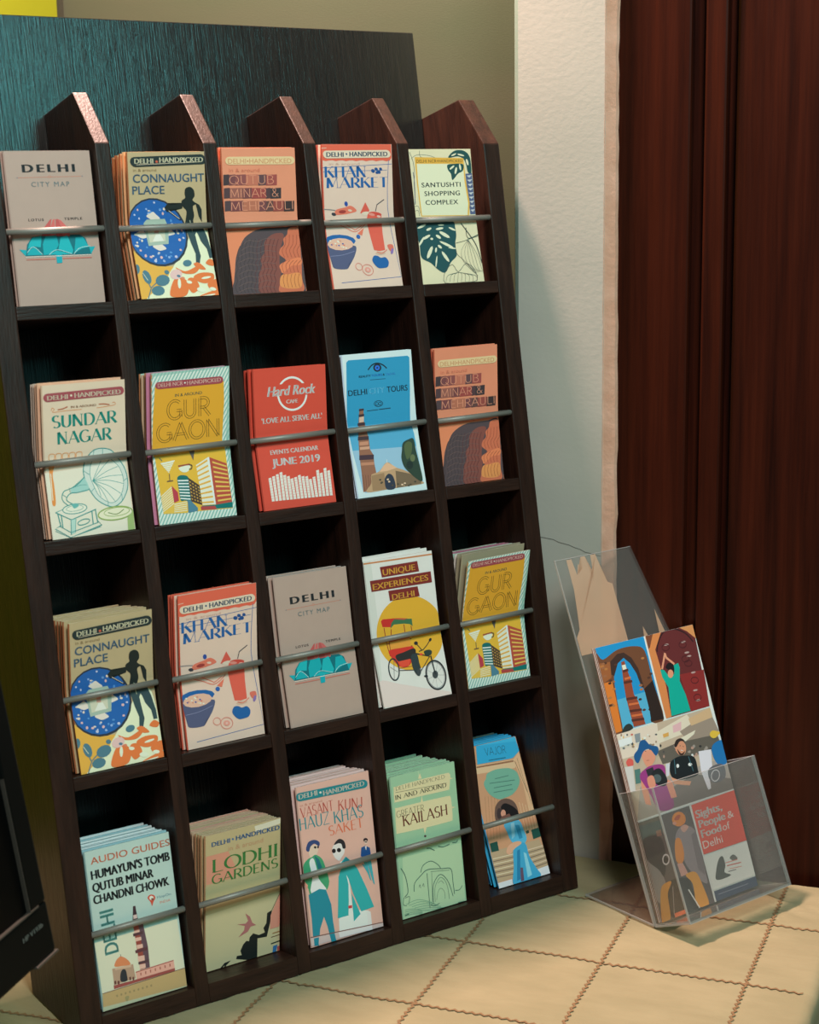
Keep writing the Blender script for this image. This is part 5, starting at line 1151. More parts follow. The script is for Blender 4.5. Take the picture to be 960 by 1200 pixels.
('cover_artwork','l','bc6a58',0.18,[61.3,10.0,64.6,10.2]),
('cover_artwork','p','dccfc2',[66.1,34.5,69.5,35.0,68.9,7.4,65.6,7.5]),
('cover_artwork','l','bc6a58',0.18,[66.2,32.2,69.5,32.2]),
('cover_artwork','l','bc6a58',0.18,[66.1,29.1,69.4,29.2]),
('cover_artwork','l','bc6a58',0.18,[66.0,26.1,69.4,26.1]),
('cover_artwork','l','bc6a58',0.18,[66.0,23.0,69.3,23.0]),
('cover_artwork','l','bc6a58',0.18,[65.9,19.9,69.2,20.0]),
('cover_artwork','l','bc6a58',0.18,[65.8,16.8,69.2,16.9]),
('cover_artwork','l','bc6a58',0.18,[65.8,13.7,69.1,13.8]),
('cover_artwork','l','bc6a58',0.18,[65.7,10.6,69.0,10.8]),
('cover_artwork','p','dccfc2',[70.0,31.2,73.4,31.8,73.3,7.3,70.0,7.4]),
('cover_artwork','l','bc6a58',0.18,[70.1,29.4,73.5,29.3]),
('cover_artwork','l','bc6a58',0.18,[70.1,26.6,73.5,26.6]),
('cover_artwork','l','bc6a58',0.18,[70.1,23.9,73.4,23.9]),
('cover_artwork','l','bc6a58',0.18,[70.1,21.1,73.4,21.2]),
('cover_artwork','l','bc6a58',0.18,[70.1,18.4,73.4,18.5]),
('cover_artwork','l','bc6a58',0.18,[70.0,15.6,73.4,15.8]),
('cover_artwork','l','bc6a58',0.18,[70.0,12.9,73.4,13.1]),
('cover_artwork','l','bc6a58',0.18,[70.0,10.2,73.3,10.3]),
('cover_artwork','p','dccfc2',[75.1,35.7,78.5,36.3,77.6,7.2,74.3,7.3]),
('cover_artwork','l','bc6a58',0.18,[75.1,33.3,78.5,33.3]),
('cover_artwork','l','bc6a58',0.18,[75.0,30.1,78.4,30.1]),
('cover_artwork','l','bc6a58',0.18,[74.9,26.8,78.3,26.9]),
('cover_artwork','l','bc6a58',0.18,[74.8,23.6,78.2,23.6]),
('cover_artwork','l','bc6a58',0.18,[74.7,20.3,78.1,20.4]),
('cover_artwork','l','bc6a58',0.18,[74.6,17.1,78.0,17.2]),
('cover_artwork','l','bc6a58',0.18,[74.5,13.8,77.9,14.0]),
('cover_artwork','l','bc6a58',0.18,[74.4,10.6,77.8,10.7]),
('cover_artwork','p','dccfc2',[79.1,32.8,82.5,33.3,82.0,7.1,78.7,7.2]),
('cover_artwork','l','bc6a58',0.18,[79.2,30.7,82.5,30.7]),
('cover_artwork','l','bc6a58',0.18,[79.1,27.8,82.5,27.8]),
('cover_artwork','l','bc6a58',0.18,[79.0,24.8,82.4,24.9]),
('cover_artwork','l','bc6a58',0.18,[79.0,21.9,82.3,22.0]),
('cover_artwork','l','bc6a58',0.18,[78.9,19.0,82.3,19.1]),
('cover_artwork','l','bc6a58',0.18,[78.9,16.0,82.2,16.1]),
('cover_artwork','l','bc6a58',0.18,[78.8,13.1,82.2,13.2]),
('cover_artwork','l','bc6a58',0.18,[78.7,10.1,82.1,10.3])],
'city_tour_brochure': [
('cover_artwork','p','2c8cb0',[5.8,142.1,8.6,144.2,45.8,143.7,83.0,143.5,85.2,141.6,83.0,109.0,79.8,74.5,82.6,60.5,83.4,32.9,84.6,9.0,82.6,6.4,44.4,6.0,10.2,5.1,7.6,7.8,5.0,38.1,1.8,63.9,0.8,81.9]),
('cover_artwork','p','4a9cbc',[1.1,75.9,80.0,74.5,82.6,60.5,83.2,45.9,2.7,49.6,1.8,63.9]),
('cover_artwork','p','86b2c4',[2.5,50.3,83.1,47.5,84.6,9.0,82.6,6.4,10.2,5.1,7.6,7.8,4.4,35.1]),
('cover_artwork','c','1e2c34',1.4,[31.8,132.3,37.1,137.0,43.9,138.5,50.8,136.2,55.5,132.2]),
('cover_artwork','p','1e2c34',[48.8,133.4,47.9,131.3,45.8,129.9,43.2,129.5,40.7,130.3,38.9,132.0,38.4,134.2,39.3,136.3,41.4,137.7,44.0,138.1,46.5,137.3,48.3,135.6]),
('cover_artwork','p','2a6ac8',[46.8,133.5,46.2,132.2,45.0,131.3,43.3,131.1,41.8,131.6,40.7,132.7,40.4,134.0,41.0,135.3,42.2,136.2,43.9,136.4,45.4,135.9,46.5,134.9]),
('cover_artwork','p','1e2c34',[44.7,133.7,44.5,133.3,44.1,133.0,43.5,132.9,43.0,133.0,42.6,133.4,42.5,133.9,42.7,134.3,43.1,134.6,43.7,134.7,44.2,134.5,44.6,134.1]),
('agency_logo','t','1e3440','bold','REALITY',19.8,125.0,14.9,2.4,0,{}),
('agency_logo','t','2a70b8','bold','TOURS',35.4,125.0,13.6,2.4,0,{}),
('agency_logo','t','1e3440','bold','& ',49.7,125.0,2.5,2.4,0,{}),
('agency_logo','t','3a90c8','bold','TRAVEL',53.3,124.8,12.9,2.4,0,{}),
('cover_artwork','l','1e3a48',0.5,[33.3,121.8,52.7,121.6]),
('title_lettering','t','1e3440','semi','DELHI',5.0,107.2,23.5,6.2,0,{}),
('title_lettering','t','5cb4d0','semi','CITY',31.2,107.2,19.2,6.2,0,{}),
('title_lettering','t','1e3440','semi','TOURS',53.4,107.1,26.4,6.3,0,{}),
('cover_artwork','o','1e3a48',0.7,[46.8,96.3,45.8,94.5,43.1,93.5,39.8,93.5,37.1,94.7,36.1,96.4,37.1,98.2,39.7,99.2,43.1,99.2,45.7,98.0]),
('cover_artwork','o','1e3a48',0.6,[41.2,96.1,40.8,95.2,39.8,94.8,38.8,94.9,37.9,95.5,37.7,96.4,38.1,97.2,39.0,97.7,40.1,97.6,41.0,97.0]),
('cover_artwork','o','1e3a48',0.6,[45.2,96.0,44.7,95.2,43.8,94.7,42.7,94.8,41.9,95.4,41.6,96.3,42.0,97.2,43.0,97.6,44.1,97.5,44.9,96.9]),
('cover_artwork','l','1e3a48',0.7,[26.3,89.9,40.6,90.1]),
('cover_artwork','l','1e3a48',0.9,[41.5,90.2,56.2,90.4]),
('cover_artwork','p','84604a',[17.2,93.1,22.1,92.7,21.4,79.9,22.7,73.8,24.8,61.6,24.3,49.6,27.4,43.3,26.8,34.3,27.3,25.9,27.0,22.2,16.6,6.0,7.8,6.3,9.4,27.1,10.0,45.1,12.2,62.9,14.2,76.1]),
('cover_artwork','p','3a3034',[16.6,92.6,22.7,92.9,22.5,90.9,16.4,90.5]),
('cover_artwork','p','3a3034',[15.7,87.0,22.5,87.3,22.2,84.6,15.5,84.4]),
('cover_artwork','p','c4ac94',[16.2,84.3,21.9,84.7,21.3,79.1,15.5,78.7]),
('cover_artwork','p','3a3036',[13.4,78.3,22.6,78.3,22.2,75.4,13.0,75.4]),
('cover_artwork','p','c09880',[14.4,72.2,23.6,72.3,23.0,68.1,13.8,68.1]),
('cover_artwork','p','3e3234',[11.7,64.1,25.1,63.7,24.5,59.8,11.0,60.3]),
('cover_artwork','p','b08468',[12.8,58.4,23.8,58.3,23.1,54.6,12.1,54.8]),
('cover_artwork','p','b89478',[12.2,53.2,24.2,52.9,23.7,50.0,11.7,50.3]),
('cover_artwork','p','40323a',[9.9,44.8,27.9,43.8,26.9,38.8,9.0,39.8]),
('cover_artwork','p','a87c60',[10.6,36.9,26.8,36.1,26.2,33.1,10.0,33.9]),
('cover_artwork','l','5a4034',0.5,[10.6,24.0,9.8,7.5]),
('cover_artwork','l','5a4034',0.5,[13.7,23.6,12.6,7.2]),
('cover_artwork','l','5a4034',0.5,[16.9,23.3,15.4,6.9]),
('cover_artwork','l','5a4034',0.5,[20.0,22.9,18.2,6.6]),
('cover_artwork','l','5a4034',0.5,[23.1,22.6,20.9,6.3]),
('cover_artwork','s','a8906c',[20.7,22.9,31.0,25.5,42.5,34.1,52.2,27.8,62.3,23.7,70.6,19.0,78.8,13.5,83.5,9.2,82.1,6.6,44.4,6.0,12.1,5.5,19.0,14.0]),
('cover_artwork','p','c8a884',[31.5,25.0,36.8,30.2,42.5,34.1,49.1,30.4,53.8,26.9,40.8,24.9]),
('cover_artwork','l','e0dcd0',0.6,[42.8,37.1,42.5,33.8]),
('cover_artwork','p','8c7656',[20.6,22.1,36.9,23.4,36.8,6.0,19.3,6.2]),
('cover_artwork','s','2c3644',[35.9,14.4,38.3,19.4,43.1,21.9,47.7,17.7,48.1,6.2,37.2,5.9]),
('cover_artwork','p','6a5e48',[51.5,24.1,68.8,19.2,81.8,10.1,81.6,7.1,49.9,6.0]),
('cover_artwork','p','3a3c34',[32.3,16.5,31.0,15.6,29.3,16.2,29.6,17.4,31.4,17.6]),
('cover_artwork','p','c8b494',[62.4,9.5,61.1,8.6,59.4,9.2,59.6,10.4,61.5,10.6]),
('cover_artwork','p','3a3c34',[75.8,9.7,74.4,8.9,72.7,9.5,72.9,10.7,74.8,10.9]),
('cover_artwork','p','3a3c34',[62.0,7.8,60.7,6.9,59.0,7.5,59.2,8.7,61.1,8.9]),
('cover_artwork','p','4a4638',[46.4,9.1,45.1,8.3,43.4,8.8,43.7,10.1,45.5,10.2]),
('cover_artwork','p','c8b494',[43.0,13.4,41.7,12.5,40.0,13.1,40.3,14.3,42.1,14.5]),
('cover_artwork','p','c8b494',[41.8,15.9,40.5,15.0,38.8,15.6,39.1,16.8,40.9,17.0]),
('cover_artwork','p','4a4638',[53.6,9.6,52.3,8.7,50.6,9.3,50.8,10.5,52.7,10.7]),
('cover_artwork','p','4a4638',[69.4,7.5,68.1,6.6,66.3,7.2,66.6,8.4,68.5,8.6]),
('cover_artwork','p','4a4638',[33.1,13.0,31.8,12.2,30.1,12.7,30.3,13.9,32.2,14.1]),
('cover_artwork','p','8a7a5c',[61.1,7.1,59.8,6.2,58.1,6.8,58.3,8.1,60.2,8.2]),
('cover_artwork','p','4a4638',[66.8,6.6,65.5,5.8,63.8,6.4,64.0,7.6,65.9,7.8]),
('cover_artwork','p','4a4638',[34.0,13.6,32.7,12.8,31.0,13.3,31.2,14.6,33.1,14.7]),
('cover_artwork','p','c8b494',[58.8,8.5,57.5,7.6,55.8,8.2,56.0,9.4,57.9,9.6]),
('cover_artwork','s','2c4034',[63.5,44.1,66.3,52.2,73.9,55.3,80.5,55.4,81.3,43.8,82.5,33.0,84.3,13.7,81.7,9.4,75.2,13.9,69.0,19.9,63.1,27.4,61.5,36.7]),
('cover_artwork','s','4a5c3c',[67.1,48.3,72.6,53.1,77.5,50.3,74.6,39.9,68.1,34.5]),
('cover_artwork','p','5a6a48',[78.8,34.9,78.0,33.0,76.5,31.7,74.8,31.3,73.3,32.0,72.4,33.6,72.3,35.6,73.1,37.5,74.6,38.8,76.3,39.1,77.8,38.4,78.8,36.9]),
('cover_artwork','p','22302c',[74.9,27.7,73.8,25.5,71.9,24.0,69.7,23.6,67.6,24.5,66.4,26.3,66.2,28.6,67.2,30.8,69.1,32.2,71.4,32.6,73.4,31.8,74.7,30.0])],
'experiences_brochure': [
('cover_artwork','p','bcc8bc',[0.1,155.2,9.5,155.2,10.2,84.8,0.1,1.3,0.1,0.9,1.7,72.6]),
('cover_artwork','l','b07848',1.6,[0.1,153.4,87.2,151.4]),
('cover_artwork','s','e8a030',[87.2,65.4,86.5,53.7,78.0,43.9,66.6,37.0,53.7,33.5,40.4,33.9,28.0,38.0,17.7,45.4,10.5,55.4,6.9,67.0,6.9,79.3,10.6,91.0,17.8,100.9,28.2,108.1,40.6,111.8,53.9,111.7,66.9,107.7,78.1,100.2,86.6,90.0,87.2,77.9]),
('cover_artwork','s','d8c2b8',[0.1,28.5,25.9,21.5,56.7,11.5,81.2,4.4,87.2,0.4,61.5,0.1,0.1,1.3]),
('cover_artwork','p','b03028',[13.8,90.3,16.2,92.2,30.5,91.0,37.6,90.1,26.0,82.2,15.1,84.0]),
('cover_artwork','p','3a6a48',[24.6,80.9,26.7,86.7,30.7,89.9,52.8,87.1,52.9,79.1,49.3,81.8,42.2,83.4,29.6,84.4]),
('cover_artwork','p','a8503a',[30.7,89.9,37.6,90.1,48.3,88.1,42.8,87.4]),
('cover_artwork','l','8a3a28',1,[16.8,83.0,17.4,65.4,19.2,52.3]),
('cover_artwork','l','8a3a28',1,[25.4,80.1,23.3,67.5]),
('cover_artwork','l','8a3a28',1,[42.1,82.7,42.3,67.3]),
('cover_artwork','l','8a3a28',1,[50.8,79.7,51.1,72.0]),
('cover_artwork','l','8a3a28',1,[18.3,65.3,48.6,66.3]),
('cover_artwork','l','8a3a28',1,[21.3,57.9,48.8,58.6]),
('cover_artwork','p','d8903a',[21.5,67.8,47.1,68.1,46.9,58.2,21.3,57.9]),
('cover_artwork','l','8a3a28',0.9,[21.5,67.8,47.1,68.1]),
('cover_artwork','l','8a3a28',0.9,[20.4,58.1,20.9,69.4]),
('cover_artwork','s','b83428',[18.7,58.4,34.2,58.8,48.6,57.9,49.3,52.5,44.3,42.6,38.8,38.3,29.8,39.1,24.5,43.8,19.9,51.4]),
('cover_artwork','s','2a2a28',[25.8,51.9,36.7,53.8,50.3,55.6,50.7,49.2,42.0,44.6,28.4,45.1]),
('cover_artwork','p','c84a34',[27.6,45.2,43.1,45.6,40.4,39.0,29.8,39.1]),
('cover_artwork','o','2a3034',1.5,[26.9,37.6,25.3,31.0,21.9,27.1,18.0,27.3,15.0,31.6,14.2,38.3,15.7,44.9,19.1,48.8,23.0,48.6,26.0,44.3]),
('cover_artwork','c','4a5254',0.5,[22.7,47.9,18.7,28.1]),
('cover_artwork','c','4a5254',0.4,[16.2,41.4,24.8,34.6]),
('cover_artwork','l','4a4a48',1,[25.5,36.0,51.2,32.3]),
('cover_artwork','l','8a4a30',0.7,[26.9,38.0,47.8,37.5,51.6,29.9]),
('cover_artwork','o','24292c',1.7,[83.9,23.3,82.9,16.6,79.6,11.2,74.7,8.3,69.1,8.3,64.1,11.3,60.5,16.6,59.1,23.3,60.1,29.9,63.3,35.3,68.2,38.3,73.7,38.3,78.8,35.3,82.4,30.0]),
('cover_artwork','o','6a7274',0.5,[82.4,23.3,80.6,15.1,75.2,10.1,68.5,10.1,62.8,15.2,60.5,23.3,62.3,31.4,67.6,36.5,74.4,36.5,80.1,31.5]),
('cover_artwork','l','7a8284',0.22,[70.9,23.4,81.9,21.5]),
('cover_artwork','l','7a8284',0.22,[70.9,23.4,77.5,13.3]),
('cover_artwork','l','7a8284',0.22,[70.9,23.4,70.2,9.9]),
('cover_artwork','l','7a8284',0.22,[70.9,23.4,63.6,12.8]),
('cover_artwork','l','7a8284',0.22,[70.9,23.4,60.6,20.6]),
('cover_artwork','l','7a8284',0.22,[70.9,23.4,62.7,29.6]),
('cover_artwork','l','7a8284',0.22,[70.9,23.4,68.9,35.7]),
('cover_artwork','l','7a8284',0.22,[70.9,23.4,76.3,36.0]),
('cover_artwork','l','7a8284',0.22,[70.9,23.4,81.4,30.3]),
('cover_artwork','p','3a4244',[74.3,23.4,73.3,21.4,71.7,20.1,69.7,19.9,68.1,20.8,67.1,22.5,67.1,24.7,68.0,26.6,69.7,27.9,71.6,28.2,73.3,27.3,74.2,25.6]),
('cover_artwork','l','24292c',1.6,[50.5,50.0,67.7,44.0,54.1,31.0,51.5,47.5]),
('cover_artwork','l','24292c',1.5,[69.3,44.5,69.8,36.7,71.0,24.0]),
('cover_artwork','l','24292c',0.9,[55.5,51.4,61.2,52.3,67.1,56.3,71.9,60.9]),
('cover_artwork','p','24292c',[73.7,60.3,72.8,59.7,71.8,59.4,70.9,59.6,70.5,60.2,70.5,61.1,71.0,62.0,71.8,62.6,72.8,62.9,73.7,62.7,74.2,62.1,74.2,61.2]),
('cover_artwork','p','24292c',[56.1,60.2,55.6,59.3,54.5,58.7,53.2,58.7,52.0,59.1,51.3,60.0,51.2,61.0,51.7,61.9,52.7,62.4,54.0,62.5,55.2,62.0,56.0,61.2]),
('cover_artwork','l','24292c',0.9,[54.5,59.2,59.4,52.3]),
('cover_artwork','s','2a3c34',[61.7,50.4,68.4,51.1,71.8,48.7,69.5,45.2,63.4,45.5]),
('cover_artwork','p','c84a34',[59.6,47.7,59.2,47.1,58.3,46.8,57.2,46.8,56.2,47.2,55.5,47.7,55.4,48.4,55.8,48.9,56.7,49.2,57.8,49.2,58.8,48.9,59.5,48.3]),
('cover_artwork','s','2c3a3c',[44.7,48.7,52.2,48.9,53.1,38.1,51.8,26.9,47.4,27.6,43.9,36.6]),
('cover_artwork','p','3a4244',[53.5,29.6,52.8,28.1,51.5,27.1,50.0,26.9,48.7,27.6,47.9,28.9,47.9,30.6,48.6,32.1,49.9,33.1,51.4,33.3,52.8,32.7,53.5,31.3]),
('cover_artwork','p','24292c',[61.1,23.9,60.7,23.3,59.7,23.1,58.4,23.1,57.2,23.5,56.3,24.1,56.1,24.7,56.6,25.3,57.6,25.5,58.9,25.5,60.1,25.1,60.9,24.5]),
('title_panels','p','6e2a26',[19.6,147.3,67.3,146.9,68.4,135.8,20.9,136.2]),
('title_panels','p','6e2a26',[5.5,134.6,83.2,133.5,83.5,121.7,6.2,123.0]),
('title_panels','p','6e2a26',[27.0,120.9,64.4,120.2,65.8,109.4,27.8,110.0]),
('title_lettering','t','e0a040','semi','UNIQUE',22.4,137.9,41.4,6.6,0,{}),
('title_lettering','t','e0a040','semi','EXPERIENCES',8.2,124.5,71.0,6.6,0,{}),
('title_lettering','t','e0a040','semi','DELHI',30.8,110.5,28.6,6.4,0,{})],
'audio_guide_leaflet': [
('cover_artwork','p','7fb0a8',[0.1,74.4,85.5,75.0,86.8,67.6,0.1,66.4]),
('cover_artwork','p','bfcbb0',[0.1,66.4,86.8,67.6,88.5,18.4,1.7,17.0]),
('title_lettering','t','5a9c94','bold','DELHI',23.3,51.8,42.6,14.8,91.0,{}),
('title_lettering','t','b87458','semi','AUDIO GUIDES',5.9,140.0,82.8,6.8,0,{}),
('title_lettering','t','1c2224','heavy',"HUMAYUN'S TOMB",4.6,125.8,82.3,8.7,0,{}),
('title_lettering','t','1c2224','heavy','QUTUB MINAR',4.5,113.8,63.6,8.5,0,{}),
('title_lettering','t','1c2224','heavy','CHANDNI CHOWK',4.0,102.2,79.3,8.5,0,{}),
('cover_artwork','s','b4503c',[58.9,95.0,60.7,97.2,63.3,97.4,66.0,95.9,66.8,93.0,64.7,90.3,62.6,86.4,61.4,90.6]),
('cover_artwork','p','dcd8c8',[65.1,93.6,64.7,92.6,63.8,92.1,62.6,92.1,61.6,92.7,60.9,93.6,60.7,94.7,61.1,95.6,62.0,96.2,63.2,96.2,64.2,95.6,64.9,94.7]),
('cover_artwork','p','6a4a40',[65.2,92.4,65.0,91.9,64.4,91.7,63.6,91.7,62.9,92.0,62.4,92.6,62.3,93.2,62.6,93.7,63.2,93.9,63.9,93.9,64.6,93.6,65.1,93.0]),
('agency_logo','t','4a7a88','sans','HopOn',68.7,92.1,14.7,2.5,0,{}),
('agency_logo','t','b87058','sans','INDIA',71.0,86.5,11.1,2.5,0,{}),
('cover_artwork','p','3a2a30',[43.0,91.0,45.5,90.9,45.7,85.1,46.7,77.2,40.8,77.3]),
('cover_artwork','p','c8b4a8',[42.1,82.5,45.9,82.5,46.0,78.7,41.9,78.8]),
('cover_artwork','p','84443a',[40.6,76.0,50.7,75.5,53.1,48.3,52.4,29.0,42.4,28.9,41.6,51.4]),
('cover_artwork','p','56464e',[45.8,74.6,50.7,75.5,53.2,49.0,52.7,28.9,47.6,28.9,47.3,49.9]),
('cover_artwork','p','c8aa98',[41.0,67.5,46.6,67.3,46.7,64.5,41.2,64.4]),
('cover_artwork','p','c8aa98',[41.3,60.5,47.5,60.1,47.5,56.9,41.4,57.0]),
('cover_artwork','p','c8aa98',[41.8,53.4,48.1,53.0,48.0,49.4,41.9,49.5]),
('cover_artwork','p','c8aa98',[41.6,42.4,48.5,41.8,48.3,36.8,41.5,37.1]),
('cover_artwork','p','c8aa98',[42.3,34.1,48.5,33.7,48.4,29.5,42.3,29.6]),
('cover_artwork','p','4a3438',[39.6,65.1,49.6,65.1,49.6,62.4,39.7,62.2]),
('cover_artwork','p','54363a',[39.7,48.8,52.5,49.1,52.5,46.0,39.9,45.7]),
('cover_artwork','p','4a383c',[41.4,36.7,51.9,36.7,51.9,34.4,41.4,34.5]),
('cover_artwork','s','c07e54',[17.2,39.1,19.2,44.2,22.4,46.5,24.7,47.0,28.8,44.3,32.3,40.0,32.8,36.8,24.9,37.6]),
('cover_artwork','l','6a5a4c',0.5,[24.4,49.1,24.5,46.9]),
('cover_artwork','p','a08c74',[14.4,37.7,35.9,36.5,36.9,22.4,14.4,22.1]),
('cover_artwork','p','b8a488',[16.8,37.6,33.7,36.6,34.0,34.3,17.3,35.5]),
('cover_artwork','s','2a3034',[21.6,23.3,21.9,30.4,24.8,34.3,27.6,33.0,28.4,27.9,28.0,22.5]),
('cover_artwork','p','5a3a34',[14.9,25.7,16.9,25.5,16.7,22.1,14.7,22.3]),
('cover_artwork','p','5a3a34',[18.1,24.8,20.2,24.6,20.0,21.2,18.0,21.4]),
('cover_artwork','p','5a3a34',[30.4,25.3,32.2,25.2,32.1,22.0,30.3,22.1]),
('cover_artwork','p','5a3a34',[33.6,24.4,35.3,24.3,35.2,21.2,33.5,21.2]),
('cover_artwork','p','c89e8c',[37.6,28.0,77.9,28.8,78.1,21.1,37.9,21.1]),
('cover_artwork','p','9a5a50',[42.0,26.2,43.2,26.2,43.0,23.5,41.9,23.5]),
('cover_artwork','p','9a5a50',[47.1,26.3,48.3,26.3,48.1,23.5,47.0,23.5]),
('cover_artwork','p','9a5a50',[52.2,26.4,53.4,26.3,53.2,23.6,52.2,23.6]),
('cover_artwork','p','9a5a50',[57.3,26.4,58.6,26.4,58.3,23.6,57.3,23.7]),
('cover_artwork','p','9a5a50',[62.5,26.5,63.7,26.5,63.5,23.7,62.4,23.7]),
('cover_artwork','p','9a5a50',[67.7,26.6,68.9,26.5,68.7,23.8,67.6,23.8]),
('cover_artwork','p','9a5a50',[72.9,26.6,74.1,26.6,73.9,23.8,72.8,23.8]),
('cover_artwork','l','9a5048',0.9,[37.6,28.0,77.9,28.8]),
('cover_artwork','p','8a4a44',[13.8,21.8,37.9,21.1,78.1,21.1,78.1,18.6,13.9,18.2]),
('cover_artwork','p','a89868',[1.7,17.0,88.5,18.2,88.5,0.8,0.8,4.3]),
('cover_artwork','l','5a3a34',0.6,[1.7,17.0,88.5,18.4]),
('cover_artwork','p','a4b494',[0.8,4.3,88.5,0.8,88.5,0.1,0.1,0.1]),
('cover_artwork','p','8a8058',[15.0,12.1,16.8,12.2,16.8,10.2,15.2,10.1]),
('cover_artwork','p','8a8058',[19.4,12.1,21.2,12.2,21.2,10.2,19.6,10.1]),
('cover_artwork','p','8a8058',[23.8,12.1,25.6,12.2,25.6,10.2,24.0,10.1]),
('cover_artwork','p','8a8058',[28.3,12.1,30.0,12.2,30.1,10.2,28.4,10.1]),
('cover_artwork','p','8a8058',[32.7,12.1,34.5,12.2,34.5,10.2,32.9,10.1]),
('cover_artwork','p','8a8058',[37.2,12.1,39.0,12.2,39.0,10.2,37.4,10.1]),
('cover_artwork','p','8a8058',[41.7,12.1,43.5,12.2,43.5,10.2,41.8,10.1]),
('cover_artwork','p','8a8058',[46.1,12.1,48.0,12.2,48.0,10.2,46.3,10.1]),
('cover_artwork','p','8a8058',[50.7,12.1,52.5,12.2,52.5,10.2,50.8,10.1]),
('cover_artwork','s','8c8a60',[23.7,7.7,27.7,7.7,26.5,4.2,24.6,3.3])],
'lodhi_gardens_guide': [
('cover_artwork','p','b2b68e',[0.9,59.8,85.5,63.1,85.5,0.1,0.8,0.1]),
('cover_artwork','p','c0cab4',[55.9,139.6,85.5,141.2,85.5,135.8,57.2,133.4]),
('cover_artwork','p','bc8c74',[1.8,120.7,26.3,120.7,35.1,101.6,31.9,91.9,1.8,91.4]),
('cover_artwork','p','a0a67c',[1.0,89.4,85.5,90.4,85.5,73.6,0.9,71.6]),
('title_banner','t','2e6a9c','bold','DELHI',7.8,129.3,20.5,4.8,0,{}),
('title_banner','t','2e6a9c','bold','HANDPICKED',34.7,129.8,50.0,4.9,0,{}),
('title_banner','p','2e6a9c',[32.5,131.8,32.3,131.3,31.9,131.0,31.4,131.0,30.8,131.3,30.4,131.7,30.2,132.3,30.4,132.8,30.8,133.1,31.4,133.1,31.9,132.8,32.3,132.3]),
('title_lettering','t','a88c6c','sans','in & around',26.3,120.9,39.4,4.9,0,{}),
('title_lettering','t','2e7038','serif','LODHI',8.4,102.6,73.9,13.0,0,{}),
('title_lettering','t','2e7038','serif','GARDENS',7.8,90.5,75.6,9.5,0,{}),
('cover_artwork','p','9a6a68',[45.8,50.6,51.0,45.7,53.8,38.5,58.1,35.0,51.9,34.9,48.6,30.4,37.7,27.0,44.4,33.1,45.0,37.5,36.5,41.3,46.0,39.7,48.9,41.9]),
('cover_artwork','p','1a2220',[36.1,7.7,41.8,7.2,40.2,12.2,43.4,18.2,47.0,21.0,50.0,19.7,50.8,23.8,54.8,26.9,61.4,23.3,68.4,24.3,66.7,29.4,70.0,33.8,70.9,44.3,76.5,46.2,74.3,32.7,70.6,19.1,59.8,20.2,59.6,0.2,48.4,0.1,35.3,4.7]),
('cover_artwork','p','1a2220',[17.2,0.1,22.1,4.3,29.2,4.9,24.3,1.4,23.4,0.1,21.8,0.1,22.1,1.6,19.5,0.1]),
('cover_artwork','p','c08c78',[85.5,61.6,74.9,40.9,74.3,26.2,84.7,26.1,85.5,29.4]),
('cover_artwork','l','3a3428',0.6,[85.5,61.9,76.2,45.9]),
('cover_artwork','l','8a6a40',1,[77.2,20.8,85.5,20.9]),
('cover_artwork','l','5a4430',0.7,[75.6,17.0,85.5,17.3]),
('cover_artwork','l','1e2e2c',1.2,[75.6,10.0,85.5,10.5]),
('cover_artwork','p','2e6a9c',[78.1,7.0,83.2,7.2,81.6,0.1,77.4,0.1]),
('cover_artwork','p','a05050',[82.8,5.0,85.5,5.3,85.2,0.1,83.2,0.1])],
'vasant_kunj_guide': [
('title_lettering','t','a8705c','sans','in & around',3.5,145.4,26.2,2.6,0,{}),
('title_lettering','t','a04a40','tallserif','VASANT',3.0,133.8,39.0,10.6,0,{}),
('title_lettering','t','a04a40','tallserif','KUNJ',47.9,132.2,29.1,10.7,-5.0,{}),
('title_lettering','t','1e7e84','tallserif','HAUZ',0.8,121.5,35.2,12.3,0,{}),
('title_lettering','t','1e7e84','tallserif','KHAS',41.8,119.8,35.8,12.5,0,{}),
('title_lettering','t','c06848','tallserif','SAKET',34.1,108.8,41.6,9.8,0,{}),
('cover_artwork','s','ddbca6',[9.8,91.0,8.1,98.1,11.2,103.2,18.0,103.2,19.7,98.3,17.4,93.7,14.5,92.1,15.2,89.0]),
('cover_artwork','s','2e4470',[5.4,100.9,8.9,107.9,16.4,108.7,21.8,105.0,20.7,101.1,16.0,104.8,11.2,103.0,8.5,98.3]),
('cover_artwork','p','22242a',[17.7,100.6,17.5,100.0,16.9,99.6,16.1,99.6,15.4,100.0,14.9,100.6,14.7,101.3,15.0,101.9,15.6,102.2,16.4,102.2,17.1,101.9,17.6,101.3]),
('cover_artwork','p','22242a',[20.7,100.2,20.5,99.6,20.0,99.2,19.4,99.1,18.9,99.5,18.5,100.0,18.4,100.7,18.7,101.3,19.1,101.7,19.7,101.7,20.3,101.4,20.7,100.9]),
('cover_artwork','s','3a9468',[0.1,84.5,5.6,90.5,11.7,92.1,16.0,93.3,23.0,87.2,26.3,76.0,28.7,62.0,23.8,53.5,20.7,59.5,13.6,71.6,5.6,54.3,3.5,60.7,0.1,69.1]),
('cover_artwork','s','d4d6d2',[7.7,87.1,12.6,90.4,15.4,80.1,16.9,67.9,24.4,54.1,6.3,55.9,9.4,71.1]),
('cover_artwork','p','1e6a70',[14.3,92.9,19.2,88.1,22.0,78.5,17.5,76.6]),
('cover_artwork','p','c8907c',[0.1,69.1,3.4,64.5,1.7,59.7,0.1,66.6]),
('cover_artwork','p','1e8090',[3.1,54.6,16.2,57.6,23.9,55.0,28.5,38.2,28.6,20.3,30.2,0.1,24.2,0.2,21.4,17.6,18.5,28.1,12.7,16.9,9.1,0.1,3.1,1.6,4.0,29.5]),
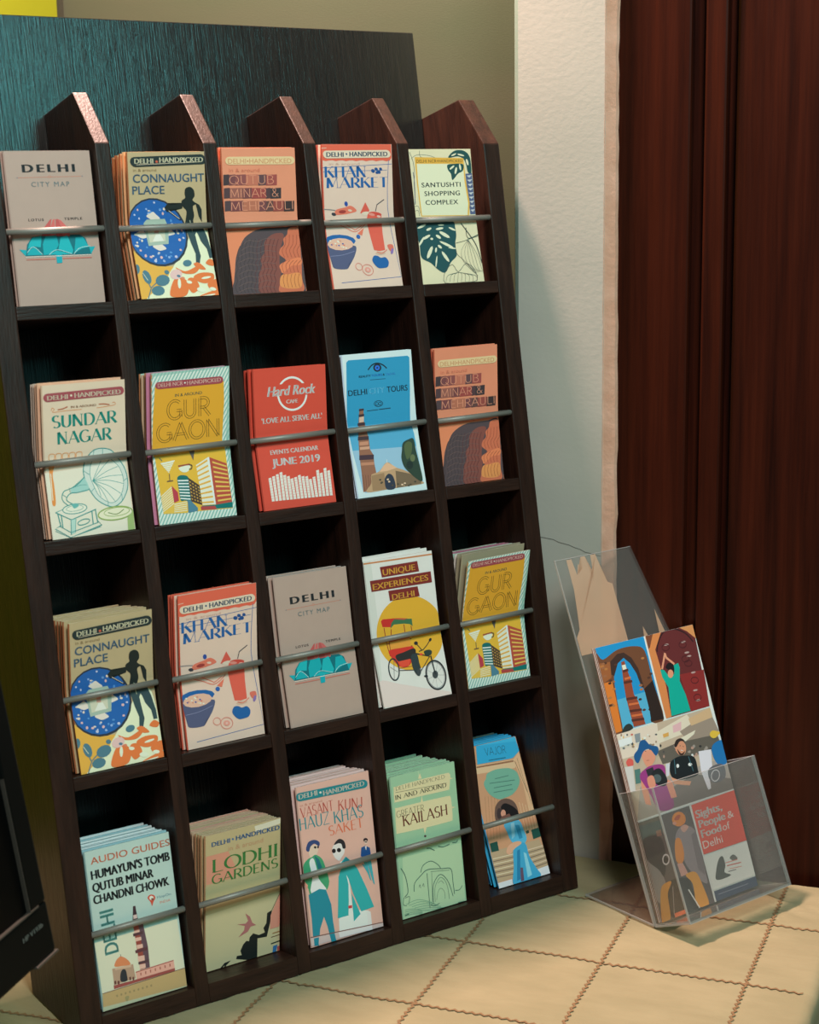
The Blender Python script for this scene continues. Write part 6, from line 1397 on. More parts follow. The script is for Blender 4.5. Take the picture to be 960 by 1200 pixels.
('cover_artwork','s','cacec8',[35.7,93.2,38.5,98.5,44.3,100.9,49.8,95.9,50.2,88.3,45.8,83.3,42.7,80.8,37.8,85.5]),
('cover_artwork','s','26262a',[38.5,98.2,41.9,101.9,46.3,103.0,51.1,99.3,52.1,92.4,48.6,92.4,47.4,97.2,43.8,98.8]),
('cover_artwork','p','1c1c20',[40.0,91.7,39.6,90.6,38.6,90.0,37.4,89.9,36.3,90.5,35.5,91.6,35.3,92.8,35.8,93.9,36.7,94.5,37.9,94.6,39.1,94.0,39.8,93.0]),
('cover_artwork','p','1c1c20',[46.4,91.1,45.9,90.1,44.9,89.5,43.6,89.5,42.3,90.1,41.5,91.1,41.3,92.3,41.8,93.3,42.8,93.9,44.1,93.9,45.3,93.3,46.1,92.3]),
('cover_artwork','p','dcd8d0',[43.6,79.4,48.9,79.6,52.8,53.2,53.2,26.0,72.0,21.2,74.7,0.1,34.4,2.0,35.6,21.4,45.2,25.0,49.3,37.5]),
('cover_artwork','p','2aa0a0',[40.2,64.5,44.1,71.8,48.5,73.7,51.1,53.6,49.6,37.4,47.5,22.0,34.5,22.2]),
('cover_artwork','p','2aa0a0',[44.3,77.7,51.0,83.3,57.3,76.9,64.0,67.0,72.8,43.8,79.3,23.2,63.3,22.2,55.5,43.5,51.8,59.4]),
('cover_artwork','p','2aa0a0',[53.8,43.9,62.1,19.8,53.2,14.2]),
('cover_artwork','p','1e7a80',[47.0,78.6,51.8,82.7,55.6,78.0,50.0,74.1]),
('cover_artwork','p','b03c3c',[48.3,32.0,52.9,31.5,52.6,28.5,48.3,29.0]),
('cover_artwork','p','1e4a80',[69.1,79.4,70.8,88.1,75.9,89.0,81.1,85.7,81.7,74.9,76.4,75.0]),
('cover_artwork','p','2a2428',[79.6,94.2,79.1,93.2,78.0,92.7,76.6,92.8,75.3,93.3,74.4,94.3,74.1,95.4,74.6,96.4,75.7,96.9,77.1,96.9,78.5,96.3,79.4,95.3]),
('cover_artwork','p','d0b8a8',[79.0,91.9,78.6,90.9,77.8,90.4,76.7,90.3,75.7,90.8,75.0,91.8,74.9,92.9,75.3,93.8,76.1,94.4,77.2,94.4,78.2,93.9,78.9,93.0]),
('cover_artwork','p','1c1c20',[78.7,92.3,78.4,92.0,77.8,92.0,76.9,92.1,76.1,92.4,75.5,92.7,75.3,93.1,75.5,93.3,76.2,93.4,77.0,93.3,77.9,93.0,78.5,92.6]),
('cover_artwork','p','c8ccc8',[75.1,88.6,77.5,88.3,76.3,83.8]),
('cover_artwork','p','3a9ca4',[71.7,72.8,76.0,71.7,79.2,50.5,77.4,53.2]),
('cover_artwork','p','3a9ca4',[76.0,71.7,81.0,72.1,82.8,45.9,81.2,47.8]),
('cover_artwork','p','3a9ca4',[69.3,71.8,72.2,69.6,76.5,58.0]),
('cover_artwork','p','d6d2cc',[70.3,21.7,74.4,19.1,74.7,0.1,69.5,0.1]),
('cover_artwork','p','b8b0aa',[0.1,10.3,88.2,4.0,88.2,0.1,0.1,1.7]),
('cover_artwork','p','1e8090',[4.0,9.1,10.1,8.7,8.8,0.7,3.8,1.1]),
('cover_artwork','p','1e8090',[22.6,8.7,28.9,8.2,30.0,0.1,24.2,0.2]),
('cover_artwork','l','6a4a40',0.9,[0.1,10.9,88.2,4.3]),
('cover_artwork','p','c8d0cc',[33.7,7.7,74.5,4.6,74.7,0.1,34.4,2.0]),
('title_banner','p','1e7a80',[80.4,157.9,83.0,157.2,85.0,155.6,85.9,153.4,85.5,151.2,83.9,149.6,81.5,149.1,4.8,151.3,2.3,152.0,0.4,153.6,0.1,155.7,0.1,157.8,1.4,159.4,3.7,159.9]),
('title_banner','t','d0ccbc','bold','DELHI',2.7,153.4,22.2,5.3,0,{}),
('title_banner','t','d0ccbc','bold','HANDPICKED',31.7,151.5,50.2,5.3,0,{}),
('title_banner','p','d0ccbc',[29.9,155.0,29.7,154.5,29.2,154.2,28.5,154.2,27.8,154.5,27.4,155.0,27.3,155.6,27.5,156.1,28.0,156.5,28.7,156.5,29.4,156.2,29.8,155.7])],
'greater_kailash_guide': [
('cover_artwork','p','9cc29c',[7.2,65.7,83.0,64.2,82.4,0.1,1.8,0.1]),
('cover_artwork','l','a8c8a4',0.6,[36.9,152.8,38.7,118.5]),
('title_banner','s','c4c69a',[4.2,140.5,6.5,142.0,39.5,143.0,73.1,142.8,76.3,141.8,77.6,139.4,76.6,133.7,75.0,126.2,72.0,124.4,39.4,125.2,6.5,125.5,3.8,127.3]),
('title_banner','s','c4c69a',[3.9,118.2,7.3,119.3,40.6,118.9,72.2,117.9,75.1,116.5,75.9,113.6,76.2,102.6,75.5,92.6,72.2,90.3,39.3,90.6,5.6,92.1,2.7,94.0]),
('title_banner','p','c4c69a',[36.0,144.5,38.8,150.1,40.7,143.5]),
('title_banner','p','c4c69a',[36.5,119.0,38.7,125.5,39.5,119.0]),
('title_banner','p','c4c69a',[37.1,90.8,38.2,83.9,41.2,90.5]),
('title_banner','p','4a3a38',[39.8,81.4,39.5,80.8,39.0,80.5,38.2,80.5,37.5,80.8,37.0,81.4,36.9,82.0,37.2,82.6,37.7,82.9,38.5,82.9,39.2,82.6,39.7,82.0]),
('title_banner','p','c4c69a',[76.8,135.2,81.3,135.5,77.3,136.9]),
('title_banner','p','c4c69a',[76.3,103.3,80.5,104.0,76.5,105.6]),
('title_banner','t','4c4a38','thinserif','•DELHI HANDPICKED•',5.0,137.7,66.7,4.0,0,{}),
('title_banner','l','5a5844',0.4,[5.8,135.8,71.9,132.2]),
('title_banner','t','33382e','serif','IN AND AROUND',5.1,128.1,66.3,4.6,0,{}),
('title_lettering','t','5a5640','thinserif','GREATER',4.7,108.8,35.9,7.1,0,{}),
('title_lettering','t','5a2e24','serif','KAILASH',11.7,98.2,58.0,11.4,0,{}),
('cover_artwork','c','44685a',0.8,[28.3,44.4,32.2,51.2,42.3,53.6,51.0,47.8,54.2,42.9]),
('cover_artwork','c','44685a',0.9,[17.9,26.1,19.6,35.0,28.4,41.3,37.7,45.4,56.4,41.9,67.4,38.9,68.6,24.5,69.2,11.1]),
('cover_artwork','l','44685a',0.8,[36.2,41.8,36.1,3.7]),
('cover_artwork','l','44685a',0.5,[41.1,42.4,65.4,38.2]),
('cover_artwork','l','44685a',0.5,[42.3,41.1,40.1,9.7]),
('cover_artwork','c','44685a',0.8,[41.0,7.2,42.2,24.8,47.6,33.6,53.9,36.3,60.3,30.0,64.3,20.9,67.1,9.2]),
('cover_artwork','c','44685a',0.5,[43.4,8.9,44.6,23.4,49.2,30.8,53.5,33.2,58.3,28.6,61.1,20.1,62.0,7.4]),
('cover_artwork','c','44685a',0.4,[45.4,10.0,48.2,18.6,52.3,21.5,56.4,16.6,56.5,8.7]),
('cover_artwork','c','44685a',0.4,[49.2,27.7,53.5,29.5,56.5,25.6]),
('cover_artwork','c','44685a',0.5,[24.3,29.2,25.9,31.9,26.5,27.9]),
('cover_artwork','c','44685a',0.5,[28.9,29.3,30.5,32.0,31.0,28.1]),
('cover_artwork','c','44685a',0.9,[3.9,55.0,7.9,47.1,9.9,37.3,9.9,27.3,5.3,23.4]),
('cover_artwork','c','44685a',0.6,[4.4,23.3,2.9,16.0,7.0,13.7]),
('cover_artwork','c','44685a',0.6,[5.7,22.2,11.6,22.3,9.3,14.4]),
('cover_artwork','c','6a9a80',0.5,[6.2,15.2,22.0,16.6,39.7,9.1]),
('cover_artwork','c','6a9a80',0.5,[9.7,13.1,25.3,13.6,43.2,6.8]),
('cover_artwork','c','6a9a80',0.5,[13.1,11.0,28.7,10.6,46.7,4.5]),
('cover_artwork','c','6a9a80',0.5,[16.5,8.8,32.1,7.6,50.2,2.2]),
('cover_artwork','c','6a9a80',0.5,[20.0,6.7,35.5,4.5,53.7,0.1]),
('cover_artwork','c','6a9a80',0.5,[23.4,4.6,38.9,1.5,57.2,0.1]),
('cover_artwork','c','6a9a80',0.5,[3.8,9.6,13.7,8.6,26.1,3.9]),
('cover_artwork','c','6a9a80',0.5,[3.6,7.5,13.6,6.8,26.0,2.7]),
('cover_artwork','c','6a9a80',0.5,[3.3,5.4,13.4,5.0,25.9,1.5]),
('cover_artwork','c','6a9a80',0.5,[3.1,3.3,13.2,3.2,25.7,0.3]),
('cover_artwork','c','44685a',0.9,[38.7,68.3,43.3,67.2,48.5,63.7]),
('cover_artwork','c','44685a',0.9,[53.5,67.2,58.9,65.1,64.6,65.4,68.4,66.1]),
('cover_artwork','c','44685a',0.9,[72.3,66.7,77.9,66.2,79.1,68.3]),
('cover_artwork','c','44685a',0.6,[70.4,14.7,76.0,14.1,80.2,17.8]),
('cover_artwork','c','44685a',0.7,[72.7,0.8,81.2,0.2]),
('cover_artwork','c','44685a',0.8,[3.2,3.9,8.7,4.5]),
('cover_artwork','c','44685a',0.6,[37.6,7.2,41.1,5.1,48.7,6.0])],
'clothing_brochure': [
('cover_artwork','p','b8906c',[8.5,135.4,72.0,137.3,72.0,66.0,72.0,0.1,0.1,0.1,1.6,70.9]),
('cover_artwork','p','d0b088',[9.1,133.0,61.4,129.7,70.5,136.0,71.5,129.3,60.4,120.3,7.3,123.9]),
('cover_artwork','p','8a6448',[9.8,132.0,61.1,129.0,61.0,127.2,9.7,130.2]),
('cover_artwork','p','c8a880',[61.0,129.8,71.2,136.1,72.0,82.6,72.0,71.3,65.0,71.4,66.1,99.9]),
('cover_artwork','l','7a5a44',0.6,[62.8,127.8,69.4,91.3]),
('cover_artwork','l','8a6a50',0.5,[66.7,130.3,70.8,76.6]),
('cover_artwork','l','a07850',0.5,[11.3,98.6,1.1,53.9]),
('cover_artwork','l','a07850',0.5,[15.4,97.8,5.2,53.0]),
('cover_artwork','l','a07850',0.5,[19.5,96.9,9.2,52.1]),
('cover_artwork','l','a07850',0.5,[23.6,96.1,13.3,51.1]),
('cover_artwork','l','a07850',0.5,[27.7,95.2,17.4,50.2]),
('cover_artwork','l','d4b890',0.6,[54.6,83.2,53.5,48.5]),
('cover_artwork','l','d4b890',0.6,[58.4,81.1,57.3,47.7]),
('cover_artwork','l','d4b890',0.6,[62.2,79.1,61.1,46.9]),
('cover_artwork','l','d4b890',0.6,[66.0,77.0,65.0,46.0]),
('cover_artwork','l','d4b890',0.6,[69.8,74.9,68.8,45.2]),
('cover_artwork','p','a89878',[0.1,40.3,30.4,39.5,68.8,38.8,72.0,26.7,72.0,8.0,0.1,6.5]),
('cover_artwork','l','d0c4a4',0.9,[1.1,32.1,29.7,31.0]),
('cover_artwork','l','c8bca0',0.9,[47.8,30.9,72.0,30.9]),
('cover_artwork','l','6e6250',0.9,[0.8,29.2,28.7,28.1]),
('cover_artwork','l','6e6250',0.9,[48.5,28.0,72.0,28.2]),
('cover_artwork','l','d0c4a4',0.9,[0.5,26.3,27.8,25.2]),
('cover_artwork','l','c8bca0',0.9,[49.2,25.2,72.0,25.5]),
('cover_artwork','l','6e6250',0.9,[0.2,23.4,26.9,22.3]),
('cover_artwork','l','6e6250',0.9,[49.9,22.3,72.0,22.9]),
('cover_artwork','l','d0c4a4',0.9,[0.1,20.6,25.9,19.4]),
('cover_artwork','l','c8bca0',0.9,[50.6,19.5,72.0,20.2]),
('cover_artwork','l','6e6250',0.9,[0.1,17.7,25.0,16.5]),
('cover_artwork','l','6e6250',0.9,[51.3,16.7,72.0,17.5]),
('cover_artwork','l','d0c4a4',0.9,[0.1,14.8,24.1,13.6]),
('cover_artwork','l','c8bca0',0.9,[52.0,13.8,72.0,14.9]),
('cover_artwork','l','6e6250',0.9,[0.1,12.0,23.1,10.6]),
('cover_artwork','l','6e6250',0.9,[52.7,11.0,72.0,12.2]),
('cover_artwork','p','c8d2d2',[0.1,6.1,19.6,6.0,19.0,0.7,58.2,0.4,56.7,8.3,72.0,8.9,72.0,0.1,0.1,0.1]),
('cover_artwork','p','2e9cc4',[15.9,153.6,71.2,153.6,72.0,137.3,61.6,131.6,55.8,131.5,11.6,133.9]),
('cover_artwork','p','3aa8cc',[15.9,153.6,71.2,153.6,71.5,148.6,14.8,153.6]),
('title_lettering','t','1e3a4a','deco','VAJOR',25.0,141.1,29.1,8.3,-5.0,{}),
('cover_artwork','l','1e4a5c',0.8,[27.8,135.3,51.5,133.8]),
('cover_artwork','s','6aa48c',[14.0,112.6,18.2,116.9,21.5,121.8,33.2,123.9,45.0,123.1,53.6,121.3,61.1,116.2,62.9,107.8,60.6,101.9,55.4,97.1,47.5,93.0,37.0,91.7,28.1,92.0,19.1,98.3,14.6,106.1]),
('cover_artwork','l','48786a',0.9,[30.2,114.3,49.3,114.2]),
('cover_artwork','l','48786a',0.9,[21.5,111.0,56.3,107.7]),
('cover_artwork','l','48786a',0.9,[25.6,105.1,51.0,103.7]),
('cover_artwork','l','48786a',0.9,[23.8,100.4,50.4,98.7]),
('cover_artwork','s','5e4c42',[18.3,78.3,23.0,86.7,31.7,90.9,41.5,89.8,48.6,83.7,50.1,73.1,45.0,63.1,22.9,66.3,17.8,69.0]),
('cover_artwork','p','3a3030',[27.7,76.3,26.3,73.4,24.4,71.5,22.5,71.1,21.0,72.3,20.5,74.7,21.0,77.7,22.3,80.6,24.3,82.5,26.2,82.9,27.6,81.7,28.2,79.3]),
('cover_artwork','s','1a1618',[28.1,82.5,34.3,86.2,42.2,82.6,48.4,76.6,49.7,70.7,43.8,68.8,36.1,69.7,31.8,75.4]),
('cover_artwork','p','bc8c74',[33.0,75.4,32.0,73.6,30.3,72.5,28.4,72.3,26.9,73.2,26.1,74.9,26.3,76.9,27.4,78.7,29.0,79.8,30.9,80.0,32.4,79.1,33.2,77.5]),
('cover_artwork','p','6a4a40',[26.2,73.4,37.5,74.2,40.9,65.9,28.5,65.1]),
('cover_artwork','s','4ca8c8',[26.6,63.9,34.6,65.3,43.4,67.4,49.8,62.0,51.2,53.8,52.5,44.0,47.3,38.8,34.8,40.9,29.9,47.5,28.5,55.6]),
('cover_artwork','p','2a84a8',[41.2,60.7,46.9,59.5,47.3,45.2,42.2,44.7]),
('cover_artwork','p','7cc0d4',[36.0,63.4,41.2,63.9,37.4,48.9,32.7,46.8]),
('cover_artwork','s','3a9cc0',[30.5,34.8,36.5,39.7,48.8,38.8,49.9,24.9,55.3,10.2,58.6,0.3,37.8,0.1,19.7,0.1,25.6,17.1]),
('cover_artwork','p','2478a0',[35.5,33.6,39.8,34.2,30.8,3.4,25.5,2.3]),
('cover_artwork','p','7cc4d8',[43.5,30.2,46.8,27.9,47.3,4.2,40.7,2.6]),
('cover_artwork','p','5a4a5c',[34.2,15.1,37.6,14.3,35.0,0.8,30.4,0.7]),
('cover_artwork','s','d0a080',[20.8,34.6,25.2,40.7,33.6,43.2,41.9,42.6,43.4,39.7,32.5,36.2,24.9,31.7]),
('cover_artwork','p','1e4a40',[61.0,50.8,71.8,51.2,72.0,41.3,61.1,40.5]),
('cover_artwork','p','1e4a40',[1.9,48.7,12.4,49.0,11.8,39.0,1.7,39.4]),
('cover_artwork','p','2a4438',[53.3,51.0,57.6,51.6,57.6,48.4,53.4,48.2])],
'tour_leaflet': [
('cover_artwork','p','1e88bc',[0.1,297.4,73.9,297.4,74.2,205.0,0.1,204.2]),
('cover_artwork','p','4aa2c0',[11.1,238.1,72.5,238.8,74.2,205.0,0.1,204.2]),
('cover_artwork','s','64442e',[0.1,291.2,7.0,283.5,30.7,290.2,56.7,289.6,70.5,281.5,71.5,248.6,74.2,205.0,54.4,205.6,59.1,219.2,54.6,244.6,52.5,260.9,47.2,274.6,37.8,282.2,29.3,279.4,17.6,265.1,13.1,237.7,10.6,204.6,0.1,204.2,0.1,262.5]),
('cover_artwork','p','3a2c26',[16.4,279.4,29.2,285.8,39.0,285.6,48.5,278.3,54.8,264.4,56.4,243.5,52.7,244.2,50.1,260.5,44.4,272.7,37.1,280.1,27.0,275.9,17.5,263.5,13.9,265.8]),
('cover_artwork','p','c0742e',[0.1,258.8,12.7,258.9,12.1,237.9,9.6,204.8,0.1,204.5,0.1,234.3]),
('cover_artwork','p','8a5832',[0.1,280.4,16.4,279.4,13.0,262.8,0.1,258.8]),
('cover_artwork','p','a0703c',[9.1,233.0,7.8,231.8,5.1,231.8,3.7,233.0,5.0,234.2,7.7,234.2]),
('cover_artwork','p','8a6040',[54.7,246.7,53.3,245.5,50.6,245.5,49.2,246.7,50.5,247.9,53.3,247.9]),
('cover_artwork','p','4a3428',[51.2,220.1,49.8,218.9,47.1,218.9,45.7,220.1,47.0,221.3,49.8,221.3]),
('cover_artwork','p','a0703c',[10.9,273.0,9.6,271.8,6.9,271.8,5.5,273.0,6.8,274.2,9.5,274.2]),
('cover_artwork','p','4a3428',[69.4,252.4,68.0,251.2,65.2,251.2,63.8,252.4,65.2,253.6,68.0,253.6]),
('cover_artwork','p','4a3428',[13.3,259.6,12.0,258.4,9.3,258.4,8.0,259.6,9.3,260.8,12.0,260.8]),
('cover_artwork','p','a0703c',[7.1,242.2,5.8,241.0,3.1,241.0,0.1,242.2,3.1,243.4,5.7,243.4]),
('cover_artwork','p','4a3428',[11.8,279.3,10.4,278.1,7.8,278.1,6.4,279.3,7.7,280.5,10.4,280.5]),
('cover_artwork','p','8a6040',[8.5,279.0,7.2,277.8,4.5,277.8,3.2,278.9,4.5,280.1,7.2,280.2]),
('cover_artwork','p','a0703c',[6.8,276.7,5.4,275.5,0.1,275.5,0.1,276.6,0.1,277.8,5.4,277.9]),
('cover_artwork','p','a0703c',[54.5,242.2,53.1,241.0,50.4,241.0,48.9,242.2,50.3,243.4,53.0,243.4]),
('cover_artwork','p','8a6040',[7.1,234.5,5.8,233.4,3.2,233.4,0.1,234.6,3.1,235.7,5.8,235.7]),
('cover_artwork','p','3e2c22',[11.3,257.2,9.9,256.1,7.3,256.0,5.9,257.2,7.2,258.4,9.9,258.4]),
('cover_artwork','p','8a6040',[7.2,265.9,5.8,264.7,3.2,264.7,0.1,265.9,3.1,267.1,5.8,267.1]),
('cover_artwork','p','8a6040',[55.5,246.6,54.1,245.4,51.4,245.4,50.0,246.6,51.3,247.8,54.1,247.8]),
('cover_artwork','p','a0703c',[67.5,274.6,66.1,273.4,63.3,273.4,61.9,274.6,63.3,275.8,66.1,275.8]),
('cover_artwork','p','3e2c22',[59.9,218.9,58.6,217.7,55.8,217.7,54.4,219.0,55.7,220.1,58.5,220.1]),
('cover_artwork','p','8a6040',[7.5,274.9,6.2,273.7,3.5,273.7,0.1,274.8,3.5,276.0,6.1,276.1]),
('cover_artwork','p','3e2c22',[0.1,235.1,0.1,233.9,0.1,233.9,0.1,235.1,0.1,236.3,0.1,236.3]),
('cover_artwork','p','4a3428',[73.7,255.9,72.3,254.7,69.5,254.7,68.1,255.9,69.4,257.1,72.2,257.2]),
('cover_artwork','p','8a6040',[17.0,257.9,15.7,256.7,13.0,256.7,11.6,257.8,13.0,259.0,15.7,259.1]),
('cover_artwork','p','a0703c',[66.4,240.5,65.0,239.3,62.2,239.3,60.8,240.5,62.2,241.7,64.9,241.7]),
('cover_artwork','p','3e2c22',[49.1,232.2,47.8,231.0,45.0,231.0,43.6,232.2,44.9,233.4,47.7,233.4]),
('cover_artwork','p','4a3428',[4.9,234.2,3.6,233.0,0.1,233.0,0.1,234.2,0.1,235.4,3.5,235.4]),
('cover_artwork','p','a0703c',[15.4,250.0,14.1,248.9,11.4,248.8,10.0,250.0,11.4,251.2,14.0,251.2]),
('cover_artwork','p','4a3428',[25.9,274.9,24.6,273.7,21.9,273.7,20.5,274.9,21.8,276.1,24.5,276.1]),
('cover_artwork','p','2a221e',[55.9,242.0,71.5,248.6,74.2,205.0,54.4,205.6,56.0,216.6]),
('cover_artwork','p','84442e',[32.1,276.2,37.0,276.6,38.2,265.9,39.9,253.0,39.1,238.9,42.6,231.9,44.1,219.0,45.4,204.9,27.7,205.4,26.9,220.9,26.7,238.2,28.2,253.6]),
('cover_artwork','p','e0d4c0',[31.8,272.7,37.4,272.7,37.5,267.7,31.8,267.5]),
('cover_artwork','p','4e2c24',[31.3,267.4,39.7,267.7,39.7,265.2,31.2,264.6]),
('cover_artwork','p','4e2c24',[28.7,255.3,41.4,254.8,41.4,252.2,28.6,252.5]),
('cover_artwork','p','4e2c24',[26.5,237.6,43.0,236.3,43.0,233.8,26.4,234.8]),
('cover_artwork','p','4e2c24',[26.9,224.2,45.3,222.4,45.3,219.9,26.8,221.4]),
('cover_artwork','p','4e2c24',[26.7,214.1,45.3,212.2,45.3,209.6,26.6,211.3]),
('cover_artwork','p','b8683c',[31.0,258.8,40.2,258.9,40.3,256.7,31.1,256.5]),
('cover_artwork','p','b8683c',[28.1,231.0,43.0,230.0,43.1,227.7,28.2,228.8]),
('cover_artwork','p','b8683c',[28.2,218.5,44.3,217.1,44.4,214.9,28.3,216.2]),
('cover_artwork','s','2a3430',[9.1,202.7,15.3,209.2,23.1,209.9,25.5,204.0]),
('cover_artwork','p','5a2a2a',[76.2,297.4,152.3,297.4,147.3,204.5,77.4,204.4]),
('cover_artwork','p','7a2c2a',[113.8,247.0,152.3,245.5,147.3,204.5,117.1,204.4]),
('cover_artwork','p','be7e48',[76.2,297.4,101.2,297.4,86.4,280.3,89.3,238.7,85.9,204.9,77.4,204.4]),
('cover_artwork','p','6a4430',[77.0,297.4,88.2,297.4,79.2,284.0,76.6,282.8]),
('cover_artwork','p','be8a54',[120.6,297.4,152.3,297.4,152.3,281.4,141.1,291.7,130.9,297.4]),
('cover_artwork','c','2a1c1e',1.6,[88.2,277.5,94.0,287.8,106.2,297.4,122.6,297.4,138.1,289.8,146.9,278.4]),
('cover_artwork','p','a09088',[137.0,268.5,134.9,267.6,130.9,267.7,128.9,268.8,131.0,269.7,135.0,269.5]),
('cover_artwork','p','a09088',[138.9,264.1,136.8,263.2,132.8,263.3,130.8,264.3,132.9,265.2,136.9,265.1]),
('cover_artwork','p','a09088',[139.2,245.3,137.1,244.4,133.1,244.5,131.1,245.6,133.2,246.4,137.2,246.3]),
('cover_artwork','p','a09088',[135.6,225.6,133.6,224.7,129.6,224.9,127.6,225.9,129.7,226.8,133.7,226.6]),
('cover_artwork','p','a09088',[136.2,214.1,134.1,213.2,130.1,213.4,128.2,214.5,130.2,215.3,134.2,215.2]),
('cover_artwork','p','a09088',[108.6,282.6,106.6,281.6,102.6,281.7,100.7,282.7,102.7,283.7,106.6,283.6]),
('cover_artwork','p','a09088',[135.6,281.0,133.5,280.1,129.5,280.2,127.5,281.2,129.6,282.1,133.6,282.0]),
('cover_artwork','o','3e1c20',0.8,[134.0,261.1,130.1,258.7,124.5,259.7,122.7,263.2,126.5,265.6,132.2,264.5]),
('cover_artwork','o','3e1c20',0.8,[136.7,255.7,132.8,253.3,127.2,254.4,125.4,257.8,129.3,260.2,134.9,259.2]),
('cover_artwork','o','3e1c20',0.8,[140.0,235.5,136.1,233.2,130.5,234.3,128.7,237.7,132.5,240.1,138.2,239.0]),
('cover_artwork','o','3e1c20',0.8,[137.8,216.4,134.0,214.1,128.3,215.2,126.5,218.6,130.4,221.0,136.0,219.9]),
('cover_artwork','o','3e1c20',0.8,[108.1,278.8,104.3,276.4,98.7,277.4,97.0,280.8,100.7,283.2,106.3,282.2]),
('cover_artwork','o','3e1c20',0.8,[135.0,277.2,131.2,274.8,125.5,275.8,123.8,279.3,127.6,281.7,133.3,280.7]),
('cover_artwork','p','0ea08c',[86.3,257.8,92.0,256.2,98.1,246.4,106.1,249.7,107.4,258.7,115.6,259.9,116.5,254.6,111.4,240.2,115.3,224.1,116.6,205.4,86.1,205.5,92.0,236.6,86.8,248.9]),
('cover_artwork','l','c89070',2.6,[89.4,257.7,99.6,274.2]),
('cover_artwork','l','c89070',2.6,[99.4,273.6,100.0,268.6,109.6,259.7]),
('cover_artwork','s','1e1a1c',[95.1,258.5,101.0,262.6,107.9,259.4,106.3,251.6,100.4,254.3]),
('cover_artwork','p','c88e6c',[104.5,249.7,103.1,247.5,101.0,246.2,98.6,246.0,96.7,247.0,95.8,248.9,96.0,251.3,97.3,253.5,99.5,254.8,101.8,255.0,103.7,254.0,104.7,252.1]),
('cover_artwork','p','aca48c',[0.1,202.7,147.3,203.0,152.3,109.4,0.1,108.8]),
('cover_artwork','p','c8c4b0',[0.1,202.7,62.3,202.7,57.3,175.3,0.1,176.1]),
('cover_artwork','p','d8c8b0',[57.9,193.3,109.6,202.6,119.3,184.6,57.0,180.9]),
('cover_artwork','p','8a8474',[92.7,186.9,145.7,198.6,152.3,175.3,104.4,168.4]),
('cover_artwork','p','b8a47c',[110.2,197.7,147.2,202.9,147.4,191.8,111.8,189.3]),
('cover_artwork','p','c8a8a8',[84.2,195.0,98.5,196.9,95.3,187.9,82.7,187.4]),
('cover_artwork','p','5a5a50',[52.1,173.3,84.3,175.9,115.5,174.1,147.4,172.3,152.3,155.8,55.8,158.3]),
('cover_artwork','p','d8ccb4',[90.1,179.5,116.6,183.5,112.9,179.5,97.5,174.7]),
('cover_artwork','p','e0dccc',[30.1,188.2,28.5,187.6,26.6,188.4,26.9,189.5,29.2,189.4]),
('cover_artwork','p','8a7a60',[40.8,189.3,39.2,188.7,37.2,189.5,37.5,190.5,39.8,190.4]),
('cover_artwork','p','6a7470',[8.0,186.2,6.1,185.3,3.8,186.3,4.3,187.8,6.9,187.7]),
('cover_artwork','p','e0dccc',[8.5,197.8,7.0,196.4,5.6,197.3,6.3,199.3,8.0,199.6]),
('cover_artwork','p','4a5050',[58.8,190.6,57.0,190.0,54.9,190.8,55.3,191.9,57.7,191.8]),
('cover_artwork','p','8a7a60',[50.6,180.7,48.8,180.0,46.4,180.9,46.9,182.1,49.5,182.0]),
('cover_artwork','p','c8a860',[37.5,188.9,36.2,187.9,34.9,188.7,35.4,190.1,37.0,190.3]),
('cover_artwork','p','e0dccc',[41.9,180.7,40.5,179.6,39.0,180.5,39.6,182.2,41.4,182.3]),
('cover_artwork','p','d8d4c8',[13.4,189.3,12.1,188.6,10.6,189.3,11.0,190.4,12.7,190.4]),
('cover_artwork','p','c8a860',[48.8,178.2,47.3,177.0,45.9,177.9,46.5,179.6,48.3,179.8]),
('cover_artwork','p','c8a860',[52.4,177.5,50.8,176.3,49.2,177.2,49.8,179.0,51.8,179.2]),
('cover_artwork','p','8a7a60',[16.5,191.6,15.5,190.8,14.4,191.5,14.8,192.6,16.1,192.7]),
('cover_artwork','p','6a7470',[39.2,184.8,37.6,184.1,35.6,184.9,36.0,186.1,38.3,186.1]),
('cover_artwork','p','d8d4c8',[14.0,198.7,12.6,197.3,11.4,198.2,12.0,200.2,13.7,200.5]),
('cover_artwork','p','4a5050',[14.8,190.0,12.9,189.0,10.8,189.9,11.3,191.6,13.8,191.6]),
('cover_artwork','p','e0dccc',[25.0,182.4,23.8,181.6,22.6,182.3,23.0,183.4,24.5,183.5]),
('cover_artwork','p','d8d4c8',[7.0,189.2,5.5,187.9,4.1,188.8,4.7,190.7,6.5,190.9]),
('cover_artwork','p','b06050',[36.3,181.2,35.0,179.9,34.0,180.7,34.6,182.6,36.1,182.9]),
('cover_artwork','p','8a7a60',[51.0,180.6,49.1,179.5,46.9,180.5,47.5,182.4,50.1,182.4]),
('cover_artwork','p','4a5050',[16.6,199.0,15.3,198.2,13.8,199.0,14.2,200.2,16.0,200.3]),
('cover_artwork','p','d8d4c8',[37.4,189.5,35.5,189.0,32.9,189.9,33.2,191.0,36.1,190.7]),
('cover_artwork','p','8a7a60',[8.0,200.6,6.6,199.1,5.4,200.0,6.1,202.0,7.7,202.3]),
('cover_artwork','p','e0dccc',[41.5,190.3,39.4,189.3,36.9,190.3,37.5,192.0,40.3,192.0]),
('cover_artwork','p','c8a860',[10.1,197.8,8.9,196.8,7.7,197.6,8.2,199.0,9.7,199.2]),
('cover_artwork','p','b06050',[30.9,191.5,29.4,190.7,27.7,191.5,28.2,192.8,30.1,192.9]),
('cover_artwork','p','e0dccc',[46.1,192.8,44.9,192.1,43.7,192.7,44.0,193.9,45.6,193.9]),
('cover_artwork','p','8a7a60',[21.8,185.0,19.7,184.0,17.3,185.1,17.9,186.7,20.7,186.7]),
